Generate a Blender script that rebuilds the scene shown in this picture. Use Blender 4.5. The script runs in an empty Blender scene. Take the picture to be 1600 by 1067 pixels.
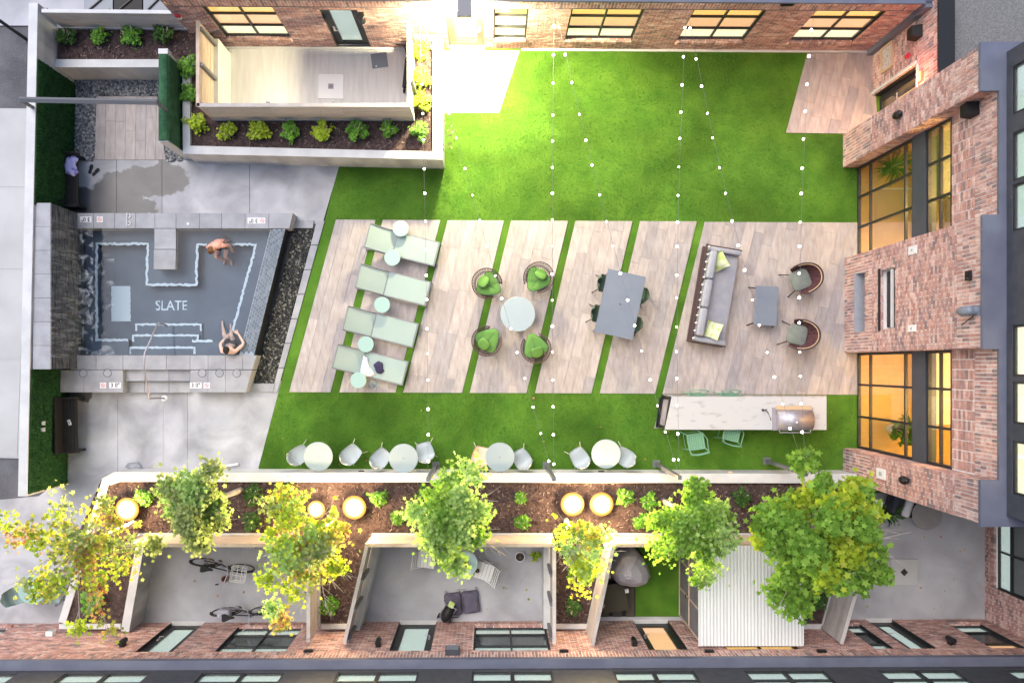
import bpy, math, random
from mathutils import Vector, Matrix
random.seed(7)
sc = bpy.context.scene
C = sc.collection
R = math.radians
# ------------------------------------------------------------------ camera, sky, sun, exposure
H, F, NX, NY = 21.0, 1197.0, 767.0, 570.0      # camera height, focal length in photo pixels, nadir point
cd = bpy.data.cameras.new('camera'); cam = bpy.data.objects.new('camera', cd); C.objects.link(cam)
cam.location = (0, 0, H); cam.rotation_euler = (0, 0, 0)
cd.sensor_width = 36; cd.lens = F / 1600 * 36
cd.shift_x = 33 / 1600; cd.shift_y = 36.5 / 1600
cd.clip_start = 0.5; cd.clip_end = 400
sc.camera = cam
wd = bpy.data.worlds.new('World'); sc.world = wd; wd.use_nodes = True
wn = wd.node_tree; sky = wn.nodes.new('ShaderNodeTexSky'); sky.sky_type = 'NISHITA'; sky.sun_disc = False
sky.sun_elevation = R(58); sky.sun_rotation = R(-45); sky.altitude = 100
sky.air_density = 1.0; sky.dust_density = 3.0; sky.ozone_density = 1.0
bg = wn.nodes['Background']; bg.inputs['Strength'].default_value = 0.10
wn.links.new(sky.outputs[0], bg.inputs['Color'])
sd = bpy.data.lights.new('sun', 'SUN'); sd.energy = 0.8; sd.angle = R(50); sd.color = (1, .96, .93)
sun = bpy.data.objects.new('sun', sd); C.objects.link(sun)
sun.rotation_euler = (R(32), 0, R(45 + 180)); sun.location = (0, 0, 30)
sc.view_settings.view_transform = 'Standard'; sc.view_settings.look = 'None'
sc.view_settings.exposure = 1.42; sc.view_settings.gamma = 1.0; sc.view_settings.use_curve_mapping = False
DOORW, ROOMW, FLOODW = 2500, 130, 100      # watts of the lit lamps the photograph shows
# ------------------------------------------------------------------ helpers
def P(x, y, z=0.0):
    s = (H - z) / F
    return Vector(((x - NX) * s, (NY - y) * s, z))
def PX(x, y, X):                      # photo point lying on the vertical plane of world x = X
    z = H - X * F / (x - NX); return Vector((X, (NY - y) * (H - z) / F, z))
def PY(x, y, Y):                      # photo point lying on the vertical plane of world y = Y
    z = H - Y * F / (NY - y); return Vector(((x - NX) * (H - z) / F, Y, z))
def poly(pts, z=0.0): return [P(a, b, z).xy for a, b in pts]
def srgb(r, g, b):
    f = lambda c: (c/255/12.92) if c/255 <= .04045 else ((c/255+.055)/1.055)**2.4
    return (f(r), f(g), f(b))
class MB:
    def __init__(s, root=None):
        s.v = []; s.f = []; s.org = Vector(root.location) if root is not None else Vector((0, 0, 0)); s.sm = False
    def add(s, vs, fs):
        n = len(s.v); s.v += [Vector(v) for v in vs]; s.f += [tuple(i + n for i in f) for f in fs]
    def hexa(s, p, back=True):        # p: bottom 4 ccw, top 4 ccw
        f = [(3, 2, 1, 0), (4, 5, 6, 7), (0, 1, 5, 4), (1, 2, 6, 5), (2, 3, 7, 6), (3, 0, 4, 7)]
        s.add(p, f if back else f[:])
    def box(s, c, d, rz=0.0, rx=0.0, ry=0.0):
        m = Matrix.Translation(c) @ Matrix.Rotation(rz, 4, 'Z') @ Matrix.Rotation(ry, 4, 'Y') @ Matrix.Rotation(rx, 4, 'X')
        x, y, z = d[0]/2, d[1]/2, d[2]/2
        s.hexa([m @ Vector(q) for q in ((-x,-y,-z),(x,-y,-z),(x,y,-z),(-x,y,-z),(-x,-y,z),(x,-y,z),(x,y,z),(-x,y,z))])
    def bb(s, x0, x1, y0, y1, z0, z1):
        s.box(((x0+x1)/2, (y0+y1)/2, (z0+z1)/2), (x1-x0, y1-y0, z1-z0))
    def prism(s, pts, z0, z1, bottom=False):
        a = 0
        for i in range(len(pts)):
            p, q = pts[i], pts[(i+1) % len(pts)]; a += p[0]*q[1]-q[0]*p[1]
        if a < 0: pts = list(reversed(pts))
        n = len(pts)
        vs = [(p[0], p[1], z0) for p in pts] + [(p[0], p[1], z1) for p in pts]
        fs = [tuple(range(n, 2*n))] + [(i, (i+1) % n, n+(i+1) % n, n+i) for i in range(n)]
        if bottom: fs.append(tuple(reversed(range(n))))
        s.add(vs, fs)
    def sheet(s, pts, z):
        a = sum(pts[i][0]*pts[(i+1) % len(pts)][1]-pts[(i+1) % len(pts)][0]*pts[i][1] for i in range(len(pts)))
        if a < 0: pts = list(reversed(pts))
        s.add([(p[0], p[1], z) for p in pts], [tuple(range(len(pts)))])
    def tube(s, pts, r, n=6, caps=True, r1=None):
        pts = [Vector(p) for p in pts]; k = len(pts); base = len(s.v); vs = []; fs = []
        up = None
        for i, p in enumerate(pts):
            t = (pts[min(i+1, k-1)] - pts[max(i-1, 0)])
            t = t.normalized() if t.length > 1e-9 else Vector((0, 0, 1))
            if up is None: up = Vector((0, 0, 1)) if abs(t.z) < .9 else Vector((1, 0, 0))
            a = t.cross(up); a = a.normalized() if a.length > 1e-6 else t.orthogonal().normalized()
            b = t.cross(a).normalized()
            rr = r[i] if isinstance(r, (list, tuple)) else (r if r1 is None else r + (r1-r)*i/max(1, k-1))
            for j in range(n):
                w = 2*math.pi*j/n; vs.append(p + (a*math.cos(w) + b*math.sin(w))*rr)
        for i in range(k-1):
            for j in range(n):
                fs.append((i*n+j, (i+1)*n+j, (i+1)*n+(j+1) % n, i*n+(j+1) % n))
        if caps: fs += [tuple(range(n)), tuple(reversed(range((k-1)*n, k*n)))]
        s.add(vs, fs)
    def ring(s, c, rad, r, n=20, m=6, axis='Z', rx=1, ry=1, a0=0, a1=None):
        full = a1 is None; a1 = 2*math.pi if full else a1
        pts = []
        for i in range(n+1):
            w = a0 + (a1-a0)*i/n
            q = (rad*rx*math.cos(w), rad*ry*math.sin(w))
            pts.append(Vector(c) + (Vector((q[0], q[1], 0)) if axis == 'Z' else Vector((q[0], 0, q[1])) if axis == 'Y' else Vector((0, q[0], q[1]))))
        s.tube(pts, r, m, caps=not full)
    def lathe(s, prof, n=24, c=(0, 0, 0), sx=1, sy=1):
        c = Vector(c); vs = []; fs = []; k = len(prof)
        for (r, z) in prof:
            for j in range(n):
                w = 2*math.pi*j/n; vs.append(c + Vector((r*math.cos(w)*sx, r*math.sin(w)*sy, z)))
        for i in range(k-1):
            for j in range(n):
                fs.append((i*n+j, i*n+(j+1) % n, (i+1)*n+(j+1) % n, (i+1)*n+j))
        fs += [tuple(reversed(range(n))), tuple(range((k-1)*n, k*n))]
        s.add(vs, fs)
    def ell(s, c, r, n=12, m=8, rot=None, pw=1.0):
        c = Vector(c); vs = []; fs = []; rot = rot or Matrix.Identity(3)
        sg = lambda t: math.copysign(abs(t)**pw, t)
        for i in range(1, m):
            th = math.pi*i/m
            for j in range(n):
                w = 2*math.pi*j/n
                vs.append(c + rot @ Vector((r[0]*sg(math.sin(th))*sg(math.cos(w)), r[1]*sg(math.sin(th))*sg(math.sin(w)), r[2]*sg(math.cos(th)))))
        top = len(vs); vs += [c + rot @ Vector((0, 0, r[2])), c + rot @ Vector((0, 0, -r[2]))]
        for i in range(m-2):
            for j in range(n):
                fs.append((i*n+j, (i+1)*n+j, (i+1)*n+(j+1) % n, i*n+(j+1) % n))
        for j in range(n):
            fs.append((top, j, (j+1) % n)); fs.append((top+1, (m-2)*n+(j+1) % n, (m-2)*n+j))
        s.add(vs, fs)
    def build(s, name, mat, parent=None, smooth=False):
        me = bpy.data.meshes.new(name); me.from_pydata([v - s.org for v in s.v], [], s.f)
        mats = mat if isinstance(mat, (list, tuple)) else [mat]
        for m in mats: me.materials.append(m)
        if smooth or s.sm:
            me.polygons.foreach_set('use_smooth', [True]*len(me.polygons))
        me.update()
        o = bpy.data.objects.new(name, me); C.objects.link(o)
        if parent is not None: o.parent = parent
        else: o.location = s.org
        return o
def tag(o, label=None, cat=None, group=None, kind=None):
    if label: o['label'] = label
    if cat: o['category'] = cat
    if group: o['group'] = group
    if kind: o['kind'] = kind
    return o
def thing(name, label, cat, loc=(0, 0, 0), rz=0.0, group=None):
    o = bpy.data.objects.new(name, None); C.objects.link(o); o.empty_display_size = .1
    o.location = loc; o.rotation_euler = (0, 0, rz)
    return tag(o, label, cat, group)
def dup(root, loc, rz, label, parent=None):
    c = root.copy(); C.objects.link(c)
    if parent is None:
        c.location = loc; c.rotation_euler = (0, 0, rz); c['label'] = label
    else: c.parent = parent
    for ch in [o for o in root.children]: dup(ch, None, None, None, c)
    return c
def struct(name, mb, mat, **k):
    o = mb.build(name, mat, **k); o['kind'] = 'structure'; return o
def clip(pts, reg):                   # convex clip of polygon pts by convex polygon reg (ccw)
    a = sum(reg[i][0]*reg[(i+1) % len(reg)][1]-reg[(i+1) % len(reg)][0]*reg[i][1] for i in range(len(reg)))
    if a < 0: reg = list(reversed(reg))
    out = [Vector(p) for p in pts]
    for i in range(len(reg)):
        A, B = Vector(reg[i]), Vector(reg[(i+1) % len(reg)]); e = B - A
        side = lambda p: e.x*(p.y-A.y) - e.y*(p.x-A.x)
        inp, out = out, []
        for j in range(len(inp)):
            p, q = inp[j], inp[(j+1) % len(inp)]; sp, sq = side(p), side(q)
            if sp >= 0: out.append(p)
            if (sp >= 0) != (sq >= 0): out.append(p + (q-p)*(sp/(sp-sq)))
        if len(out) < 3: return []
    return out
def area(pts): return abs(sum(pts[i][0]*pts[(i+1) % len(pts)][1]-pts[(i+1) % len(pts)][0]*pts[i][1] for i in range(len(pts))))/2
# ------------------------------------------------------------------ materials
def mk(name, c1, c2=None, scale=4.0, rough=.75, metal=0, bump=0.0, bscale=60.0, rnd=0.0, detail=5, stretch=(1, 1, 1), coord='pos',
       spec=.35, emit=None, estr=0, lo=.35, hi=.65, ramp=None, transl=0.0, speck=None, big=None):
    m = bpy.data.materials.new(name); m.use_nodes = True; nt = m.node_tree; N = nt.nodes; L = nt.links
    b = N['Principled BSDF']; b.inputs['Roughness'].default_value = rough; b.inputs['Metallic'].default_value = metal
    b.inputs['Specular IOR Level'].default_value = spec
    if coord == 'pos': src = N.new('ShaderNodeNewGeometry').outputs['Position']
    else: src = N.new('ShaderNodeTexCoord').outputs['Object']
    mp = N.new('ShaderNodeMapping'); mp.inputs['Scale'].default_value = stretch; L.new(src, mp.inputs['Vector'])
    col = None
    if ramp:
        g = N.new('ShaderNodeNewGeometry'); oi = N.new('ShaderNodeObjectInfo')
        ad = N.new('ShaderNodeMath'); ad.operation = 'ADD'; L.new(g.outputs['Random Per Island'], ad.inputs[0]); L.new(oi.outputs['Random'], ad.inputs[1])
        fr = N.new('ShaderNodeMath'); fr.operation = 'FRACT'; L.new(ad.outputs[0], fr.inputs[0])
        cr = N.new('ShaderNodeValToRGB'); L.new(fr.outputs[0], cr.inputs[0]); els = cr.color_ramp.elements
        while len(els) > 1: els.remove(els[-1])
        cr.color_ramp.interpolation = 'CONSTANT'; els[0].position = 0; els[0].color = (*ramp[0], 1)
        for i, c in enumerate(ramp[1:]):
            e = els.new((i+1)/len(ramp)); e.color = (*c, 1)
        col = cr.outputs[0]
    if c2 is not None:
        nz = N.new('ShaderNodeTexNoise'); nz.inputs['Scale'].default_value = scale; nz.inputs['Detail'].default_value = detail
        L.new(mp.outputs[0], nz.inputs['Vector'])
        mr = N.new('ShaderNodeMapRange'); mr.inputs[1].default_value = lo; mr.inputs[2].default_value = hi; L.new(nz.outputs[0], mr.inputs[0])
        mx = N.new('ShaderNodeMix'); mx.data_type = 'RGBA'; mx.inputs[6].default_value = (*c1, 1); mx.inputs[7].default_value = (*c2, 1)
        L.new(mr.outputs[0], mx.inputs[0])
        if col is not None:
            m2 = N.new('ShaderNodeMix'); m2.data_type = 'RGBA'; m2.blend_type = 'MULTIPLY'; m2.inputs[0].default_value = 1
            L.new(col, m2.inputs[6]); L.new(mx.outputs[2], m2.inputs[7]); col = m2.outputs[2]
        else: col = mx.outputs[2]
    if speck:                          # (colour, scale, threshold)
        n3 = N.new('ShaderNodeTexNoise'); n3.inputs['Scale'].default_value = speck[1]; n3.inputs['Detail'].default_value = 2; L.new(src, n3.inputs['Vector'])
        r3 = N.new('ShaderNodeMapRange'); r3.inputs[1].default_value = speck[2]; r3.inputs[2].default_value = speck[2]+.12; L.new(n3.outputs[0], r3.inputs[0])
        m3 = N.new('ShaderNodeMix'); m3.data_type = 'RGBA'; m3.inputs[7].default_value = (*speck[0], 1); L.new(r3.outputs[0], m3.inputs[0])
        if col is not None: L.new(col, m3.inputs[6])
        else: m3.inputs[6].default_value = (*c1, 1)
        col = m3.outputs[2]
    if big:                            # (scale, amount, threshold lo, hi): broad uneven wear
        n4 = N.new('ShaderNodeTexNoise'); n4.inputs['Scale'].default_value = big[0]; n4.inputs['Detail'].default_value = 4; n4.inputs['Distortion'].default_value = .6; L.new(src, n4.inputs['Vector'])
        r4 = N.new('ShaderNodeMapRange'); r4.inputs[1].default_value = .34; r4.inputs[2].default_value = .66; r4.inputs[3].default_value = 1-big[1]; r4.inputs[4].default_value = 1+big[1]; L.new(n4.outputs[0], r4.inputs[0])
        m4 = N.new('ShaderNodeMix'); m4.data_type = 'RGBA'; m4.blend_type = 'MULTIPLY'; m4.inputs[0].default_value = 1
        if col is not None: L.new(col, m4.inputs[6])
        else: m4.inputs[6].default_value = (*c1, 1)
        L.new(r4.outputs[0], m4.inputs[7]); col = m4.outputs[2]
    if rnd and col is None:
        rg = N.new('ShaderNodeRGB'); rg.outputs[0].default_value = (*c1, 1); col = rg.outputs[0]
    if rnd:
        g = N.new('ShaderNodeNewGeometry'); oi = N.new('ShaderNodeObjectInfo')
        ad = N.new('ShaderNodeMath'); ad.operation = 'ADD'; L.new(g.outputs['Random Per Island'], ad.inputs[0]); L.new(oi.outputs['Random'], ad.inputs[1])
        wn_ = N.new('ShaderNodeTexWhiteNoise'); wn_.noise_dimensions = '1D'; L.new(ad.outputs[0], wn_.inputs['W'])
        mr = N.new('ShaderNodeMapRange'); mr.inputs[3].default_value = 1-rnd; mr.inputs[4].default_value = 1+rnd; L.new(wn_.outputs[0], mr.inputs[0])
        hs = N.new('ShaderNodeHueSaturation'); L.new(mr.outputs[0], hs.inputs['Value']); L.new(col, hs.inputs['Color']); col = hs.outputs[0]
    if col is not None: L.new(col, b.inputs['Base Color'])
    else: b.inputs['Base Color'].default_value = (*c1, 1)
    if bump:
        n2 = N.new('ShaderNodeTexNoise'); n2.inputs['Scale'].default_value = bscale; n2.inputs['Detail'].default_value = 3
        L.new(mp.outputs[0], n2.inputs['Vector'])
        bp = N.new('ShaderNodeBump'); bp.inputs['Strength'].default_value = bump; bp.inputs['Distance'].default_value = .02
        L.new(n2.outputs[0], bp.inputs['Height']); L.new(bp.outputs[0], b.inputs['Normal'])
    if emit:
        b.inputs['Emission Color'].default_value = (*emit, 1); b.inputs['Emission Strength'].default_value = estr
    if transl:
        out = N['Material Output']; tr = N.new('ShaderNodeBsdfTranslucent'); ms = N.new('ShaderNodeMixShader'); ms.inputs[0].default_value = transl
        if col is not None: L.new(col, tr.inputs['Color'])
        else: tr.inputs['Color'].default_value = (*c1, 1)
        L.new(b.outputs[0], ms.inputs[1]); L.new(tr.outputs[0], ms.inputs[2]); L.new(ms.outputs[0], out.inputs['Surface'])
    m['c'] = 1
    return m
def glassmat(name, tint, refl=.25, rough=.02, base=.04, bump=0.0, bscale=3.0):
    m = bpy.data.materials.new(name); m.use_nodes = True; nt = m.node_tree; N = nt.nodes; L = nt.links
    N.remove(N['Principled BSDF']); out = N['Material Output']
    t = N.new('ShaderNodeBsdfTransparent'); t.inputs[0].default_value = (*tint, 1)
    g = N.new('ShaderNodeBsdfGlossy'); g.inputs['Roughness'].default_value = rough
    lw = N.new('ShaderNodeLayerWeight'); lw.inputs['Blend'].default_value = .35
    mr = N.new('ShaderNodeMapRange'); mr.inputs[3].default_value = base; mr.inputs[4].default_value = base+refl; L.new(lw.outputs['Fresnel'], mr.inputs[0])
    ms = N.new('ShaderNodeMixShader'); L.new(mr.outputs[0], ms.inputs[0]); L.new(t.outputs[0], ms.inputs[1]); L.new(g.outputs[0], ms.inputs[2])
    if bump:
        n2 = N.new('ShaderNodeTexNoise'); n2.inputs['Scale'].default_value = bscale; n2.inputs['Detail'].default_value = 3
        bp = N.new('ShaderNodeBump'); bp.inputs['Strength'].default_value = bump; bp.inputs['Distance'].default_value = .05
        ge = N.new('ShaderNodeNewGeometry'); L.new(ge.outputs['Position'], n2.inputs['Vector'])
        L.new(n2.outputs[0], bp.inputs['Height']); L.new(bp.outputs[0], g.inputs['Normal'])
    L.new(ms.outputs[0], out.inputs['Surface']); return m
def foammat(name, col, thr=.52, scale=5.0, stretch=(1, 1, 1), wid=.1, detail=6, amax=.9):
    m = bpy.data.materials.new(name); m.use_nodes = True; nt = m.node_tree; N = nt.nodes; L = nt.links
    b = N['Principled BSDF']; b.inputs['Base Color'].default_value = (*col, 1); b.inputs['Roughness'].default_value = .5
    ge = N.new('ShaderNodeNewGeometry'); mp = N.new('ShaderNodeMapping'); mp.inputs['Scale'].default_value = stretch; L.new(ge.outputs['Position'], mp.inputs[0])
    nz = N.new('ShaderNodeTexNoise'); nz.inputs['Scale'].default_value = scale; nz.inputs['Detail'].default_value = detail; nz.inputs['Distortion'].default_value = .8
    L.new(mp.outputs[0], nz.inputs['Vector'])
    mr = N.new('ShaderNodeMapRange'); mr.inputs[1].default_value = thr; mr.inputs[2].default_value = thr+wid; mr.inputs[4].default_value = amax
    L.new(nz.outputs[0], mr.inputs[0]); L.new(mr.outputs[0], b.inputs['Alpha']); return m
M = {}
M['asphalt'] = mk('asphalt', (.075, .075, .082), (.13, .13, .14), 1.2, .9, bump=.3, bscale=90, speck=((.2, .2, .21), 60, .6))
M['concrete'] = mk('concrete', (.32, .32, .335), (.43, .43, .445), 1.3, .85, bump=.12, bscale=40, rnd=.05, lo=.3, hi=.72, big=(1.1, .22))
M['patio'] = mk('patio_concrete', (.32, .32, .345), (.42, .42, .445), .9, .8, bump=.1, bscale=30, lo=.3, hi=.7, big=(.8, .16))
M['sidewalk'] = mk('sidewalk_concrete', (.38, .38, .375), (.45, .45, .445), .8, .85, bump=.1, rnd=.03)
M['whitewall'] = mk('white_concrete', (.48, .48, .48), (.57, .57, .565), 2.2, .8, bump=.08, bscale=30, stretch=(1, 1, .4))
M['greywall'] = mk('board_formed_concrete', (.33, .33, .34), (.52, .52, .53), 2.0, .85, bump=.2, bscale=25, stretch=(1, 1, .3))
M['turf'] = mk('turf', (.05, .13, .014), (.092, .19, .022), 1.6, .95, bump=.45, bscale=150, speck=((.042, .11, .016), 70, .54), spec=.1, lo=.3, hi=.7, big=(.42, .30))
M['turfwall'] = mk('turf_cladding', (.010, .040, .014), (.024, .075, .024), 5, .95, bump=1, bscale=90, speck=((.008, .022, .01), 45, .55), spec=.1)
M['mulch'] = mk('mulch', (.048, .033, .032), (.090, .062, .058), 9, .95, bump=1, bscale=45, speck=((.2, .13, .12), 38, .62), spec=.1)
M['chips'] = mk('bark_chips', (.1, .05, .045), rough=.95, ramp=[(.045, .031, .030), (.075, .051, .048), (.115, .08, .073), (.055, .038, .036), (.20, .15, .135)], spec=.1)
M['brick'] = mk('brick', (.95, .95, .96), (1.32, 1.30, 1.30), 9, .85, bump=.35, bscale=50, spec=.2,
    ramp=[(.36, .215, .19), (.42, .27, .24), (.33, .185, .16), (.47, .32, .28), (.40, .235, .20), (.22, .16, .155), (.45, .295, .26), (.37, .215, .185), (.50, .36, .32), (.30, .20, .185), (.42, .25, .21)])
M['mortar'] = mk('mortar', (.70, .66, .65), (.80, .76, .75), 12, .9)
M['tile'] = mk('wood_look_tile', (.80, .76, .74), (1.15, 1.14, 1.14), 3.2, .55, rnd=.04, stretch=(3.4, .9, 1), bump=.05, bscale=30, lo=.25, hi=.75, big=(.9, .06),
    ramp=[(.35, .315, .30), (.375, .338, .322), (.32, .292, .288), (.385, .347, .333), (.355, .32, .305), (.295, .275, .28), (.37, .33, .315), (.33, .30, .29)])
M['grout'] = mk('grout', (.48, .45, .43))
M['coping'] = mk('pool_stone', (.27, .275, .295), (.34, .345, .365), 3, .7, bump=.06, rnd=.06)
M['slate'] = mk('slate_cladding', (.045, .05, .06), (.08, .087, .10), 6, .5, rnd=.18, bump=.15)
M['plaster'] = mk('pool_plaster', (.085, .105, .14), (.125, .15, .19), 1.4, .7, lo=.25, hi=.75)
M['whitetile'] = mk('white_pool_tile', (.60, .66, .70))
M['pebble'] = mk('pebble', (.05, .05, .05), rough=.35, ramp=[(.008, .009, .009), (.018, .02, .019), (.04, .041, .035), (.011, .012, .013), (.014, .016, .015), (.026, .028, .026), (.01, .011, .011), (.17, .165, .14)], spec=.5)
M['greypebble'] = mk('grey_pebble', (.05, .05, .05), rough=.5, ramp=[(.10, .105, .11), (.20, .20, .21), (.28, .28, .28), (.07, .072, .078), (.36, .36, .36), (.15, .155, .16)], spec=.5)
M['black'] = mk('black_metal', (.015, .015, .017), rough=.45)
M['bench'] = mk('dark_bench', (.006, .006, .007), (.011, .0105, .011), 4, .6)
M['gutter'] = mk('gutter', (.02, .021, .023), rough=.4)
M['coping_metal'] = mk('blue_grey_coping', (.115, .125, .175), (.14, .15, .20), 2, .5, metal=.2)
M['stucco'] = mk('dark_stucco', (.045, .049, .062), (.058, .062, .076), 5, .9, bump=.3, bscale=70)
M['frame'] = mk('window_frame', (.02, .021, .023), rough=.4)
M['post'] = mk('grey_steel', (.16, .165, .18), rough=.45, metal=.3)
M['steel'] = mk('stainless', (.40, .38, .42), (.33, .31, .35), 3, .45, metal=.6, stretch=(1, 20, 1))
M['cedar'] = mk('cedar_board', (.44, .335, .245), (.56, .455, .36), 2.6, .75, rnd=.09, stretch=(1.2, 1.2, 9), speck=((.34, .20, .12), 5, .70), bump=.1, bscale=20)
M['greycedar'] = mk('weathered_board', (.40, .365, .345), (.50, .465, .445), 2.6, .8, rnd=.1, stretch=(1.2, 1.2, 9), speck=((.25, .18, .14), 5, .68))
M['white'] = mk('white_paint', (.68, .68, .68), rough=.5)
M['roofwhite'] = mk('white_corrugated', (.60, .61, .595), (.66, .67, .655), 1.5, .5, stretch=(6, .6, 1))
M['sling'] = mk('mint_sling', (.29, .37, .345), (.31, .385, .36), 2, .95, bump=.1, bscale=200)
M['mint'] = mk('mint_table', (.27, .41, .375), rough=.4)
M['lightgrey'] = mk('light_grey_shell', (.34, .385, .415), (.37, .41, .44), 3, .5)
M['tabletop'] = mk('pale_table_top', (.30, .36, .385), rough=.35)
M['alu'] = mk('lounger_frame', (.22, .23, .25), rough=.4, metal=.5)
M['green'] = mk('green_cushion', (.10, .23, .05), (.12, .255, .055), 3, .9, bump=.1, bscale=120)
M['greenlight'] = mk('lime_pillow', (.115, .255, .05), (.135, .28, .055), 3, .9)
M['wire'] = mk('brown_wire', (.06, .035, .035), rough=.5)
M['greytable'] = mk('grey_table', (.15, .175, .22), (.165, .19, .235), 3, .35)
M['darkgreen'] = mk('dark_green_shell', (.06, .10, .07), rough=.5)
M['sofa'] = mk('sofa_fabric', (.255, .265, .305), (.29, .30, .34), 6, .95, bump=.1, bscale=150)
M['rope'] = mk('burgundy_rope', (.05, .018, .022), (.09, .035, .04), 20, .8, stretch=(1, 1, .2))
M['seatgrey'] = mk('olive_grey_seat', (.15, .17, .15), (.18, .20, .175), 8, .9)
M['tan'] = mk('tan_edge', (.50, .36, .22))
M['pillow'] = mk('leaf_pillow', (.50, .53, .36), (.37, .47, .14), 7, .9, lo=.5, hi=.56)
M['marble'] = mk('marble', (.47, .465, .465), (.36, .35, .345), 3.0, .3, lo=.57, hi=.68, detail=9, stretch=(1, 2.2, 1))
M['mintmetal'] = mk('mint_metal', (.17, .345, .235), rough=.45)
M['skin'] = mk('skin', (.58, .38, .31), (.62, .42, .35), 6, .55)
M['skinwarm'] = mk('flushed_skin', (.66, .30, .22), (.68, .36, .28), 5, .55)
M['hair'] = mk('dark_hair', (.012, .009, .008), rough=.6, bump=.5, bscale=120)
M['hairbrown'] = mk('brown_hair', (.10, .045, .018), (.16, .07, .02), 30, .6, bump=.5, bscale=120)
M['shorts'] = mk('dark_shorts', (.035, .04, .055), rough=.9)
M['towelwhite'] = mk('white_towel', (.78, .77, .80), rough=.95, bump=.3, bscale=80)
M['navy'] = mk('navy_cloth', (.035, .03, .075), rough=.95)
M['lilac'] = mk('lilac_towel', (.20, .16, .42), (.42, .42, .70), 4, .95, lo=.47, hi=.53, bump=.3, bscale=60)
M['rubber'] = mk('rubber', (.012, .012, .013), rough=.6)
M['suitcase'] = mk('purple_grey_suitcase', (.085, .075, .11), (.12, .105, .15), 5, .7)
M['cover'] = mk('grey_cover', (.30, .285, .34), (.36, .345, .40), 3, .85, bump=.3, bscale=8)
M['terracotta'] = mk('terracotta', (.28, .11, .07))
M['bark'] = mk('bark', (.33, .28, .25), (.48, .43, .40), 8, .9, bump=.5, bscale=30, stretch=(1, 1, .3))
lg = lambda n, r, t=.42: mk(n, (.85, .85, .85), (1.15, 1.15, 1.1), 2.2, .6, ramp=r, transl=t, spec=.25)
M['leafgreen'] = lg('green_leaf', [(0.17, 0.33, 0.045), (0.22, 0.4, 0.06), (0.15, 0.3, 0.04), (0.26, 0.44, 0.07), (0.12, 0.26, 0.035), (0.2, 0.36, 0.05)])
M['leaflime'] = lg('lime_leaf', [(0.32, 0.44, 0.03), (0.38, 0.48, 0.04), (0.26, 0.4, 0.035), (0.42, 0.5, 0.05), (0.3, 0.43, 0.03)])
M['leafolive'] = lg('olive_leaf', [(0.232, 0.304, 0.102), (0.304, 0.377, 0.131), (0.189, 0.261, 0.08), (0.362, 0.42, 0.16), (0.261, 0.334, 0.116)])
M['leafpale'] = lg('pale_green_leaf', [(0.29, 0.45, 0.131), (0.377, 0.551, 0.16), (0.217, 0.377, 0.102), (0.435, 0.6, 0.189), (0.319, 0.493, 0.145)])
M['leafyellow'] = lg('turning_leaf', [(0.38, 0.43, 0.05), (0.46, 0.46, 0.06), (0.28, 0.37, 0.06), (0.5, 0.43, 0.07), (0.33, 0.4, 0.06), (0.5, 0.34, 0.1), (0.24, 0.31, 0.07)])
M['leafamber'] = lg('amber_leaf', [(0.46, 0.4, 0.07), (0.52, 0.33, 0.1), (0.34, 0.38, 0.07), (0.54, 0.27, 0.12), (0.3, 0.35, 0.08), (0.44, 0.4, 0.07), (0.46, 0.2, 0.11)])
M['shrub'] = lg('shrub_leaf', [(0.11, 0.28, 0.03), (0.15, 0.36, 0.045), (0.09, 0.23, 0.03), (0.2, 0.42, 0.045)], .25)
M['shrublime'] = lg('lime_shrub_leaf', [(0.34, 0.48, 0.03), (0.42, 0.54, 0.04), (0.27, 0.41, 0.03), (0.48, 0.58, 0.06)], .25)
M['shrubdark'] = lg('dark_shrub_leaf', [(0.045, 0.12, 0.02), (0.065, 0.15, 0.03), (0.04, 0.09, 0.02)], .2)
M['houseplant'] = lg('houseplant_leaf', [(.03, .10, .015), (.05, .14, .02), (.08, .18, .03)], .2)
M['bulb'] = mk('lit_bulb', (1, 1, 1), emit=(1, .93, .80), estr=10)
M['lampglow'] = mk('lit_lens', (1, 1, 1), emit=(1, .86, .55), estr=30)
M['amberglow'] = mk('amber_halo', (.02, .012, .005), emit=(1, .42, .07), estr=.55)  # outer part of the flood light halo, put in as emissive colour
M['warmglow'] = mk('warm_halo', (.02, .015, .008), emit=(1, .66, .16), estr=.9)  # inner part of the flood light halo, put in as emissive colour
M['sconceglow'] = mk('lit_sconce', (1, 1, 1), emit=(1, .90, .68), estr=12)
M['exit'] = mk('lit_exit_sign', (1, .3, .1), emit=(1, .6, .12), estr=1.6)
M['exitred'] = mk('lit_red', (1, .1, .05), emit=(1, .05, .03), estr=2.5)
M['spandrel'] = mk('spandrel', (.05, .054, .068), (.06, .064, .078), 3, .5)
M['glass'] = glassmat('clear_glass', (.93, .96, .95), .3, .01, .03)
M['skyglass'] = glassmat('sky_glass', (.92, .96, .95), .35, .03, .08)
M['water'] = glassmat('pool_water', (.80, .86, .90), .2, .05, .008, bump=.08, bscale=4)
M['lit_pale'] = mk('lit_pale_blind', (.52, .57, .55), (.56, .61, .59), 2, emit=(.88, 1, .95), estr=.27)  # emission in the blind stands in for room light, brightening the panes
M['blindgrey'] = mk('grey_blind', (.10, .11, .115), (.13, .14, .14), 2)
M['lit_cream'] = mk('lit_cream_blind', (.8, .7, .5), (.8, .7, .5), emit=(1, .84, .58), estr=.60)
M['lit_peach'] = mk('lit_peach_blind', (.6, .35, .2), (.6, .35, .2), emit=(1, .54, .30), estr=.50)
M['lit_orange'] = mk('lit_orange_blind', (.6, .35, .1), (.6, .35, .1), emit=(1, .56, .18), estr=.60)
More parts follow.
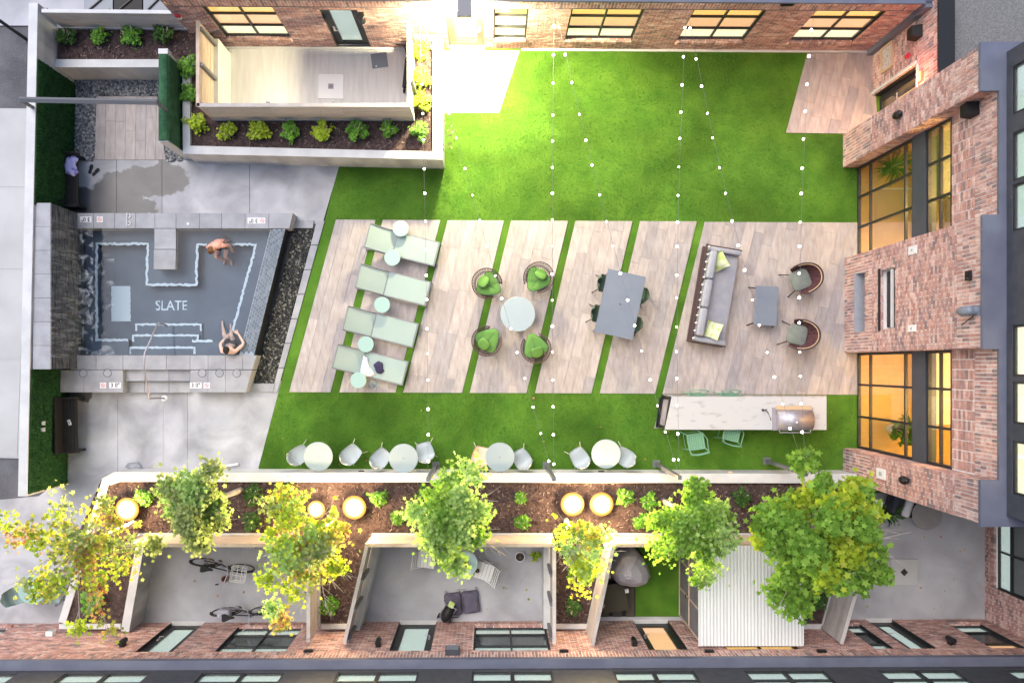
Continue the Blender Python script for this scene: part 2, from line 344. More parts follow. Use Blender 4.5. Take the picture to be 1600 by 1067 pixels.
M['roomwall'] = mk('room_wall', (.72, .53, .24))
M['roomfloor'] = mk('room_floor', (.58, .37, .15), (.64, .42, .18), 2, .5, stretch=(1, 6, 1))
M['roof'] = mk('gravel_roof', (.13, .13, .13), (.20, .20, .20), 25, .95, bump=.5, bscale=60)
M['sconce'] = mk('black_sconce', (.012, .012, .013), rough=.35)
M['red'] = mk('red_plastic', (.45, .03, .05), rough=.4)
M['paper'] = mk('paper_print', (.45, .44, .44), (.40, .14, .10), 14, .6, lo=.56, hi=.6)
M['mosaic'] = mk('mosaic_tile', (.16, .175, .20), rough=.8, ramp=[(.15, .165, .19), (.20, .215, .24), (.24, .255, .28), (.17, .185, .21)])
M['mosaicgrout'] = mk('mosaic_grout', (.50, .52, .55))
M['ink'] = mk('black_ink', (.02, .02, .025)); M['redink'] = mk('red_ink', (.6, .12, .10))
# wet concrete: stain with its own outline
def wetmat():
    m = M['concrete'].copy(); m.name = 'wet_concrete'; nt = m.node_tree; N = nt.nodes; L = nt.links; b = N['Principled BSDF']
    ge = N.new('ShaderNodeNewGeometry'); nz = N.new('ShaderNodeTexNoise'); nz.inputs['Scale'].default_value = 2.2; nz.inputs['Detail'].default_value = 4
    L.new(ge.outputs['Position'], nz.inputs['Vector'])
    sb = N.new('ShaderNodeVectorMath'); sb.operation = 'SUBTRACT'; sb.inputs[1].default_value = (.5, .5, .5); L.new(nz.outputs['Color'], sb.inputs[0])
    sl = N.new('ShaderNodeVectorMath'); sl.operation = 'SCALE'; sl.inputs['Scale'].default_value = .9; L.new(sb.outputs[0], sl.inputs[0])
    av = N.new('ShaderNodeVectorMath'); av.operation = 'ADD'; L.new(ge.outputs['Position'], av.inputs[0]); L.new(sl.outputs[0], av.inputs[1])
    prev = None
    for (px, py, rx, ry) in ((252, 278, 46, 27), (205, 288, 55, 28), (170, 312, 62, 34), (128, 322, 60, 38), (215, 325, 40, 14), (130, 585, 26, 34), (120, 600, 20, 30)):
        c = P(px, py)
        mp = N.new('ShaderNodeMapping'); mp.vector_type = 'POINT'; sx, sy = 57/rx, 57/ry
        mp.inputs['Scale'].default_value = (sx, sy, 0); mp.inputs['Location'].default_value = (-c.x*sx, -c.y*sy, 0)
        L.new(av.outputs[0], mp.inputs[0]); ln = N.new('ShaderNodeVectorMath'); ln.operation = 'LENGTH'; L.new(mp.outputs[0], ln.inputs[0])
        if prev is None: prev = ln.outputs['Value']
        else:
            mn = N.new('ShaderNodeMath'); mn.operation = 'MINIMUM'; L.new(prev, mn.inputs[0]); L.new(ln.outputs['Value'], mn.inputs[1]); prev = mn.outputs[0]
    mr = N.new('ShaderNodeMapRange'); mr.inputs[1].default_value = .84; mr.inputs[2].default_value = 1.0; mr.inputs[3].default_value = .24; mr.inputs[4].default_value = 1
    L.new(prev, mr.inputs[0]); src = b.inputs['Base Color'].links[0].from_socket
    mx = N.new('ShaderNodeMix'); mx.data_type = 'RGBA'; mx.blend_type = 'MULTIPLY'; mx.inputs[0].default_value = 1
    L.new(src, mx.inputs[6]); L.new(mr.outputs[0], mx.inputs[7]); L.new(mx.outputs[2], b.inputs['Base Color'])
    m2 = N.new('ShaderNodeMapRange'); m2.inputs[1].default_value = .92; m2.inputs[2].default_value = 1.0; m2.inputs[3].default_value = .3; m2.inputs[4].default_value = .85
    L.new(prev, m2.inputs[0]); L.new(m2.outputs[0], b.inputs['Roughness']); return m
M['wet'] = wetmat()
# ------------------------------------------------------------------ ground, lawn, decks, paving
b = MB(); gx0, gx1, gy0, gy1 = P(100, 0).x, P(470, 0).x, P(0, 570).y, P(0, 345).y
for x0, x1, y0, y1 in ((-90, gx0, -90, 90), (gx1, 90, -90, 90), (gx0, gx1, -90, gy0), (gx0, gx1, gy1, 90)): b.sheet([(x0, y0), (x1, y0), (x1, y1), (x0, y1)], -.06)
struct('ground', b, M['asphalt'])
b = MB(); b.prism(poly([(-160, 168), (50, 170), (30, 716), (-160, 712)]), -.05, .0); sidewalk = struct('sidewalk', b, M['sidewalk'])
for y0, y1 in ((172, 292), (296, 420), (424, 560), (564, 713)):
    bb = MB(); bb.prism(poly([(-150, y0), (47 - (y0-170)*.037, y0+1), (47 - (y1-170)*.037, y1), (-150, y1)]), 0, .008); bb.build('slab', M['sidewalk'], sidewalk)
b = MB(); b.prism(poly([(-120, 792), (60, 775), (115, 735), (170, 745), (90, 985), (-120, 985)]), -.05, -.003); struct('south_path', b, M['concrete'])
b = MB(); b.sheet(poly([(-60, -60), (330, -60), (330, 40), (-60, 40)]), -.02); struct('service_yard', b, M['patio'])
b = MB(); b.sheet(poly([(500, 60), (1380, 60), (1380, 770), (380, 770), (404, 733), (433, 613), (507, 347), (530, 255), (500, 200)]), -.004); struct('lawn', b, M['turf'])
# tufts: short uneven turf blades over the lawn
tb = MB(); rr = random.Random(3); lawnreg = [[(690, 82), (1262, 82), (1232, 208), (1338, 212), (1338, 345), (525, 343), (530, 263), (690, 263)],
    [(435, 615), (1030, 616), (1022, 668), (1300, 668), (1338, 618), (1338, 735), (405, 733)]]
def inside(p, pg):
    c = False; n = len(pg)
    for i in range(n):
        x0, y0 = pg[i]; x1, y1 = pg[(i+1) % n]
        if (y0 > p[1]) != (y1 > p[1]) and p[0] < (x1-x0)*(p[1]-y0)/(y1-y0)+x0: c = not c
    return c
for rg in lawnreg:
    x0 = min(q[0] for q in rg); x1 = max(q[0] for q in rg); y0 = min(q[1] for q in rg); y1 = max(q[1] for q in rg)
    for k in range(int((x1-x0)*(y1-y0)*.16)):
        q = (rr.uniform(x0, x1), rr.uniform(y0, y1))
        if not inside(q, rg): continue
        p = P(*q); a = rr.uniform(0, 6.28); l = rr.uniform(.02, .04); h = rr.uniform(.015, .03)
        d = Vector((math.cos(a), math.sin(a), 0)); s_ = Vector((-d.y, d.x, 0))*.008
        tb.add([p - s_, p + s_, p + d*l + Vector((0, 0, h))], [(0, 1, 2)])
M['blade'] = mk('turf_blade', (.1, .2, .02), rough=.9, ramp=[(.06, .145, .016), (.085, .19, .022), (.10, .21, .028), (.065, .155, .018)], transl=.2, spec=.1)
o = tb.build('turf_blades', M['blade']); tag(o, 'short green artificial turf blades covering the courtyard lawn', 'turf', kind='stuff')
# wood-look tile paving
pav = MB()
TOP = lambda x: 343.5 + (x-525)*.005
BOT = lambda x: 612.5 + (x-452)*.004
strips = [((525, 452), (587, 516.5)), ((598, 530.5), (688, 618)), ((699.5, 630), (787.5, 722)), ((798.5, 734), (887.5, 822.5)), ((899, 836), (988, 924)), ((1000, 937), (1088.5, 1023.5))]
regs = []
for (a0, a1), (b0, b1) in strips:
    regs.append(([(a0, TOP(a0)), (b0, TOP(b0)), (b1, BOT(b1)), (a1, BOT(a1))], (a0+a1)/2, 'diag'))
regs.append(([(1101, 347), (1341, 348), (1341, 616.5), (1035, 615.5)], 1068, 'diag'))
regs.append(([(1036, 616.5), (1291, 617.5), (1291, 669), (1022, 669)], 1030, 'diag'))
regs.append(([(1261, 84), (1364, 84), (1372, 210), (1228, 208)], 1228, 'diag'))
regs.append(([(690, 80), (812, 80), (780, 177), (690, 177)], 690, 'diag'))
regs.append(([(151, 151), (246, 151), (259, 250), (148, 250)], 148, 'orth'))
for rg, x0, kd in regs: pav.sheet(poly(rg), .004)
paving = struct('paving', pav, M['grout'])
rt = random.Random(11); ntile = 0
for ri, (rg, xs, kd) in enumerate(regs):
    rgw = poly(rg); cx = P(xs, 480).x; d = Vector((-.256, -1)).normalized() if kd == 'diag' else Vector((-.02, -1)).normalized()
    nrm = Vector((-d.y, d.x)); nrm = nrm if nrm.x > 0 else -nrm
    us = [p.dot(nrm) for p in rgw]; vs_ = [p.dot(d) for p in rgw]
    W = max(us)-min(us); n = max(1, round(W/.272)); w = W/n
    for i in range(n):
        v = min(vs_) - rt.uniform(0, 1.2)
        while v < max(vs_):
            u0 = min(us)+i*w+.0035; u1 = min(us)+(i+1)*w-.0035; v0 = v+.0035; v1 = v+1.2-.0035; v += 1.2
            pg = clip([nrm*u0+d*v0, nrm*u1+d*v0, nrm*u1+d*v1, nrm*u0+d*v1], rgw)
            if len(pg) < 3 or area(pg) < .004: continue
            t = MB(); t.prism(pg, .003, .014 + rt.uniform(0, .003)); t.build('tile', M['tile'], paving); ntile += 1
# concrete decks in slabs
def slabs(name, lst, z0, z1, mat, smat):
    base = MB()
    for pg in lst: base.sheet(poly(pg), z0)
    s = struct(name, base, smat)
    for pg in lst:
        q = poly(pg); c = sum(q, Vector((0, 0)))/len(q); q = [c + (p-c)*(1-.008/max(.2, (p-c).length)) for p in q]
        t = MB(); t.prism(q, z0-.02, z1); t.build('slab', mat, s)
    return s
ue = lambda y: 528 - (y-262)*.27
slabs('pool_deck', [[(100, 248), (182, 249), (182, 350), (100, 350)], [(182, 249), (253, 250), (253, 350), (182, 350)], [(253, 250), (390, 250), (390, 350), (253, 350)],
    [(390, 250), (533, 250), (ue(350), 350), (390, 350)],
    [(60, 595), (184, 595), (184, 760), (60, 760)], [(184, 595), (255, 595), (255, 760), (184, 760)], [(255, 595), (293, 595), (293, 760), (255, 760)], [(293, 595), (440, 595), (403, 735), (293, 745)]], -.012, .0, M['wet'], M['gutter'])
# shower pebble bed
def pebbles(name, regions, z, rmin, rmax, n, mat, label, seed):
    r = random.Random(seed); mb = MB()
    ico = [(0, 0, 1), (.89, 0, .45), (.28, .85, .45), (-.72, .53, .45), (-.72, -.53, .45), (.28, -.85, .45), (.72, .53, -.3), (-.28, .85, -.3), (-.89, 0, -.3), (-.28, -.85, -.3), (.72, -.53, -.3)]
    fc = [(0, 1, 2), (0, 2, 3), (0, 3, 4), (0, 4, 5), (0, 5, 1), (1, 6, 2), (2, 7, 3), (3, 8, 4), (4, 9, 5), (5, 10, 1), (6, 7, 2), (7, 8, 3), (8, 9, 4), (9, 10, 5), (10, 6, 1)]
    for rg in regions:
        x0 = min(q[0] for q in rg); x1 = max(q[0] for q in rg); y0 = min(q[1] for q in rg); y1 = max(q[1] for q in rg)
        cnt = 0
        while cnt < n*area([Vector(q) for q in rg])/1000:
            q = (r.uniform(x0, x1), r.uniform(y0, y1))
            if not inside(q, rg): continue
            cnt += 1
            p = P(*q, z); a = r.uniform(0, 3.1); s1 = r.uniform(rmin, rmax); s2 = s1*r.uniform(.55, .9); s3 = s1*r.uniform(.4, .65)
            ca, sa = math.cos(a), math.sin(a); hz = r.uniform(-.012, .02)
            mb.add([(p.x+ca*v[0]*s1-sa*v[1]*s2, p.y+sa*v[0]*s1+ca*v[1]*s2, z+hz+v[2]*s3) for v in ico], fc)
    o = mb.build(name, mat, smooth=True); tag(o, label, 'pebbles', kind='stuff'); return o
b = MB(); b.sheet(poly([(112, 118), (300, 118), (300, 252), (112, 252)]), -.008); struct('shower_bed', b, M['gutter'])
pebbles('shower_pebbles', [[(117, 122), (250, 122), (250, 150), (150, 150), (147, 251), (117, 251)], [(259, 222), (288, 252), (260, 252)]], .005, .03, .055, 520, M['greypebble'], 'loose grey river pebbles around the shower pad', 5)
# ------------------------------------------------------------------ pool
ZC, ZW, ZB, ZF = .45, .41, .02, -.22
pool = thing('swimming_pool', 'dark slate swimming pool with white bench outlines and stone coping', 'pool', P(260, 455))
Q = lambda pts, z: poly(pts, z)
b = MB(pool)
outl = [(151, 381), (231, 381), (229, 445), (307, 445), (308, 382), (400, 382), (360, 533), (306, 533), (306, 505), (211, 505), (201, 531), (151, 531)]
full = [(119, 352), (447, 352), (395, 558), (119, 558)]
b.sheet(Q(full, ZF), ZF); b.build('pool_floor', M['plaster'], pool)
# bench ring as a shelf around the deeper floor (quads strip per side)
b = MB(pool)
for pg in ([(119, 352), (241, 352), (231, 381), (151, 381), (151, 531), (119, 558)], [(241, 352), (275, 352), (308, 382), (307, 445), (229, 445), (231, 381)],
           [(275, 352), (447, 352), (400, 382), (308, 382)], [(447, 352), (395, 558), (360, 533), (400, 382)],
           [(119, 558), (151, 531), (201, 531), (201, 558)], [(306, 558), (306, 533), (360, 533), (395, 558)]):
    b.sheet(Q(pg, ZB), ZB)
ow = Q(outl, ZB)
for i in range(len(ow)):
    if i in (7, 8, 9): continue
    p, q = ow[i], ow[(i+1) % len(ow)]
    b.add([(p.x, p.y, ZF), (q.x, q.y, ZF), (q.x, q.y, ZB), (p.x, p.y, ZB)], [(0, 1, 2, 3)])
b.build('bench', M['plaster'], pool)
for i, (x0, x1, y0, y1) in enumerate(((211, 316, 505, 523), (206, 311, 522, 541), (201, 306, 541, 560))):
    z = ZF + .05 + .07*i; t = MB(pool); t.prism(Q([(x0, y0), (x1, y0), (x1, 562), (x0, 562)], z), ZF+.001*i, z); st = t.build('underwater_step', M['plaster'], pool)
def wavy(mb, pts, w, z, seed, amp=.012, close=False):
    r = random.Random(seed); out = []
    pts = [P(*p, z) for p in pts]
    for i in range(len(pts)-1):
        n = max(2, int((pts[i+1]-pts[i]).length/.06))
        for k in range(n): out.append(pts[i].lerp(pts[i+1], k/n))
    out.append(pts[-1]); L_, R_ = [], []
    for i, p in enumerate(out):
        t = (out[min(i+1, len(out)-1)]-out[max(i-1, 0)]).normalized(); nn = Vector((-t.y, t.x, 0))
        j = nn*r.uniform(-amp, amp); ww = (w+.06*r.uniform(-.3, .3))/2
        L_.append(p+nn*ww+j); R_.append(p-nn*ww+j)
    n = len(out)
    mb.add(L_+R_, [(i, n+i, n+i+1, i+1) for i in range(n-1)])
for k, (pts, am) in enumerate((([(200, 531), (151, 531), (151, 381), (231, 381), (229, 445), (307, 445), (308, 382), (323, 382)], .018), ([(352, 382), (400, 382), (361, 525)], .016), ([(300, 533), (332, 533)], .015))):
    t = MB(pool); wavy(t, pts, .066, ZB+.006, k, am); t.build('white_edge_line', M['whitetile'], pool)
for k, (x0, x1, y, z) in enumerate(((211, 316, 505, ZF+.05), (206, 311, 522, ZF+.12), (201, 306, 541, ZF+.19))):
    t = MB(pool); wavy(t, [(x0+2, y+12), (x0+2, y+2), (x1-2, y+2), (x1-2, y+12)], .06, z+.006, 10+k, .014 if k < 1 else .006); t.build('white_edge_line', M['whitetile'], pool)
t = MB(pool); wavy(t, [(189, 447), (189, 502)], .53, ZF+.006, 31, .008); t.build('white_floor_panel', M['whitetile'], pool)
def textmesh(txt, size, name, mat, parent, loc, rz, ext=0.0, off=0.0, wob=0, sx=1.0):
    cu = bpy.data.curves.new('t', 'FONT'); cu.body = txt; cu.size = size; cu.align_x = 'CENTER'; cu.align_y = 'CENTER'; cu.extrude = ext; cu.offset = off
    cu.resolution_u = 3
    to = bpy.data.objects.new('t', cu); C.objects.link(to); dg = bpy.context.evaluated_depsgraph_get()
    me = bpy.data.meshes.new_from_object(to.evaluated_get(dg)); bpy.data.objects.remove(to); bpy.data.curves.remove(cu)
    if wob:
        r = random.Random(wob)
        for v in me.vertices: v.co.x += r.uniform(-.011, .011); v.co.y += r.uniform(-.012, .012)
    for v in me.vertices: v.co.x *= sx
    me.materials.clear(); me.materials.append(mat)
    o = bpy.data.objects.new(name, me); C.objects.link(o); o.parent = parent
    o.location = Vector(loc) - (parent.location if parent.type == 'EMPTY' else Vector((0, 0, 0))); o.rotation_euler = (0, 0, rz); return o
textmesh('SLATE', .38, 'floor_lettering', M['whitetile'], pool, P(268, 478, ZF)+Vector((0, 0, .008)), 0, off=.002, wob=4, sx=.86)
# shell walls around the water
b = MB(pool)
fw = Q(full, ZC)
for i in (0, 2):
    p, q = fw[i], fw[(i+1) % 4]; b.add([(p.x, p.y, ZF), (q.x, q.y, ZF), (q.x, q.y, ZC-.03), (p.x, p.y, ZC-.03)], [(3, 2, 1, 0)])
b.build('shell', M['plaster'], pool)
t = MB(pool); t.sheet(Q([(116, 354), (446, 354), (397, 556), (116, 556)], ZW), ZW); t.build('water', M['water'], pool)
# mosaic overflow edge
t = MB(pool); ml = lambda y: (423 - (y-357)*.249, 446 - (y-357)*.249)
t.prism(Q([(ml(357)[0], 357), (ml(357)[1], 357), (ml(555)[1], 555), (ml(555)[0], 555)], ZW-.03), ZF, ZW-.035); t.build('overflow_weir', M['gutter'], pool)
t = MB(pool); t.sheet(Q([(ml(357)[0], 357), (ml(357)[1], 357), (ml(555)[1], 555), (ml(555)[0], 555)], ZW-.03), ZW-.0335); t.build('weir_grout', M['mosaicgrout'], pool)
t = MB(pool); rows = 6; d0 = P(ml(357)[0], 357, ZW); d1 = P(ml(555)[0], 555, ZW); wv = (P(ml(357)[1], 357, ZW)-d0)
ax = (d1-d0); LL = ax.length; axn = ax.normalized(); k_ = 0
for i in range(rows):
    u0 = (i+.06)/rows; u1 = (i+.94)/rows; y = (i % 2)*.055
    while y < LL-.1:
        a = d0 + wv*u0 + axn*(y+.005); bq = d0 + wv*u1 + axn*(y+.005); c = d0 + wv*u1 + axn*(y+.105); dd = d0 + wv*u0 + axn*(y+.105)
        t.prism([a.xy, bq.xy, c.xy, dd.xy], ZW-.04, ZW-.026); y += .11
mo = t.build('mosaic_tiles', M['mosaic'], pool); mo['kind'] = 'stuff'
# coping stones
def stone(pts, z0, z1, name='coping_stone', mat='coping', par=pool):
    q = Q(pts, z1); c = sum(q, Vector((0, 0)))/len(q); q = [c + (p-c)*(1-.006/max(.1, (p-c).length)) for p in q]
    t = MB(par); t.prism(q, z0, z1); return t.build(name, M[mat], par)
xs = [120, 146, 179, 212, 242, 275, 312, 346, 383, 420, 458]
for i in range(len(xs)-1):
    x0, x1 = xs[i], xs[i+1]; stone([(x0, 333), (x1, 333), (x1 if i < 9 else 452, 357), (x0, 357)], -.01, ZC)
stone([(241, 357.3), (275, 357.3), (275, 389.5), (241, 389.5)], ZC-.12, ZC, 'pier_stone'); stone([(240, 390), (275, 390), (274, 421), (240, 421)], ZC-.12, ZC, 'pier_stone')
b = MB(pool); b.prism(Q([(243, 357), (273, 357), (272, 418), (242, 418)], ZC-.12), ZF, ZC-.121); b.build('pier_base', M['plaster'], pool)
xs = [110, 150, 192, 260, 297, 325, 352, 379, 401]
for i in range(len(xs)-1):
    x0, x1 = xs[i], xs[i+1]; stone([(x0, 555), (x1, 555), (x1 if i < 7 else 394, 577.5), (x0, 577.5)], -.01, ZC)
for pg in ([(94, 578), (131, 578), (131, 613), (94, 613)], [(131, 578), (192, 578), (192, 613), (131, 613)], [(297, 578), (325, 578), (325, 613), (297, 613)], [(325, 578), (352, 578), (352, 613), (325, 613)],
           [(352, 578), (394, 578), (384, 613), (352, 613)]): stone(pg, -.01, ZC)
for x0, x1 in ((192, 226), (226, 264), (264, 297)):
    stone([(x0, 577), (x1, 577), (x1, 595.5), (x0, 595.5)], -.01, .30, 'step_stone'); stone([(x0, 596), (x1, 596), (x1, 613.5), (x0, 613.5)], -.01, .15, 'step_stone')
for x in (130, 168, 316, 343, 370):
    t = MB(pool); c = P(x, 583, ZC); t.lathe([(.10, ZC-.02), (.10, ZC+.006), (.092, ZC+.008)], 20, (c.x, c.y, 0)); t.build('jet_cover', M['coping'], pool)
    t = MB(pool); t.ring((c.x, c.y, ZC+.002), .106, .005, 20, 4); t.build('jet_ring', M['gutter'], pool)
# depth marker tiles
def marker(x, y, flip, sym, order):
    rz = math.pi if flip else 0
    def pl(cx, w, name='depth_tile'):
        t = MB(pool); q = P(cx, y, ZC); t.box((q.x, q.y, ZC+.003), (w, .155, .008)); return t.build(name, M['white'], pool)
    if sym is not None:
        pl(sym, .16, 'no_diving_tile'); q = P(sym, y, ZC); t = MB(pool); t.ring((q.x, q.y, ZC+.009), .05, .006, 16, 4); t.tube([q+Vector((-.035, .035, .009)), q+Vector((.035, -.035, .009))], .006, 4)
        t.tube([q+Vector((-.03, -.01, .009)), q+Vector((.01, .01, .009)), q+Vector((.03, -.02, .009))], .004, 4); t.build('no_diving_symbol', M['redink'], pool)
    pl(x, .31); q = P(x, y, ZC)
    textmesh('3 0"', .15, 'depth_number', M['ink'], pool, q+Vector((0, 0, .009)), rz, off=.003)
marker(134, 343, True, 156, 0); marker(396, 345, True, 410, 0); marker(180, 602, False, 161, 0); marker(306, 602, False, 323, 0)
# small hook anchor and jet on the coping
t = MB(pool); q = P(199, 343, ZC); t.tube([q+Vector((0, .17, .02)), q+Vector((0, -.17, .02))], .012)
for s_ in (.09, -.11): t.ring(q+Vector((.05, s_, .02)), .045, .010, 10, 5, a0=-2.2, a1=2.2)
t.build('rail_anchor', M['white'], pool)
t = MB(pool); q = P(294, 350, ZC); t.lathe([(.035, ZC), (.035, ZC+.012), (.02, ZC+.016)], 12, (q.x, q.y, 0)); t.build('pool_light_cap', M['white'], pool)
# handrail
t = MB(pool); hr = [P(262, 510, ZB), P(257, 507, .45), P(246, 506, .92), P(226, 552, 1.35), P(225, 574, 1.38), P(233, 622, 1.0), P(234, 623, .95), P(240, 622, .5), P(257, 622, .0)]
t.tube(hr, .024, 8); t.build('handrail', M['steel'], pool, True)
t = MB(pool); q = P(257, 622); t.lathe([(.09, 0), (.09, .015), (.03, .03)], 14, (q.x, q.y, 0)); t.build('rail_flange', M['white'], pool)
# gutter, pebble trough, kerb
b = MB(); b.sheet(poly([(440, 345), (500, 345), (445, 612), (375, 612)]), -.006); struct('trough', b, M['gutter'])
pebbles('trough_pebbles', [[(461, 358), (491, 358), (428, 598), (397, 598)]], .0, .028, .052, 560, M['pebble'], 'dark mixed pebbles in the slanted trough beside the pool', 6)
kb = MB(); kb.sheet(poly([(490, 345), (508, 345), (434, 613), (427, 613)]), -.003); kerb = struct('kerb', kb, M['gutter'])
n = 7
for i in range(n):
    y0 = 345 + 268*i/n + .6; y1 = 345 + 268*(i+1)/n - .6; l = lambda y: 493 - (y-355)*.263; r_ = lambda y: 507 - (y-347)*.277
    t = MB(); t.prism(poly([(l(y0), y0), (r_(y0), y0), (r_(y1), y1), (l(y1), y1)]), -.003, .03); t.build('kerb_stone', M['coping'], kerb)
t = MB(); t.prism(poly([(459, 345), (491, 345), (489, 357), (456, 357)]), -.003, .05); t.build('kerb_stone', M['coping'], kerb)
t = MB(); t.prism(poly([(392, 599), (430, 599), (427, 612), (388, 612)]), -.003, .05); t.build('kerb_stone', M['coping'], kerb)
# spill wall with slate courses, water film and foam
ZS = 1.70
spill = thing('waterfall_wall', 'raised dark slate wall with water sheeting into the pool', 'wall', P(70, 447))
xw = P(78, 447, ZS).x; y0w = P(78, 577, ZS).y; y1w = P(78, 317, ZS).y; xl = P(51, 447, ZS).x
b = MB(spill); b.bb(xl+.02, xw-.02, y0w+.01, y1w-.01, -.01, ZS-.05); b.build('core', M['slate'], spill)
n = 7
for i in range(n):
    t = MB(spill); t.bb(xl, xw+.01, y0w+(y1w-y0w)*i/n+.004, y0w+(y1w-y0w)*(i+1)/n-.004, ZS-.05, ZS); t.build('cap_stone', M['coping'], spill)
rs = random.Random(4); cz = -.0; ci = 0
while cz < ZS-.06:
    hh = .062; y = y0w+.01 - rs.uniform(0, .3); t = MB(spill)
    while y < y1w-.02:
        l = rs.uniform(.3, .6); a_, b_ = max(y, y0w+.01)+.002, min(y+l, y1w-.01)-.002; y += l
        if b_-a_ > .03: t.bb(xw-.02, xw+rs.uniform(.0, .022), a_, b_, cz+.003, min(cz+hh, ZS-.051)-.003)
    o = t.build('slate_course', M['slate'], spill); cz += hh; ci += 1
M['film'] = foammat('water_film', (.55, .6, .66), .47, 3.0, (1, 5, .6), .3, amax=.3); M['foam'] = foammat('foam', (.82, .86, .9), .50, 4.0, (1, 1, 1), .28, amax=.75); M['foamthin'] = foammat('foam_streaks', (.75, .8, .85), .56, 2.6, (1, 1.6, 1), .25, amax=.4)
t = MB(spill); yA, yB = y0w+.3, y1w-.35; N_ = 40
pr = [(xw-.02, ZS+.006), (xw+.035, ZS+.004), (xw+.055, ZS-.15), (xw+.075, ZS-.6), (xw+.09, ZW+.01)]
vs = []; 
for i in range(N_+1):
    for (x, z) in pr: vs.append((x+rs.uniform(-.006, .006), yA+(yB-yA)*i/N_, z))
k_ = len(pr); t.add(vs, [(i*k_+j, i*k_+j+1, (i+1)*k_+j+1, (i+1)*k_+j) for i in range(N_) for j in range(k_-1)]); t.build('falling_water', M['film'], spill, True)
t = MB(pool); t.sheet([(xw+.03, yA-.1), (xw+.42, yA-.05), (xw+.42, yB+.05), (xw+.03, yB+.1)], ZW+.007); t.build('foam', M['foam'], pool)
t = MB(pool); t.sheet([(xw+.3, yA-.2), (xw+1.0, yA+.1), (xw+1.0, yB-.2), (xw+.3, yB+.2)], ZW+.012); t.build('foam_streaks', M['foamthin'], pool)
# ------------------------------------------------------------------ wall frames, brickwork, windows
class WF:
    def __init__(s, A, B, flip=False):
        s.A = Vector((A[0], A[1])); s.L = (Vector((B[0], B[1]))-s.A).length; s.d = (Vector((B[0], B[1]))-s.A).normalized()
        s.n = Vector((s.d.y, -s.d.x)) * (-1 if flip else 1)      # outward
        s.rz = math.atan2(s.d.y, s.d.x)
    def pt(s, u, v, w=0): q = s.A + s.d*u + s.n*w; return Vector((q.x, q.y, v))
    def box(s, mb, u0, u1, v0, v1, w0, w1):
        p = [s.pt(u0, v0, w0), s.pt(u1, v0, w0), s.pt(u1, v0, w1), s.pt(u0, v0, w1)]
        q = [s.pt(u0, v1, w0), s.pt(u1, v1, w0), s.pt(u1, v1, w1), s.pt(u0, v1, w1)]
        # orientation
        if (s.d.x*s.n.y - s.d.y*s.n.x) < 0: p.reverse(); q.reverse()
        mb.hexa(p+q)
    def u(s, p): return (Vector((p[0], p[1]))-s.A).dot(s.d)
ALLB = {}
def brickwall(root, fr, z0, zones, holes, core=.25, u0=0.0, u1=None, ins=0.0):
    """zones: list of (z_top, 'run'|'soldier'); holes: (u0,u1,v0,v1)"""
    u1 = fr.L if u1 is None else u1; z1 = zones[-1][0]
    us = sorted({u0, u1, *[min(max(h[0], u0), u1) for h in holes], *[min(max(h[1], u0), u1) for h in holes]})
    b = MB(root)
    for i in range(len(us)-1):
        a, c = us[i]+(ins if i == 0 else 0), us[i+1]-(ins if i == len(us)-2 else 0)
        if c-a < 1e-4: continue
        hs = sorted((h[2], h[3]) for h in holes if h[0] < (a+c)/2 < h[1]); v = z0
        for (p, q) in hs:
            if p > v+1e-4: fr.box(b, a, c, v, p, -core, -.012)
            v = max(v, q)
        if z1 > v+1e-4: fr.box(b, a, c, v, z1, -core, -.012)
    b.build('wall', M['mortar'], root)
    lst = ALLB.setdefault(root, [])
    v = z0; row = 0
    for zt, kind in zones:
        bl, bh = (.215, .0785) if kind in ('run', 'stack') else (.082, .205)
        n = max(1, round((zt-v)/bh)); bh = (zt-v)/n
        for k in range(n):
            a = v+k*bh+.007; c = v+(k+1)*bh-.007; u = u0 - (bl/2 if (row % 2 and kind == 'run') else 0); row += 1
            while u < u1-.02:
                p, q = max(u, u0)+.010, min(u+bl, u1)-.010; u += bl
                segs = [(p, q)]
                for h in holes:
                    if h[2] < (a+c)/2 < h[3]:
                        ns = []
                        for (s0, s1) in segs:
                            if s1 <= h[0] or s0 >= h[1]: ns.append((s0, s1)); continue
                            if s0 < h[0]-.02: ns.append((s0, h[0]))
                            if s1 > h[1]+.02: ns.append((h[1], s1))
                        segs = ns
                for (s0, s1) in segs:
                    if s1-s0 > .02: lst.append((fr, s0, s1, a, c))
        v = zt
BM = {}
def finish_bricks(root, keep=300, score=None):
    lst = ALLB.get(root, []); r = random.Random(9)
    def pxa(e):
        fr, s0, s1, a, c = e; q = [fr.pt(s0, a), fr.pt(s1, a), fr.pt(s1, c), fr.pt(s0, c)]
        pp = [(NX+p.x*F/(H-p.z), NY-p.y*F/(H-p.z)) for p in q]
        if any(not (-5 < x < 1605 and -5 < y < 1072) for x, y in pp): return 0
        return area([Vector(x) for x in pp])
    sc_ = sorted(range(len(lst)), key=lambda i: -pxa(lst[i])); ind = set(sc_[:keep])
    if 'm' not in BM:
        t = MB(); t.box((0, 0, 0), (1, 1, 1)); o = t.build('brick', M['brick']); BM['m'] = o.data; bpy.data.objects.remove(o)
    rest = MB(root)
    for i, (fr, s0, s1, a, c) in enumerate(lst):
        w = r.uniform(-.002, .004)
        if i in ind:
            o = bpy.data.objects.new('brick', BM['m']); C.objects.link(o); o.parent = root
            o.location = fr.pt((s0+s1)/2, (a+c)/2, w-.03) - root.location; o.rotation_euler = (0, 0, fr.rz); o.scale = (s1-s0, .06, c-a)
        else: fr.box(rest, s0, s1, a, c, -.05, w)
    if rest.v: rest.build('brickwork', M['brick'], root)['kind'] = 'stuff'
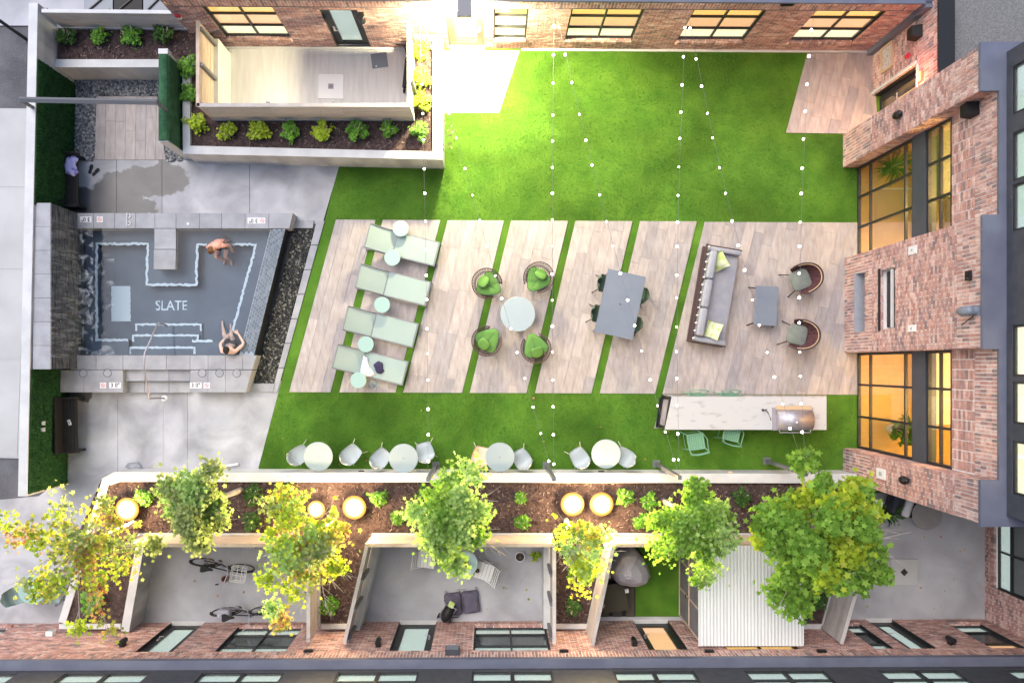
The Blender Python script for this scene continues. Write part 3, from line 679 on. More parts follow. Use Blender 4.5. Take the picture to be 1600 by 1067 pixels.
def window(root, fr, u0, u1, v0, v1, cols, rows, glass='glass', backs=None, inset=.05, fw=.045, frm='frame', name='window', sill=None, mw=None):
    """rows: fractions of split heights (absolute z). backs: list per row of material keys put 6 cm behind the panes"""
    mw = mw or fw
    f = MB(root); w0, w1 = -inset-.07, -inset
    fr.box(f, u0, u0+fw, v0, v1, w0, w1); fr.box(f, u1-fw, u1, v0, v1, w0, w1)
    fr.box(f, u0+fw, u1-fw, v0, v0+fw, w0, w1); fr.box(f, u0+fw, u1-fw, v1-fw, v1, w0, w1)
    if inset > .03:
        for (a_, c_, d_, e_) in ((u0-.004, u0+.012, v0-.004, v1+.004), (u1-.012, u1+.004, v0-.004, v1+.004), (u0+.012, u1-.012, v1-.012, v1+.004)): fr.box(f, a_, c_, d_, e_, w1+.001, -.004)
    cu = [u0+fw] + [u0+(u1-u0)*k/cols for k in range(1, cols)] + [u1-fw]; rv = [v0+fw] + list(rows) + [v1-fw]
    for k in range(1, cols): fr.box(f, cu[k]-mw/2, cu[k]+mw/2, v0+fw, v1-fw, w0+.002, w1-.002)
    for z in rows:
        for k in range(cols):
            a = cu[k]+(mw/2 if k else 0); c = cu[k+1]-(mw/2 if k < cols-1 else 0); fr.box(f, a, c, z-.025, z+.025, w0+.004, w1-.004)
    wo = f.build(name, M[frm], root)
    for r_ in range(len(rv)-1):
        for k in range(cols):
            g = MB(root); fr.box(g, cu[k]+.002, cu[k+1]-.002, rv[r_]+.002, rv[r_+1]-.002, -inset-.045, -inset-.035); g.build('pane', M[glass], wo)
            if backs:
                bk = backs[r_ % len(backs)]
                if bk:
                    g = MB(root); fr.box(g, cu[k]-.01, cu[k+1]+.01, rv[r_]-.01, rv[r_+1]+.01, -inset-.068, -inset-.056); g.build('blind', M[bk], wo)
    if sill:
        s_ = MB(root); n = int((u1-u0)/.078)
        for i in range(n):
            a = u0+(u1-u0)*i/n; fr.box(s_, a+.006, a+(u1-u0)/n-.006, v0-.13, v0-.004, -inset-.02, .05)
        s_.build('sill', M['brick'], wo)
    return wo
def door(root, fr, u0, u1, v1, glasskey='skyglass', back='lit_pale', frm='frame', inset=.07, v0=.0, handle_right=True, glow=None):
    f = MB(root); w0, w1 = -inset-.07, -inset; fw = .05
    fr.box(f, u0, u0+fw, v0, v1, w0, w1); fr.box(f, u1-fw, u1, v0, v1, w0, w1); fr.box(f, u0+fw, u1-fw, v1-fw, v1, w0, w1)
    for (a_, c_, d_, e_) in ((u0-.004, u0+.012, v0, v1+.004), (u1-.012, u1+.004, v0, v1+.004), (u0+.012, u1-.012, v1-.012, v1+.004)): fr.box(f, a_, c_, d_, e_, w1+.001, -.004)
    d = f.build('door', M[frm], root); g = MB(root); st = .14; a, c = u0+fw, u1-fw
    fr.box(g, a, a+st, v0, v1-fw, w0+.01, w1-.01); fr.box(g, c-st, c, v0, v1-fw, w0+.01, w1-.01); fr.box(g, a+st, c-st, v0, v0+.2, w0+.01, w1-.01); fr.box(g, a+st, c-st, v1-fw-.14, v1-fw, w0+.01, w1-.01)
    g.build('leaf_frame', M[frm], d)
    g = MB(root); fr.box(g, a+st, c-st, v0+.2, v1-fw-.14, -inset-.045, -inset-.03); g.build('pane', M[glasskey], d)
    if back: g = MB(root); fr.box(g, a+st-.01, c-st+.01, v0+.19, v1-fw-.13, -inset-.066, -inset-.056); g.build('blind', M[back], d)
    g = MB(root); hu = c-st/2 if handle_right else a+st/2
    g.tube([fr.pt(hu, 1.0, w1-.01), fr.pt(hu, 1.0, w1+.05), fr.pt(hu-.11*(1 if handle_right else -1), 1.0, w1+.05)], .012, 6); fr.box(g, hu-.025, hu+.025, .93, 1.13, w1-.01, w1+.008); g.build('handle', M['steel'], d)
    g = MB(root); fr.box(g, u0, u1, v0-.03, v0, -inset-.2, .04); g.build('threshold', M['whitewall'], d)
    return d
# ------------------------------------------------------------------ north building
na, nb = P(315, 73.2), P(1362, 80.2)
nfr = WF(na.xy, nb.xy); NB = thing('north_building', 'red brick building with warm lit windows along the top edge', 'building', (na+nb)/2)
def nu(px): return nfr.u(P(px, 80))
nwin = [(366, 464), (770.5, 820), (879, 980.5), (1049, 1150), (1219, 1316)]
nd = [(527, 580), (702, 757)]
holes = [(nu(a), nu(c), .58, 2.36) for a, c in nwin] + [(nu(a), nu(c), -.1, 2.22) for a, c in nd]
brickwall(NB, nfr, -.03, [(2.38, 'run'), (2.80, 'soldier')], holes)
for i, (a, c) in enumerate(nwin):
    window(NB, nfr, nu(a), nu(c), .58, 2.36, 1 if i == 1 else 2, [1.19, 1.84], 'glass', ['lit_cream', 'lit_peach' if i != 1 else 'lit_cream', 'lit_orange'], sill=True, frm='frame')
door(NB, nfr, nu(527), nu(580), 2.22, 'skyglass', 'lit_pale', handle_right=False)
M['tandoor'] = mk('tan_door', (.13, .095, .06), rough=.5)
M['doorblind'] = mk('tan_door_blind', (.22, .17, .12), rough=.8)
dd = door(NB, nfr, nu(702), nu(757), 2.22, 'skyglass', 'doorblind', 'tandoor')
b = MB(NB); nfr.box(b, -.1, nfr.L+.02, 2.80, 2.86, -.35, .05); b.build('coping', M['coping_metal'], NB)
b = MB(NB); nfr.box(b, .0, nfr.L-.02, 2.372, 2.384, -.02, .012); b.build('lintel_strip', M['post'], NB)
b = MB(NB); nfr.box(b, .3, nfr.L-.1, 2.3, 2.7, -6, -.3); b.build('roof', M['roof'], NB)
b = MB(NB); nfr.box(b, .02, nfr.L-.02, -.05, 2.3, -.9, -.75); b.build('inner_wall', M['roomwall'], NB)
b = MB(NB); nfr.box(b, 0, nu(690)-.05, -.04, .03, -.01, .06); nfr.box(b, nu(815), nfr.L, -.04, .03, -.01, .06); b.build('base_ledge', M['whitewall'], NB)
finish_bricks(NB, 300)
def sconce(px, py, fr_, plane, label, kind='cyl', sz=.09, grp=None):
    """black wall lamp fixed at photo point on a wall frame; plane: ('x',X) or ('y',Y)"""
    q = PX(px, py, plane[1]) if plane[0] == 'x' else PY(px, py, plane[1])
    t = thing('wall_sconce', label, 'wall lamp', q, 0, grp); n = Vector((fr_.n.x, fr_.n.y, 0)); dd = Vector((fr_.d.x, fr_.d.y, 0))
    m = MB(); m.box(n*.015, (.12, .12, .14), fr_.rz); m.build('back_plate', M['sconce'], t)
    m = MB(); c = n*(.05+sz); m.lathe([(sz*.9, -.14), (sz, -.13), (sz, .13), (sz*.8, .15)], 14, c); m.build('lamp_body', M['sconce'], t)
    m = MB(); m.tube([n*.0, n*(.05+sz*.5)], .03, 8); m.build('arm', M['sconce'], t); return t
yN = lambda px: nfr.pt(nu(px), 0).y
sconce(565, 21, nfr, ('y', yN(560)), 'black wall lamp right of the patio door in the north wall')
# big lit door lamp
q = Vector((-.62, yN(727)-.33, 3.02)); ld = thing('door_lamp', 'bright wall lamp above the tan door of the north building', 'wall lamp', q)
m = MB(); m.bb(-.17, .17, -.20, .20, .0, .10); m.bb(-.09, .09, .18, .33, -.04, .06); m.build('housing', M['post'], ld)
m = MB(); m.bb(-.13, .13, -.16, .16, -.022, -.001); m.build('lens', M['sconceglow'], ld)
def lamp(name, loc, energy, color, kind='POINT', radius=.08, rot=None, spot=None, blend=.6):
    l = bpy.data.lights.new(name, kind); l.energy = energy; l.color = color
    if kind in ('POINT', 'SPOT'): l.shadow_soft_size = radius
    if kind == 'SPOT': l.spot_size = spot; l.spot_blend = blend
    if kind == 'AREA': l.size = radius
    o = bpy.data.objects.new(name, l); C.objects.link(o); o.location = loc
    if rot: o.rotation_euler = rot
    return o
lamp('door_lamp_light', q+Vector((0, 0, -.06)), DOORW, (1, .87, .52), 'SPOT', .2, (0, 0, 0), R(172), .25)
def flat_on(root_label, cat, px0, py0, px1, py1, plane, th, mat, name, parts=None):
    f = PX if plane[0] == 'x' else PY; a, c = f(px0, py0, plane[1]), f(px1, py1, plane[1]); mid = (a+c)/2
    t = thing(name, root_label, cat, mid); m = MB()
    if plane[0] == 'x': m.box((-th/2, 0, 0), (th, abs(a.y-c.y), abs(a.z-c.z)))
    else: m.box((0, th/2*plane[2], 0), (abs(a.x-c.x), th, abs(a.z-c.z)))
    m.build('body', M[mat], t); return t, mid
# fire strobe at the west end of the north wall
q = PY(291, 20, yN(315)+.0); t = thing('fire_alarm', 'red and white fire alarm on the brick corner by the fence', 'alarm', Vector((nfr.pt(.12, 1.9, .0).x, nfr.pt(.12, 0, .0).y, 1.9)))
m = MB(); m.box((0, -.03, 0), (.13, .05, .10)); m.build('strobe', M['red'], t); m = MB(); m.box((0, -.03, -.09), (.10, .05, .07)); m.build('horn', M['white'], t)
t = thing('wall_vent', 'long dark vent in the soldier course above the last north window', 'vent', PY(1230, 6, yN(1230))); m = MB(); m.box((0, -.02, 0), (.30, .05, .10)); m.build('hood', M['sconce'], t); m = MB(); [m.box((0, -.05, z), (.26, .01, .012)) for z in (-.03, 0, .03)]; m.build('louver', M['frame'], t)
# ------------------------------------------------------------------ link wall at the north-east corner
XL = 10.46; la, lb = Vector((XL, 8.60)), Vector((XL, 5.9))
lfr = WF((XL, 8.60), (XL, 6.05)); LB = thing('link_building', 'low brick link wall with dark entry recess and lit exit sign', 'building', (XL, 7.4, 0))
ul = lambda Y: 8.60-Y
brickwall(LB, lfr, -.03, [(2.28, 'run'), (3.1, 'soldier')], [(ul(7.36), ul(6.05), -.1, 2.2)])
b = MB(LB); b.bb(XL-.03, XL+.02, 6.05, 7.36, 2.2, 2.26); b.build('lintel', M['whitewall'], LB)
b = MB(LB); b.bb(XL+.02, XL+.9, 7.36, 7.5, -.02, 2.2); b.bb(XL+.02, XL+.9, 6.1, 7.36, 2.26, 2.4); b.build('recess_lining', M['black'], LB)
b = MB(LB); b.bb(XL+.2, XL+.28, 6.1, 7.30, -.02, .10); b.bb(XL+.2, XL+.28, 6.1, 7.3, 2.1, 2.2); b.bb(XL+.2, XL+.28, 7.2, 7.36, .10, 2.1); b.bb(XL+.2, XL+.28, 6.66, 6.74, .10, 2.1); dr = b.build('entry_door', M['frame'], LB)
b = MB(LB); b.bb(XL+.235, XL+.245, 6.1, 7.2, .10, 2.1); b.build('pane', M['glass'], dr)
b = MB(LB); b.bb(XL+.7, XL+.75, 6.05, 7.3, .0, 2.2); b.build('lit_room', M['lit_orange'], LB)
b = MB(LB); b.tube([(XL+.19, 6.9, 1.0), (XL+.14, 6.9, 1.0), (XL+.14, 7.1, 1.0)], .014); b.build('handle', M['steel'], dr)
b = MB(LB); b.bb(XL-.04, XL+.06, 7.39, 7.46, -.02, 2.2); b.build('downpipe', M['whitewall'], LB)
b = MB(LB); b.bb(XL-.03, XL+.35, 6.0, 8.75, 3.1, 3.16); b.build('coping', M['black'], LB)
b = MB(LB); b.bb(XL-.16, XL+.1, 8.46, 8.62, -.02, 2.86); b.build('corner_trim', M['coping_metal'], LB)
b = MB(LB); b.bb(XL+.3, 17, 4, 14, 2.5, 2.75); b.build('roof', M['roof'], LB)
finish_bricks(LB, 120)
t = thing('exit_sign', 'small glowing exit sign on the brick link wall', 'sign', PX(1439, 120, XL)); m = MB(); m.box((-.03, 0, 0), (.05, .26, .16)); m.build('housing', M['exitred'], t); m = MB(); m.box((-.062, 0, 0), (.012, .22, .12)); m.build('face', M['exit'], t)
lamp('entry_light', (XL+.45, 6.5, 2.0), 130, (1, .50, .22), radius=.1)
lamp('exit_sign_light', PX(1439, 120, XL)+Vector((-.25, -.1, 0)), 16, (1, .2, .10), radius=.08)
t = thing('framed_notice', 'framed notice with white and red print on the link wall', 'sign', PX(1388, 90, XL)); m = MB()
for (y, z, dy, dz) in ((0, .27, .66, .05), (0, -.27, .66, .05), (.31, 0, .05, .5), (-.31, 0, .05, .5)): m.box((-.03, y, z), (.06, dy, dz))
m.build('frame', M['tan'], t); m = MB(); m.box((-.02, 0, 0), (.02, .58, .5)); m.build('sheet', M['paper'], t)
t = thing('fire_alarm', 'small red fire alarm right of the framed notice', 'alarm', PX(1421, 87, XL)); m = MB(); m.box((-.03, 0, 0), (.06, .10, .10)); m.build('strobe', M['red'], t); m = MB(); m.box((-.03, -.0, -.09), (.05, .09, .06)); m.build('horn', M['red'], t)
def speaker(q, label):
    t = thing('wall_speaker', label, 'speaker', q); m = MB(); m.add([(-.22, -.12, -.14), (-.22, .12, -.14), (0, .15, -.16), (0, -.15, -.16), (-.26, -.12, .14), (-.26, .12, .14), (0, .15, .16), (0, -.15, .16)], [(3, 2, 1, 0), (4, 5, 6, 7), (0, 1, 5, 4), (1, 2, 6, 5), (2, 3, 7, 6), (3, 0, 4, 7)]); m.build('cabinet', M['bench'], t)
    m = MB(); m.box((.0, 0, 0), (.06, .1, .1)); m.build('bracket', M['black'], t); return t
speaker(PX(1436, 52, XL), 'dark boxy speaker high on the link wall')
# ------------------------------------------------------------------ east building
XP, XG = 9.65, 10.02
EB = thing('east_building', 'tall brick building with big yellow lit windows and dark upper storey', 'building', (XP, 1.5, 0))
ZT = 5.88; cour = [(1.52, 'soldier'), (5.06, 'run'), (ZT, 'soldier')]
yNP1, yNP0, yM1, yM0, yS1, yS0 = 6.30, 5.40, 2.93, .33, -2.28, -3.14
fN = WF((XP, yNP1), (XP, yNP0)); fM = WF((XP+.04, yM1), (XP+.04, yM0)); fS = WF((XP, yS1), (XP, yS0))
brickwall(EB, fN, -.03, cour, [], core=.5, ins=.016)
# fireplace niche and tv niche in the middle pier
um = lambda Y: yM1-Y
fa, fb = PX(1335, 428, XP+.04), PX(1353, 518, XP+.04); ta, tb_ = PX(1376, 423, XP+.04), PX(1399, 512, XP+.04)
brickwall(EB, fM, -.03, cour, [(um(fa.y), um(fb.y), fa.z, fb.z), (um(ta.y), um(tb_.y), ta.z, tb_.z)], core=.5, ins=.016)
brickwall(EB, fS, -.03, cour, [], core=.5, ins=.016)
fNs = WF((XP, yNP0), (XG+.1, yNP0)); brickwall(EB, fNs, -.03, [(5.06, 'run'), (ZT, 'soldier')], [], core=.2, u0=.0, ins=.016)
fMs = WF((XP+.04, yM0), (XG+.1, yM0)); brickwall(EB, fMs, -.03, [(5.06, 'run'), (ZT, 'soldier')], [], core=.2, ins=.016)
fSn = WF((XG+.1, yS1), (XP, yS1)); brickwall(EB, fSn, -.03, [(5.06, 'run'), (ZT, 'soldier')], [], core=.2, ins=.016)
for ya, yb in ((yNP0, yM1), (yM0, yS1)):
    fu = WF((XG, ya), (XG, yb)); brickwall(EB, fu, 4.34, [(5.14, 'stack'), (ZT-.02, 'soldier')], [], core=.25)
    # big storefront window: lower 3x3, spandrel, upper 3x2
    window(EB, fu, 0, fu.L, .0, 2.80, 3, [.68, 2.40], 'glass', None, inset=.02, fw=.07, mw=.055, name='storefront_window')
    window(EB, fu, 0, fu.L, 3.34, 4.33, 3, [3.86], 'glass', None, inset=.02, fw=.07, mw=.055, name='storefront_window')
    b = MB(EB); fu.box(b, 0, fu.L, 2.80, 3.34, -.25, .01); b.build('spandrel_panel', M['spandrel'], EB)
# niches
b = MB(EB); b.bb(XP+.46, XP+.48, fb.y, fa.y, fa.z, fb.z); b.build('fireplace_back', M['gutter'], EB)
b = MB(EB); zz = fa.z; b.bb(XP+.03, XP+.3, fb.y, fa.y, zz, zz+.03); b.build('hearth_shelf', M['sofa'], EB)
b = MB(EB); b.bb(XP+.30, XP+.34, tb_.y, ta.y, ta.z, tb_.z); b.build('niche_back', M['gutter'], EB)
t = thing('television', 'black screen in the brick niche above the fireplace', 'television', (XP+.2, (ta.y+tb_.y)/2, (ta.z+tb_.z)/2)); hh = (tb_.z-ta.z)/2-.03; ww = (ta.y-tb_.y)/2-.05
m = MB(); m.bb(-.02, .04, -ww, ww, -hh, hh); m.build('casing', M['black'], t); m = MB(); m.bb(-.026, -.021, -ww+.03, ww-.03, -hh+.03, hh-.03); m.build('screen', M['frame'], t)
b = MB(EB); b.bb(XP+.0, XP+.06, tb_.y-.05, ta.y+.05, ta.z-.06, ta.z-.005); b.build('niche_sill', M['frame'], EB)
b = MB(EB); b.bb(XP+.06, XP+.10, tb_.y+.02, ta.y-.02, ta.z+(tb_.z-ta.z)*.62, ta.z+(tb_.z-ta.z)*.74); b.build('niche_trim', M['whitewall'], EB)
# coping over the brick storey and upper storey
b = MB(EB); XU = 10.13
for ya, yb, x0 in ((yNP1+.04, yNP0-.02, XP-.03), (yNP0-.02, yM1+.02, XG-.03), (yM1+.02, yM0-.02, XP+.01), (yM0-.02, yS1+.02, XG-.03), (yS1+.02, yS0-.04, XP-.03)): b.bb(x0, XU+.02, yb, ya, ZT, ZT+.07)
b.bb(XU+.021, 16, yNP1-.14, yNP1+.04, ZT, ZT+.07); b.bb(XU+.021, 16, yS0-.04, yS0+.16, ZT, ZT+.07); b.build('coping', M['coping_metal'], EB)
fU = WF((XU, yNP1-.16), (XU, yS0+.18))
uwin = []
for (ya, yb, lit) in ((104, 180, 0), (208, 284, 0), (289, 362, 0), (508, 588, 1), (596, 662, 1), (688, 772, 1)):
    za = PX(1583, ya, XU); zb = PX(1583, yb, XU); uwin.append((fU.u((XU, za.y)), fU.u((XU, zb.y)), lit))
b = MB(EB); us = [0]
def seg(u0, u1, v0, v1): fU.box(b, u0, u1, v0, v1, -.25, 0)
last = 0
for (a, c, lit) in uwin:
    seg(last, a, ZT+.0, 16.6); seg(a, c, ZT, 6.12); seg(a, c, 7.9, 16.6); last = c
seg(last, fU.L, ZT, 16.6); b.build('upper_wall', M['stucco'], EB)  # unseen height above the windows raised to shade the courtyard edge
for (a, c, lit) in uwin: window(EB, fU, a, c, 6.12, 7.9, 1, [7.0], 'skyglass', ['lit_cream' if lit else 'lit_pale'], inset=.015, fw=.045, name='upper_window')
b = MB(EB); b.bb(XU+.26, 16, yS0+.18, yNP1-.16, 16.3, 16.5); b.bb(XU+.2, 16, yS0+.16, yS0+.3, ZT+.07, 16.3); b.bb(XU+.2, 16, yNP1-.3, yNP1-.16, ZT+.07, 16.3); b.build('upper_mass', M['stucco'], EB)  # unseen sides and top follow the raised height, blocking sky light
# room behind the storefronts
b = MB(EB); b.bb(XG+.05, 14.5, yS1-.6, yNP0+.6, -.05, .005); b.build('room_floor', M['roomfloor'], EB)
b = MB(EB); b.bb(14.5, 14.6, yS1-.6, yNP0+.6, 0, 4.5); b.bb(XG+.4, 14.5, yNP0+.45, yNP0+.55, 0, 4.5); b.bb(XG+.4, 14.5, yS1-.55, yS1-.45, 0, 4.5); b.bb(XG+.3, 14.5, yM0+1.2, yM0+1.3, 0, 4.5); b.build('room_wall', M['roomwall'], EB)
b = MB(EB); b.bb(XG+.28, 14.6, yS1-.6, yNP0+.6, 4.5, 4.6); b.build('room_ceiling', M['roomwall'], EB)
b = MB(EB); b.bb(XP+.5, 16, yS0+.02, yNP1-.02, 4.7, ZT-.01); b.bb(XP+.5, 16, yS0+.02, yS0+.2, -.02, 4.7); b.bb(XP+.5, 16, yNP1-.2, yNP1-.02, -.02, 4.7); b.build('building_core', M['stucco'], EB)
for k, (x, y) in enumerate(((11.2, 4.2), (12.8, 4.2), (11.2, -1.0), (12.8, -1.0))):
    t = thing('ceiling_lamp', ['warm ceiling lamp inside the upper storefront near the glass', 'warm ceiling lamp deep inside the upper storefront room', 'warm ceiling lamp inside the lower storefront near the glass', 'warm ceiling lamp deep inside the lower storefront room'][k], 'lamp', (x, y, 4.36), group='lamps inside the lit rooms')
    m = MB(); m.lathe([(.14, 0), (.16, .02), (.16, .12), (.05, .14)], 16); m.build('shade', M['white'], t); m = MB(); m.lathe([(.12, -.012), (.12, -.002)], 16); m.build('lens', M['lit_cream'], t)
    lamp('ceiling_lamp_light', (x, y, 4.2), ROOMW, (1, .66, .22), radius=.2)
finish_bricks(EB, 300)
# things on the east wall
for (px, py, X, lab) in ((1408, 180, XP, 'black oval wall lamp on the north brick pier of the tall building'), (1418, 750, XP, 'black oval wall lamp on the south brick pier of the tall building')):
    t = thing('wall_sconce', lab, 'wall lamp', PX(px, py, X)); m = MB(); m.ell((-.09, 0, 0), (.09, .10, .17), 14, 8); m.build('lamp_body', M['sconce'], t, True); m = MB(); m.box((-.01, 0, 0), (.03, .1, .14)); m.build('back_plate', M['sconce'], t)
speaker(PX(1523, 172, XG), 'dark boxy speaker above the upper storefront window')
t = thing('security_camera', 'grey dome security camera on a bracket on the middle pier', 'camera', PX(1522, 486, XP+.04)); m = MB(); m.tube([(0, 0, .12), (-.12, 0, .12)], .08, 10); m.box((-.02, 0, .1), (.04, .2, .2)); m.build('bracket', M['greytable'], t); m = MB(); m.lathe([(.02, -.24), (.07, -.22), (.10, -.12), (.10, .12), (.05, .18)], 14, (-.16, 0, 0)); m.build('housing', M['greytable'], t, True); m = MB(); m.ell((-.16, 0, -.24), (.05, .05, .05), 10, 6); m.build('dome', M['white'], t, True)
m = MB(); m.tube([(-.02, -.1, .02), (-.12, -.2, -.05), (-.12, -.27, -.2), (-.02, -.22, -.3)], .012); m.build('cable', M['black'], t)
t, q = flat_on('small dark junction box high on the middle brick pier', 'box', 1512, 424, 1519, 438, ('x', XP+.04), .06, 'bench', 'junction_box'); m = MB(); m.box((-.07, 0, 0), (.02, .08, .06)); m.build('cover', M['bench'], t)
for px, py, lab in ((1427, 391, 'white plate on the middle pier above the niche, by the upper window'), (1426, 513, 'white plate on the middle pier below the niche')):
    t, q = flat_on(lab, 'wall plate', px-6, py-5, px+6, py+5, ('x', XP+.04), .03, 'white', 'wall_plate'); m = MB(); m.box((-.035, 0, 0), (.012, .05, .05)); m.build('socket', M['tabletop'], t)
t, q = flat_on('white square panel on the south brick pier', 'wall plate', 1371, 730, 1384, 750, ('x', XP), .03, 'white', 'wall_plate'); m = MB(); m.box((-.034, 0, 0), (.01, .1, .14)); m.build('lid', M['tabletop'], t)
# ------------------------------------------------------------------ south building
sa, sb_ = P(-60, 974), P(1543, 967); sfr = WF(sb_.xy, sa.xy)   # runs east to west, outward = north
SB = thing('south_building', 'brick row building with dark upper storey along the bottom edge', 'building', (0, sa.y, 0))
su = lambda px: sfr.u(P(px, 970))
swin = [(-30, 30), (379, 479), (742, 851), (1099, 1200), (1306, 1334), (1470, 1519)]; sdoor = [(267, 320), (624, 682.5), (989, 1044), (1353, 1394)]
holes = [(su(c), su(a), .36, 2.16) for a, c in swin] + [(su(c), su(a), -.1, 2.14) for a, c in sdoor]
brickwall(SB, sfr, -.03, [(2.2, 'run'), (2.72, 'soldier')], holes)
for i, (a, c) in enumerate(swin):
    bk = ['lit_pale', 'blindgrey', 'lit_pale']
    if i == 3: bk = ['lit_orange', 'lit_peach', 'lit_orange']
    if i == 5: bk = ['lit_pale', 'blindgrey', 'lit_peach']
    window(SB, sfr, su(c), su(a), .36, 2.16, 1 if i in (0, 4, 5) else 2, [.84, 1.66], 'skyglass', bk, sill=True)
for i, (a, c) in enumerate(sdoor): door(SB, sfr, su(c), su(a), 2.14, 'skyglass' if i != 2 else 'glass', 'lit_pale' if i != 2 else 'lit_peach', handle_right=(i != 1))
b = MB(SB); sfr.box(b, -1, sfr.L, 2.72, 2.86, -.2, .06); b.build('ledge', M['coping_metal'], SB)
fU2 = WF(sfr.pt(-3, 0, -.16).xy, sfr.pt(sfr.L, 0, -.16).xy); uw = []
for (x0, x1) in ((85, 222), (305, 437), (522, 652), (737, 865), (962, 1092), (1172, 1300), (1385, 1510), (1588, 1700), (-110, 10)):
    pa, pb = PY(x0, 1056, fU2.A.y), PY(x1, 1056, fU2.A.y); uw.append((fU2.u(pb), fU2.u(pa)))
uw.sort(); b = MB(SB); last = 0
for (a, c) in uw:
    fU2.box(b, last, a, 2.86, 15.2, -.25, 0); fU2.box(b, a, c, 2.86, 3.02, -.25, 0); fU2.box(b, a, c, 4.5, 15.2, -.25, 0); last = c
fU2.box(b, last, fU2.L, 2.86, 15.2, -.25, 0); b.build('upper_wall', M['stucco'], SB)  # wall carried up out of view to block sky and darken the patios
for (a, c) in uw: window(SB, fU2, a, c, 3.02, 4.5, 2, [3.52], 'skyglass', ['lit_pale', 'lit_pale'], inset=.015, fw=.045, mw=.09, name='upper_window')
b = MB(SB); sfr.box(b, -1, sfr.L, 15.2, 15.3, -3, -.1); b.build('roof', M['roof'], SB)
# side wall closing the south-east patio
XE = 13.55; efr = WF((XE, yS0-.1), (XE, sb_.y-.02)); ew = [(.5, 2.6)]
brickwall(SB, efr, -.03, [(2.6, 'run'), (2.85, 'soldier')], [(.75, 2.75, .45, 2.3)])
window(SB, efr, .75, 2.75, .45, 2.3, 2, [.95], 'skyglass', ['lit_pale', 'blindgrey'], sill=True)
b = MB(SB); b.bb(XE-.06, 17, sb_.y, yS0-.05, 2.85, 3.0); b.build('side_ledge', M['coping_metal'], SB)
b = MB(SB); b.bb(XE+.26, 17, sb_.y-.5, yS0-.1, 3.0, 16.5); b.build('side_mass', M['stucco'], SB)  # unseen upper part raised to keep sky light off the corner patio
finish_bricks(SB, 300)
ySf = lambda px: sfr.pt(su(px), 0).y
for px, py, lab in ((192, 1009, 'black wall lamp left of the bicycle patio door'), (591, 1009, 'black wall lamp left of the suitcase patio door'), (991, 1008, 'black wall lamp left of the orange lit door'), (1486, 1006, 'black wall lamp right of the corner patio door')):
    sconce(px, py, sfr, ('y', ySf(px)), lab, sz=.07)
for px, lab in ((482, 'dark vent in the soldier course right of the bicycle patio'), (881, 'dark vent in the soldier course right of the suitcase patio'), (1284, 'dark vent in the soldier course beside the white roof'), (1108, 'dark vent in the soldier course above the white roof')):
    t = thing('wall_vent', lab, 'vent', PY(px, 1018, ySf(px))); m = MB(); m.box((0, .02, 0), (.22, .05, .10)); m.build('hood', M['sconce'], t); m = MB(); [m.box((0, .05, z), (.19, .01, .012)) for z in (-.03, 0, .03)]; m.build('louver', M['frame'], t)
t = thing('utility_box', 'square dark grey utility box on the wall below the dark upper storey', 'box', PY(707, 1020, ySf(707))); m = MB(); m.box((0, .07, 0), (.34, .14, .30)); m.build('body', M['stucco'], t); m = MB(); m.box((0, .145, 0), (.30, .012, .26)); m.build('lid', M['greytable'], t)
t = thing('utility_box', 'small white box on the brick wall beside the outdoor table', 'box', PY(79, 992, ySf(79))); m = MB(); m.box((0, .06, 0), (.18, .12, .16)); m.build('body', M['white'], t); m = MB(); m.box((0, .125, 0), (.14, .012, .12)); m.build('lid', M['tabletop'], t)
# ------------------------------------------------------------------ free-standing walls, planters, fences
def wallthing(name, label, cat, polys, mat, caps=None):
    c = polys[0][0][0]; t = thing(name, label, cat, (c[0], c[1], 0))
    for pg, z0, z1 in polys: m = MB(t); m.prism(pg, z0, z1); m.build('wall_section', M[mat], t)
    for pg, z0, z1, mt, nm in (caps or []): m = MB(t); m.prism(pg, z0, z1); m.build(nm, M[mt], t)
    return t
ZBW = 1.77
bwE = lambda y: 59 - (y-5)*17/770; bwW = lambda y: 45 - (y-5)*17/770
bwp = lambda xs, y: P(xs(y), y, ZBW).xy
core = [bwp(bwE, 5), bwp(bwW, 5), bwp(bwW, 775), bwp(bwE, 775)]
BW = wallthing('boundary_wall', 'long white topped boundary wall clad in green turf at the left', 'wall', [(core, -.05, ZBW-.03)], 'greywall')
m = MB(BW); m.prism(core, ZBW-.03, ZBW); m.build('cap', M['whitewall'], BW)
def clad(y0, y1):
    m = MB(BW); a, c = bwp(bwE, y0), bwp(bwE, y1); o_ = Vector((.035, 0)); m.prism([a, a+o_, c+o_, c], -.02, ZBW-.035); m.build('turf_cladding', M['turfwall'], BW)
    t = MB(); r = random.Random(int(y0)); 
    for k in range(int(abs(a.y-c.y)*900)):
        f = r.random(); q = a.lerp(c, f)+o_; z = r.uniform(0, ZBW-.04); t.add([(q.x, q.y-.012, z), (q.x, q.y+.012, z), (q.x+r.uniform(.02, .05), q.y+r.uniform(-.03, .03), z-r.uniform(-.02, .05))], [(0, 1, 2)])
    t.org = BW.location.copy(); M.setdefault('cladblade', mk('cladding_blade', (.02, .06, .02), rough=.9, ramp=[(.010, .042, .012), (.02, .07, .022), (.03, .09, .03), (.014, .05, .016)], spec=.1)); t.build('turf_tufts', M['cladblade'], BW)['kind'] = 'stuff'
clad(92, 319); clad(577, 772)
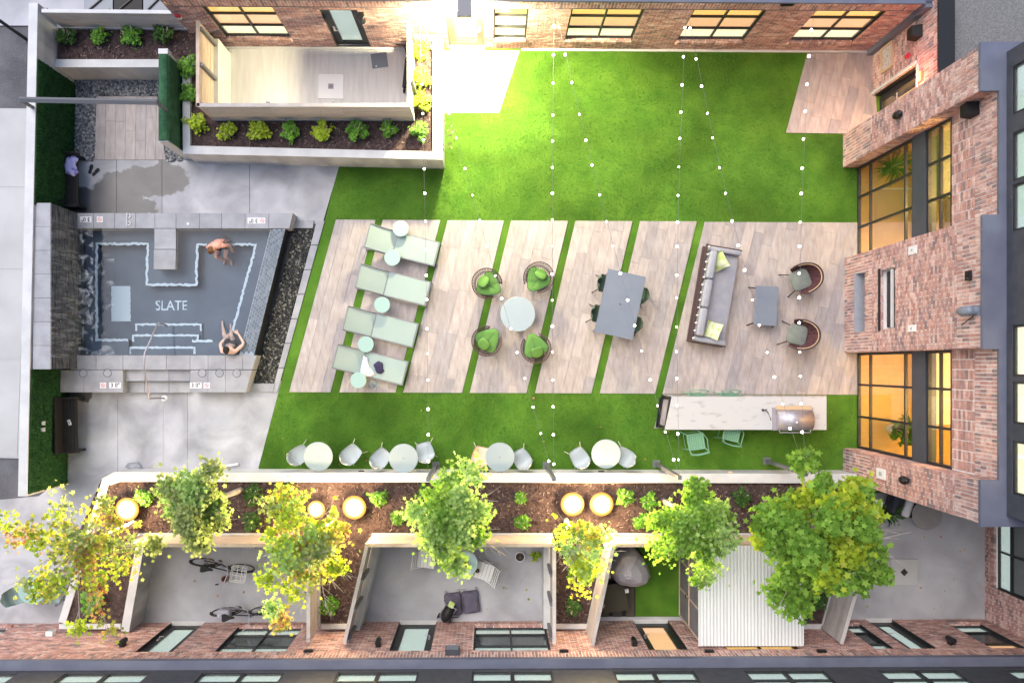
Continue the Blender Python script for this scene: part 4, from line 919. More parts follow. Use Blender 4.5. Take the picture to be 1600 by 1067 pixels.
# horizontal steel bar over the shower
t = thing('steel_bar', 'grey horizontal steel bar spanning the two turf walls over the shower', 'beam', P(50, 166, ZBW)); a, c = P(31, 156, 2.3), P(246, 160, 2.3)
m = MB(t); m.tube([a, c], .07, 4); m.build('bar', M['post'], t); m = MB(t); m.tube([P(51, 168, ZBW), P(51, 168, ZBW)+Vector((0, 0, .5))], .05, 6); m.build('bracket', M['post'], t); m = MB(t); q = c+Vector((-.03, 0, 0)); m.tube([(q.x, q.y, 1.74), (q.x, q.y, 2.28)], .05, 6); m.build('bracket', M['post'], t)
# shower turf wall with a rounded top
x0, x1 = -8.39, -8.12; y0, y1 = 5.62, 7.9
t = thing('turf_wall', 'short rounded green turf wall beside the shower pad', 'wall', ((x0+x1)/2, y0, 0)); m = MB(t); m.bb(x0+.02, x1-.02, y0, y1, -.02, 1.68); m.build('core', M['whitewall'], t)
m = MB(t); prof = [(x0, -.02), (x0, 1.66), (x0+.04, 1.73), (x0+.1, 1.76), (x1-.1, 1.76), (x1-.04, 1.73), (x1, 1.66), (x1, -.02)]
vs = [(x, y, z) for y in (y0+.03, y1-.1) for (x, z) in prof]; k = len(prof); m.add(vs, [(j, j+1, k+j+1, k+j) for j in range(k-1)] + [tuple(range(k)), tuple(reversed(range(k, 2*k)))]); M['turfside'] = mk('turf_panel', (.035, .10, .05), (.06, .15, .08), 6, .95, bump=1, bscale=90, speck=((.02, .06, .03), 45, .56), spec=.1); m.build('turf_cladding', M['turfside'], t)
m = MB(t); m.bb(x0+.03, x1-.0, y1-.09, y1+.04, 1.5, 1.75); m.build('end_cap', M['whitewall'], t)
# north-west planter
zq = .95
fwl = poly([(88, 94), (247, 94), (247, 105), (87, 105)], zq)
wallthing('planter_wall', 'low concrete planter wall in front of the four dark corner shrubs', 'wall', [(fwl, -.03, zq-.02)], 'greywall', [(poly([(87, 93), (248, 93), (248, 105.5), (86, 105.5)], zq), zq-.02, zq, 'whitewall', 'cap')])
kc = poly([(88, 39), (305, 42), (305, 46), (88, 44)], zq)
wallthing('planter_kerb', 'white concrete kerb under the corner wood fence', 'kerb', [(kc, -.03, zq)], 'whitewall')
z1 = 1.0
wallthing('planter_wall', 'long white topped concrete planter wall around the patio fence', 'wall', [(poly([(286, 228), (297, 228), (676, 237), (691, 249), (286, 240)], z1), -.03, z1-.03), (poly([(676, 55), (691, 55), (691, 249), (676, 237)], z1), -.03, z1-.03), (poly([(285, 95), (297, 95), (297, 228), (286, 228)], z1), -.03, z1-.03), (poly([(648, 55), (676, 55), (676, 64), (648, 64)], z1), -.03, z1-.03)], 'greywall',
    [(poly([(286, 228), (297, 228), (676, 237), (691.5, 249.5), (285.5, 240.5)], z1), z1-.03, z1, 'whitewall', 'cap'), (poly([(676, 54.5), (691.5, 54.5), (691.5, 249.5), (676, 237)], z1), z1-.03, z1, 'whitewall', 'cap'), (poly([(285, 94.5), (297, 94.5), (297, 228), (285.5, 228)], z1), z1-.03, z1, 'whitewall', 'cap'), (poly([(648, 54.5), (676, 54.5), (676, 64), (648, 64)], z1), z1-.03, z1, 'whitewall', 'cap')])
FX0, FX1, FY0, FY1 = -7.29, -2.0, 6.40, 8.52
wallthing('patio_wall', 'pale concrete retaining wall under the north patio fence', 'wall', [([(FX0, FY0), (FX0+.16, FY0), (FX0+.16, FY1), (FX0, FY1)], -.03, .97), ([(FX0+.16, FY0), (FX1-.16, FY0), (FX1-.16, FY0+.16), (FX0+.16, FY0+.16)], -.03, .97), ([(FX1-.16, FY0), (FX1, FY0), (FX1, FY1), (FX1-.16, FY1)], -.03, .97)], 'whitewall')
def fence(label, A, B, z0, z1, n, inner, posts, mat='cedar', th=.03, split=2.0, cap=None):
    A, B = Vector((A[0], A[1])), Vector((B[0], B[1])); t = thing('wood_fence', label, 'fence', (A.x, A.y, z0)); fr = WF(A, B)
    h = (z1-z0)/n; L = fr.L; k = max(1, round(L/split)); r = random.Random(int(L*100))
    for i in range(n):
        for j in range(k):
            m = MB(t); w = r.uniform(0, .006); fr.box(m, L*j/k+.003, L*(j+1)/k-.003, z0+h*i+.007, z0+h*(i+1)-.007, -th/2+w, th/2+w); m.build('board', M[mat], t)
    m = MB(t); fr.box(m, 0, L, z1+.001, z1+.03, -.045, .045); m.build('top_rail', M[cap or mat], t)
    for f in posts:
        m = MB(t); u = L*f; fr.box(m, u-.04, u+.04, z0-.3, z1-.02, inner*.022, inner*.10) if inner > 0 else fr.box(m, u-.04, u+.04, z0-.3, z1-.02, inner*.10, inner*.022); m.build('post', M['post'], t)
    return t
ZT2 = 2.0
fence('light wood fence on the left side of the north patio', (FX0+.03, FY1), (FX0+.03, FY0), .975, ZT2, 5, -1, [.08, .5, .97], 'cedar')
fence('light wood fence along the front of the north patio', (FX0, FY0+.03), (FX1, FY0+.03), .975, ZT2, 5, -1, [.33, .64], 'greycedar')
fence('pale wood fence on the right side of the north patio', (FX1-.03, FY0+.06), (FX1-.03, FY1), .975, ZT2, 5, 1, [.3, .9], 'greycedar', cap='whitewall')  # white top rail: lamplight along the edge put into its colour
fence('weathered wood fence behind the four dark corner shrubs', P(66, 18, 1.8).xy, P(268, 20, 1.8).xy, .95, 1.8, 4, -1, [.02, .5], 'greycedar', cap='whitewall')
# mulch beds
def bed(name, polys, z):
    m = MB()
    for pg in polys: m.sheet(pg, z)
    return struct(name, m, M['mulch'])
bed('corner_mulch_bed', [poly([(89, 44), (300, 44), (300, 95), (88, 95)], .86)], .86)
pl_in = P(297, 228, z1); pl_ie = P(676, 237, z1)
bed('planter_mulch_bed', [[(pl_in.x-.1, 5.6), (FX0, 5.6), (FX0, 8.7), (pl_in.x-.1, 8.7)], [(FX0, 5.55), (pl_ie.x+.02, 5.50), (pl_ie.x+.02, FY0), (FX0, FY0)], [(FX1, FY0), (pl_ie.x+.02, FY0), (pl_ie.x+.02, 8.7), (FX1, 8.7)]], .88)
# south strip
zm, zk = .75, .80
YW0, YW1, YF = -2.84, -3.07, -4.44
wl = [P(160, 748, .86).xy, Vector((-9.9, YW0)), Vector((9.62, YW0-.04)), Vector((9.62, YW1-.04)), Vector((-9.75, YW1)), Vector((-10.0, YW1-.09))]
RW = wallthing('retaining_wall', 'long white retaining wall between the lawn and the tree bed', 'wall', [(wl, -.03, .83)], 'whitewall', [([wl[0]+Vector((-.02, 0)), wl[1]+Vector((0, .02)), wl[2]+Vector((0, .02)), wl[3], wl[4], wl[5]], .83, .86, 'whitewall', 'cap')])
for x, lab in ((570, 'dark step light in the retaining wall near the leftmost bistro table'), (760, 'dark step light in the retaining wall near the pinkish lit chair'), (935, 'dark step light in the retaining wall below the rightmost bistro table')):
    q = P(x, 732, 0); t = thing('step_light', lab, 'light', (q.x, YW0, .55)); m = MB(); m.box((0, .01, 0), (.16, .02, .06)); m.build('face_plate', M['bench'], t); m = MB(); m.box((0, .022, -.01), (.12, .006, .02)); m.build('slot', M['frame'], t)
t = thing('step_light', 'orange glowing step light in the retaining wall below the bar counter', 'light', (P(1131, 732).x, YW0-.035, .55)); m = MB(); m.box((0, .01, 0), (.14, .02, .06)); m.build('face_plate', M['tan'], t); m = MB(); m.box((0, .022, 0), (.10, .008, .03)); m.build('slot', M['lit_orange'], t)
p1w = (Vector((-9.30, YF)), Vector((-9.75, -7.0))); p1e = -4.50
p2w = (Vector((-3.14, YF)), Vector((-3.70, -6.95))); p2e = 1.63
p3w = (Vector((3.02, YF)), Vector((2.50, -7.0))); p3e = 7.80
p4w = (Vector((9.70, -3.4)), Vector((8.70, -6.95)))
lw0, lw1 = P(143, 795, zk).xy, P(91, 971, zk).xy
YK = -6.83
bed('tree_bed', [[(-10.3, YW1+.03), (9.66, YW1+.03), (9.66, YF), (-10.9, YF)], [(-10.8, YF), p1w[0], (p1w[1].x+.02, YK), (lw1.x, YK)], [(p1e, YF), p2w[0], (p2w[1].x+.02, YK), (p1e, YK)], [(p2e, YF), p3w[0], (p3w[1].x+.03, YK), (p2e, YK)], [(p3e, YF), (9.42, YF), (8.74, YK), (p3e, YK)]], zm)
bm_ = MB(); bm_.prism([(-11.5, YK-.14), (9, YK-.14), (9, YK), (-11.5, YK)], -.03, .3)
b = MB(); b.sheet([(-12, -7.15), (14, -7.15), (14, -3.0), (-12, -3.0)], -.008); struct('patio_floor', b, M['patio'])
def seg4(A, B, w): d = (B-A).normalized(); n = Vector((-d.y, d.x))*w; return [A, B, B+n, A+n]
wallthing('planter_wall', 'slanted white planter wall beside the outdoor path at lower left', 'wall', [(seg4(P(160, 748, zk).xy, lw1, .19), -.03, zk)], 'whitewall', [])
wallthing('patio_wall', 'slanted grey concrete wall left of the bicycle patio', 'wall', [(seg4(p1w[0]+Vector((0, .0)), p1w[1], .22), -.03, zk)], 'greywall', [(seg4(p1w[0], p1w[1], .215), zk, zk+.02, 'whitewall', 'cap')])
for lab, x0, x1 in (('white kerb at the foot of the leftmost planting strip', lw1.x, p1w[1].x), ('white kerb between the bicycle patio and the suitcase patio', p1e, p2w[1].x+.03), ('white kerb between the suitcase patio and the turf patio', p2e, p3w[1].x+.05), ('white kerb right of the white roof', p3e, 8.76)):
    wallthing('planter_kerb', lab, 'kerb', [([Vector((x0+.02, YK-.13)), Vector((x1-.02, YK-.13)), Vector((x1-.02, YK)), Vector((x0+.02, YK))], -.03, zk)], 'whitewall')
wallthing('patio_wall', 'concrete retaining wall under the bicycle patio fence', 'wall', [([Vector((p1w[0].x, YF-.14)), Vector((p1e, YF-.14)), Vector((p1e, YF)), Vector((p1w[0].x, YF))], -.03, zk), ([Vector((p1e-.14, -6.9)), Vector((p1e, -6.9)), Vector((p1e, YF-.14)), Vector((p1e-.14, YF-.14))], -.03, zk)], 'whitewall')
wallthing('patio_wall', 'concrete retaining wall with wide ledge around the suitcase patio', 'wall', [([Vector((p2w[0].x, YF-.14)), Vector((p2e, YF-.14)), Vector((p2e, YF)), Vector((p2w[0].x, YF))], -.03, zk), (seg4(p2w[0]+Vector((0, -.14)), p2w[1], .24), -.03, zk), ([Vector((p2e-.24, -6.95)), Vector((p2e, -6.95)), Vector((p2e, YF-.14)), Vector((p2e-.24, YF-.14))], -.03, zk)], 'whitewall')
wallthing('patio_wall', 'concrete retaining wall under the turf patio fence', 'wall', [([Vector((p3w[0].x, YF-.14)), Vector((p3e, YF-.14)), Vector((p3e, YF)), Vector((p3w[0].x, YF))], -.03, zk), (seg4(p3w[0]+Vector((0, -.14)), p3w[1], .16), -.03, zk), ([Vector((p3e-.14, -6.95)), Vector((p3e, -6.95)), Vector((p3e, YF-.14)), Vector((p3e-.14, YF-.14))], -.03, zk)], 'whitewall')
wallthing('patio_wall', 'concrete retaining wall under the slanted corner patio fence', 'wall', [(seg4(p4w[0], p4w[1], .16), -.03, zk)], 'whitewall')
ZF2 = 1.88
fence('wood fence along the tree bed behind the two bicycles', (p1w[0].x+.05, YF-.05), (p1e, YF-.05), zk+.02, ZF2, 5, 1, [.02, .35, .7, .98], 'cedar')
fence('wood fence between the bicycle patio and the planting strip', (p1e-.05, YF-.1), (p1e-.05, -6.9), zk+.02, ZF2, 5, 1, [.5, .97], 'greycedar')
fence('wood fence along the tree bed in front of the suitcase patio', (p2w[0].x, YF-.05), (p2e, YF-.05), zk+.02, ZF2, 5, 1, [.02, .5, .98], 'cedar')
fence('slanted wood fence left of the suitcase patio', p2w[0]+Vector((.04, -.1)), p2w[1]+Vector((.04, 0)), zk+.02, ZF2, 5, -1, [.35, .65, .97], 'greycedar')
fence('wood fence right of the suitcase patio', (p2e-.05, YF-.1), (p2e-.05, -6.95), zk+.02, ZF2, 5, 1, [.3, .6, .95], 'greycedar')
fence('wood fence along the tree bed in front of the turf patio', (p3w[0].x, YF-.05), (p3e, YF-.05), zk+.02, ZF2, 5, 1, [.02, .3, .6, .98], 'cedar')
fence('slanted wood fence left of the turf patio', p3w[0]+Vector((.03, -.1)), p3w[1]+Vector((.03, 0)), zk+.02, ZF2, 5, -1, [.3, .6, .96], 'greycedar')
fence('wood fence right of the white corrugated roof', (p3e-.04, YF-.1), (p3e-.04, -6.95), zk+.02, ZF2, 5, 1, [.5, .97], 'cedar')
fence('slanted wood fence left of the corner patio', p4w[0]+Vector((.04, 0)), p4w[1]+Vector((.04, 0)), zk+.02, ZF2, 5, -1, [.2, .6, .96], 'greycedar')
# scattered bark chips
def chips(regs_, n, seed):
    r = random.Random(seed); m = MB()
    for (pg, z) in regs_:
        x0 = min(q[0] for q in pg); x1 = max(q[0] for q in pg); y0 = min(q[1] for q in pg); y1 = max(q[1] for q in pg)
        for k in range(int(n*(x1-x0)*(y1-y0))):
            q = (r.uniform(x0, x1), r.uniform(y0, y1))
            if not inside(q, pg): continue
            m.box((q[0], q[1], z+r.uniform(.0, .02)), (r.uniform(.04, .11), r.uniform(.012, .03), .01), r.uniform(0, 3.14), r.uniform(-.4, .4), r.uniform(-.4, .4))
    return m
m = chips([([(-10.3, YW1), (9.6, YW1), (9.6, YF), (-10.9, YF)], zm), ([(p2e+.02, YF), (3, YF), (2.5, YK), (p2e+.02, YK)], zm), ([(p1e+.02, YF), p2w[0], (p2w[1].x, YK), (p1e+.02, YK)], zm), ([(FX0, 5.6), (FX1+1, 5.6), (FX1+1, FY0-.02), (FX0, FY0-.02)], .88), ([(FX1+.02, FY0), (pl_ie.x, FY0), (pl_ie.x, 8.5), (FX1+.02, 8.5)], .88), ([P(90, 46, .86).xy, P(300, 46, .86).xy, P(300, 93, .86).xy, P(90, 93, .86).xy], .86)], 120, 2)
tag(m.build('bark_chips', M['chips']), 'reddish brown bark chips strewn over the planting beds', 'mulch', kind='stuff')
# north patio floor: deck boards at the right, pale slab at the left
b = MB(); b.sheet([(FX0+.1, FY0+.1), (FX1-.1, FY0+.1), (FX1-.1, 8.75), (FX0+.1, 8.75)], .0); struct('north_patio_floor', b, mk('north_patio_concrete', (.50, .49, .48), (.58, .57, .56), 2, .8, stretch=(5, .5, 1)))
# turf inside patio 3 and dark decking
b = MB(); b.sheet([P(993, 850).xy, P(1064, 850).xy, P(1064, 963).xy, P(993, 963).xy], -.002); struct('patio_turf', b, M['turf'])
pb = MB(); pb.sheet([P(900, 850).xy, P(993, 850).xy, P(993, 963).xy, P(900, 963).xy], -.005); dk = struct('dark_decking', pb, M['bench'])
for i in range(4):
    x = 918+20*i; t = MB(); t.prism(poly([(x, 850), (x+13, 850), (x+13, 963), (x, 963)]), -.004, .02); t.build('plank', mk('dark_plank%d' % i, (.045, .04, .03), (.07, .06, .045), 4, .7) if i == 0 else bpy.data.materials['dark_plank0'], dk)
# white corrugated roof shelter
t = thing('corrugated_shelter', 'white corrugated roof shelter against the south building', 'shelter', (6.4, -5.7, 0)); m = MB(t); X0, X1, Y0_, Y1_, zr = 5.12, 7.72, -6.93, -4.46, 2.1; n = 31; per = 8; vs = []; fs = []
K = n*per
for i in range(K+1):
    x = X0+(X1-X0)*i/K; z = zr+.007*math.sin(2*math.pi*i/per)
    vs += [(x, Y0_, z+.0), (x, Y1_, z-.03)]
fs = [(2*i+1, 2*i, 2*i+2, 2*i+3) for i in range(K)]; m.add(vs, fs); o = m.build('roof_sheet', M['roofwhite'], t, True)
m = MB(t); [m.bb(X0+.02, X1-.02, y-.04, y+.04, zr-.12, zr-.04) for y in (Y0_+.15, (Y0_+Y1_)/2, Y1_-.15)]; m.build('purlin', M['cedar'], t)
M['mesh'] = mk('grey_screen', (.14, .135, .15), (.18, .175, .19), 3, .7)
for j in range(3):
    for k in range(2):
        m = MB(t); ya = Y0_+.1+(Y1_-Y0_-.2)*j/3; yb = Y0_+.1+(Y1_-Y0_-.2)*(j+1)/3; za = .03+k*1.0; m.bb(X0+.05, X0+.07, ya+.02, yb-.02, za+.02, za+.97); m.build('screen_panel', M['mesh'], t)
m = MB(t)
for j in range(4): y = Y0_+.1+(Y1_-Y0_-.2)*j/3; m.bb(X0+.03, X0+.09, y-.02, y+.02, 0, zr-.05)
for k in range(3): m.bb(X0+.03, X0+.09, Y0_+.1, Y1_-.1, .02+k*1.0-.02 if k else 0, .02+k*1.0+.02)
m.build('screen_frame', M['cedar'], t); m = MB(t); m.bb(X1-.1, X1-.03, Y1_-.1, Y1_-.03, 0, zr-.06); m.bb(X1-.1, X1-.03, Y0_+.05, Y0_+.12, 0, zr-.06); m.build('post', M['cedar'], t)
m = MB(t); q = (X0, (Y0_*.62+Y1_*.38), 1.0); m.tube([(X0+.03, q[1], 1.0), (X0-.04, q[1], 1.0), (X0-.04, q[1]-.1, 1.0)], .012); m.build('handle', M['black'], t)
# yard things beyond the corner fence and by the road
for k, (x0, x1, y1_, lab) in enumerate(((131, 176, 14, 'dark grey utility cabinet behind the corner fence, left one'), (178, 222, 14, 'black topped utility cabinet behind the corner fence, middle one'), (224, 262, 14, 'dark utility cabinet against the brick corner behind the fence'))):
    q0, q1 = P(x0, y1_+2, .6), P(x1, y1_-30, .6); t = thing('utility_cabinet', lab, 'cabinet', ((q0.x+q1.x)/2, (q0.y+q1.y)/2, 0)); w, d = (q1.x-q0.x)/2, abs(q1.y-q0.y)/2
    m = MB(); m.bb(-w+.02, w-.02, -d+.02, d-.02, -.02, .55); m.build('body', M['stucco'], t); m = MB(); m.bb(-w, w, -d, d, .55, .6); m.build('lid', M['greytable'] if k != 1 else M['bench'], t); m = MB(); m.tube([(-w*.6, -d-.0, .62), (w*.5, d*.3, .62)], .025, 6); m.build('strap', M['black'], t); m = MB(); m.box((0, -d-.0, .4), (.2, .03, .04)); m.build('handle', M['white'] if k == 0 else M['steel'], t)
t = thing('black_pole', 'thin black pole standing on the road beyond the boundary wall', 'pole', P(47, 66, 0)); m = MB(); m.tube([(0, 0, 0), (0, 0, 1.6)], .045, 8); m.build('shaft', M['black'], t); m = MB(); m.lathe([(.1, -.05), (.1, .03), (.05, .05)], 12); m.build('base', M['black'], t); m = MB(); m.tube([(0, 0, 1.6), (0, 0, 2.3)], .03, 8); m.build('upper_shaft', M['black'], t)
# ------------------------------------------------------------------ trees and shrubs
LEAF = []
for i in range(10):
    w = 2*math.pi*i/10 + math.pi/2; r_ = 1.0 if i % 2 == 0 else .52
    LEAF.append((r_*math.cos(w), r_*math.sin(w)))
def add_leaf(mb, p, size, r, up=1.0, shape='star'):
    n = Vector((r.gauss(0, 1), r.gauss(0, 1), r.gauss(0, 1)+up*2.2)); n.normalize()
    a = n.orthogonal().normalized(); a = Matrix.Rotation(r.uniform(0, 6.28), 3, n) @ a; b_ = n.cross(a)
    if shape == 'star':
        cup = r.uniform(-.15, .25)
        mb.add([p + (a*x + b_*y)*size + n*(cup*size*(x*x+y*y)) for x, y in LEAF], [tuple(range(10))])
    else:
        mb.add([p - b_*size, p + a*size*.42, p + b_*size, p - a*size*.42], [(0, 1, 2, 3)])
FLR = [(203, 792, 27), (497, 792, 22), (556, 789, 32), (893, 784, 32), (938, 784, 32)]
def tree(label, base, crown, zc, rx, ry, rz, ncl, nlf, mats, seed, size=.085, sp=.26, hollow=.35, gap=0.0, limbs=.6, extra=None, name='maple_tree', sub=None, twigs=None):
    r = random.Random(seed); B = P(*base, zm); CC = P(*crown, zc); t = thing(name, label, 'tree', B, group='trees in the bed below the lawn')
    cl = []
    tries = 0
    while len(cl) < ncl and tries < 6000:
        tries += 1; v = Vector((r.uniform(-1, 1), r.uniform(-1, 1), r.uniform(-1, 1)))
        if v.length > 1 or v.length < hollow: continue
        if gap and math.sin(v.x*5+seed)*math.cos(v.y*5+seed*2) < gap-1: continue
        cl.append(CC + Vector((v.x*rx, v.y*ry, v.z*rz)))
    if extra: cl += [P(x, y, z) for x, y, z in extra]
    tr = MB(t); fork = B.lerp(CC, .5); fork.z = max(zm+.7, zc-rz*1.1)
    mid = B.lerp(fork, .5)+Vector((r.uniform(-.06, .06), r.uniform(-.06, .06), 0)); top = CC+Vector((0, 0, rz*.4))
    tr.tube([B+Vector((0, 0, -.1)), mid, fork, fork.lerp(top, .5)+Vector((r.uniform(-.1, .1), r.uniform(-.1, .1), 0)), top], [.085, .07, .055, .035, .012], 8)
    trunk = tr.build('trunk', M['bark'], t, True)
    br = MB(t)
    for c in cl:
        if r.random() > limbs: continue
        s0 = fork.lerp(top, r.uniform(0, .7)); m_ = s0.lerp(c, .5)+Vector((r.uniform(-.12, .12), r.uniform(-.12, .12), r.uniform(.0, .2))); br.tube([s0, m_, c], [.022, .014, .005], 5)
        for k in range(2):
            e = c+Vector((r.uniform(-.3, .3), r.uniform(-.3, .3), r.uniform(-.1, .25))); br.tube([m_.lerp(c, .6), e], [.008, .003], 4)
    for (x, y, z) in (twigs or []):
        e = P(x, y, z); s0 = fork.lerp(top, r.uniform(.1, .6)); m_ = s0.lerp(e, .55)+Vector((r.uniform(-.1, .1), r.uniform(-.1, .1), .1)); br.tube([s0, m_, e], [.018, .012, .004], 5)
        for k in range(5): a_ = m_.lerp(e, r.uniform(0, .8)); br.tube([a_, a_+(e-m_)*.4+Vector((r.uniform(-.25, .25), r.uniform(-.25, .25), r.uniform(-.1, .15)))], [.008, .003], 4)
    br.build('branches', M['bark'], t)
    mm = [MB(t) for _ in mats]
    for i, c in enumerate(cl):
        k = i % len(mats) if sub is None else sub(c, r)
        s1 = sp*r.uniform(.6, 1.3)
        for j in range(int(nlf*r.uniform(.6, 1.4))):
            p = c + Vector((r.gauss(0, s1), r.gauss(0, s1), r.gauss(0, s1*.55)))
            if any((NX+p.x*F/(H-p.z)-lx)**2+(NY-p.y*F/(H-p.z)-ly)**2 < lr*lr for lx, ly, lr in FLR): continue
            add_leaf(mm[k], p, size*r.uniform(.6, 1.25), r)
    for k, m_ in enumerate(mm):
        if m_.v: m_.build('crown', M[mats[k]], t)
    return t
GA = lambda c, r: 1 if (c - P(215, 800, 3)).length < 1.5+r.uniform(-.5, .5) else (0 if r.random() < .6 else 2)
tree('sparse yellow and amber tree at the lower left corner', (215, 815), (120, 855), 3.9, 1.3, 1.2, .8, 34, 62, ['leafyellow', 'leaflime', 'leafolive', 'leafyellow', 'leafamber', 'leaflime'], 21, .058, .15, .25, limbs=1, extra=[(20, 840, 3.8), (60, 845, 4), (95, 825, 4), (10, 815, 3.6), (165, 785, 3.5), (200, 810, 3.3), (150, 950, 3.6), (125, 980, 3.6), (170, 985, 3.2), (60, 925, 4), (35, 915, 4)], twigs=[(90, 945, 3.5), (120, 930, 3.6), (140, 960, 3.4), (70, 940, 3.6), (160, 900, 3.2), (180, 870, 3.0), (110, 900, 3.6)])
tree('small olive green tree between the two left flood lights', (378, 765), (298, 798), 3.9, .66, .76, .7, 26, 200, ['leafolive', 'leafpale', 'leafolive'], 22, .056, .14, .2, extra=[(240, 850, 3.3), (330, 735, 4.2)])
tree('yellow orange tree with bare twigs over the bicycle patio', (522, 812), (478, 855), 3.9, 1.0, 1.1, .85, 34, 90, ['leaflime', 'leafolive', 'leafyellow', 'leaflime', 'leafpale', 'leafamber'], 23, .058, .16, .25, limbs=1, extra=[(425, 950, 3.9), (440, 970, 3.8), (415, 905, 4), (420, 790, 3.8), (440, 775, 3.8)], twigs=[(480, 940, 3.6), (500, 930, 3.5), (455, 945, 3.7), (525, 920, 3.4), (470, 960, 3.6), (410, 870, 3.9), (440, 920, 3.8), (510, 950, 3.4), (550, 905, 3.4)])
tree('pale green tree in front of the suitcase patio', (716, 768), (703, 805), 3.9, .74, .86, .75, 30, 200, ['leafpale', 'leafpale', 'leafgreen'], 24, .058, .145, .2, extra=[(735, 738, 4.2), (715, 885, 3.6), (705, 870, 3.6), (650, 800, 3.8)], twigs=[(785, 850, 3.6), (790, 868, 3.6), (768, 770, 3.9)])
tree('thin bare twigged tree beside the twin flood lights', (884, 812), (905, 850), 3.7, .55, .75, .7, 15, 50, ['leaflime', 'leafpale', 'leafyellow'], 25, .055, .13, .2, limbs=1, extra=[(912, 900, 3.4), (920, 880, 3.5), (910, 920, 3.3), (880, 840, 3.4), (945, 835, 3.4)], twigs=[(872, 870, 3.2), (878, 850, 3.2), (958, 862, 3.3), (950, 875, 3.3), (885, 890, 3.2), (975, 835, 3.3), (895, 905, 3.2), (865, 835, 3.2)])
tree('medium green tree left of the white corrugated roof', (1036, 782), (1086, 820), 3.9, .68, .8, .75, 28, 190, ['leafpale', 'leafgreen', 'leafgreen'], 26, .056, .14, .2, extra=[(1085, 758, 4.0), (1030, 815, 3.7), (1105, 890, 3.4), (1095, 905, 3.3), (1035, 855, 3.6)])
tree('large bright green maple beside the corner patio', (1196, 785), (1275, 825), 4.2, 1.28, 1.40, 1.0, 44, 180, ['leafgreen', 'leafgreen', 'leaflime', 'leafgreen'], 27, .082, .16, .35, extra=[(1256, 722, 4.1), (1375, 895, 4), (1345, 910, 4), (1230, 930, 3.8), (1245, 945, 3.6), (1215, 915, 3.8), (1340, 760, 4.2), (1360, 860, 4.2)], twigs=[(1402, 832, 4.2), (1396, 868, 4.1), (1405, 842, 4.2)], sub=lambda c, r: (2 if r.random() < .4 else 0) if (c-P(1310, 800, 4.2)).length < 1.0 else (0 if r.random() < .9 else 2))
def shrub(q, rad, mat, label, grp, seed, n=420):
    n = 420; rad *= 1.12*random.Random(seed*3).uniform(.86, 1.16)
    r = random.Random(seed); t = thing('shrub', label, 'shrub', q, group=grp); m = MB(); st = MB()
    for k in range(9):
        a = r.uniform(0, 6.28); e = Vector((math.cos(a)*rad*.7, math.sin(a)*rad*.7, rad*r.uniform(.6, 1.5))); st.tube([(0, 0, -.05), e*.5+Vector((0, 0, .05)), e], .008, 4)
    cl = []
    for k in range(26):
        v = Vector((r.gauss(0, 1), r.gauss(0, 1), abs(r.gauss(0, 1))+.2)).normalized()*rad*r.uniform(.55, 1.0); v.z += rad*.25; cl.append(v)
    for k in range(n):
        c = r.choice(cl); add_leaf(m, c+Vector((r.gauss(0, rad*.16), r.gauss(0, rad*.16), r.gauss(0, rad*.14))), rad*r.uniform(.12, .23), r, 1.3, 'kite' if k % 3 else 'star')
    st.build('stems', M['bark'], t); m.build('foliage', M[mat], t); return t
g1 = 'shrubs in the north planter'
for i, (x, y, mt, lab) in enumerate(((310, 194, 'shrublime', 'lime shrub at the left corner of the north planter'), (356, 208, 'shrublime', 'second lime shrub from the left in the north planter row'), (408, 207, 'shrublime', 'tall bright lime shrub third in the north planter row'),
        (455, 208, 'shrub', 'mid green shrub fourth in the north planter row'), (506, 208, 'shrublime', 'lime shrub fifth in the north planter row'), (559, 208, 'shrub', 'bright green shrub sixth in the north planter row'), (608, 205, 'shrub', 'round dark green shrub seventh in the north planter row'),
        (657, 208, 'shrub', 'green shrub at the right corner of the north planter'), (658, 162, 'shrublime', 'third shrub down from the tan door in the right planter arm'), (660, 126, 'shrublime', 'second shrub down from the tan door in the right planter arm'), (659, 79, 'shrublime', 'bright shrub nearest the tan door in the right planter arm'),
        (299, 107, 'shrub', 'upper green shrub in the narrow strip left of the patio fence'), (298, 150, 'shrub', 'lower green shrub in the narrow strip left of the patio fence'))):
    shrub(P(x, y, .88) + (Vector((.0, 0, 0))), .235 if mt != 'shrub' else .215, mt, lab, g1, 40+i, 200)
for i, (x, y) in enumerate(((108, 62), (160, 62), (209, 60), (260, 57))):
    shrub(P(x, y, .86), .24, 'shrubdark' if i in (0, 3) else 'shrub', ['dim shrub nearest the boundary wall in the corner bed', 'second green shrub from the boundary wall in the corner bed', 'third green shrub from the boundary wall in the corner bed', 'dark shrub nearest the brick corner in the corner bed'][i], 'shrubs in the corner bed', 60+i)
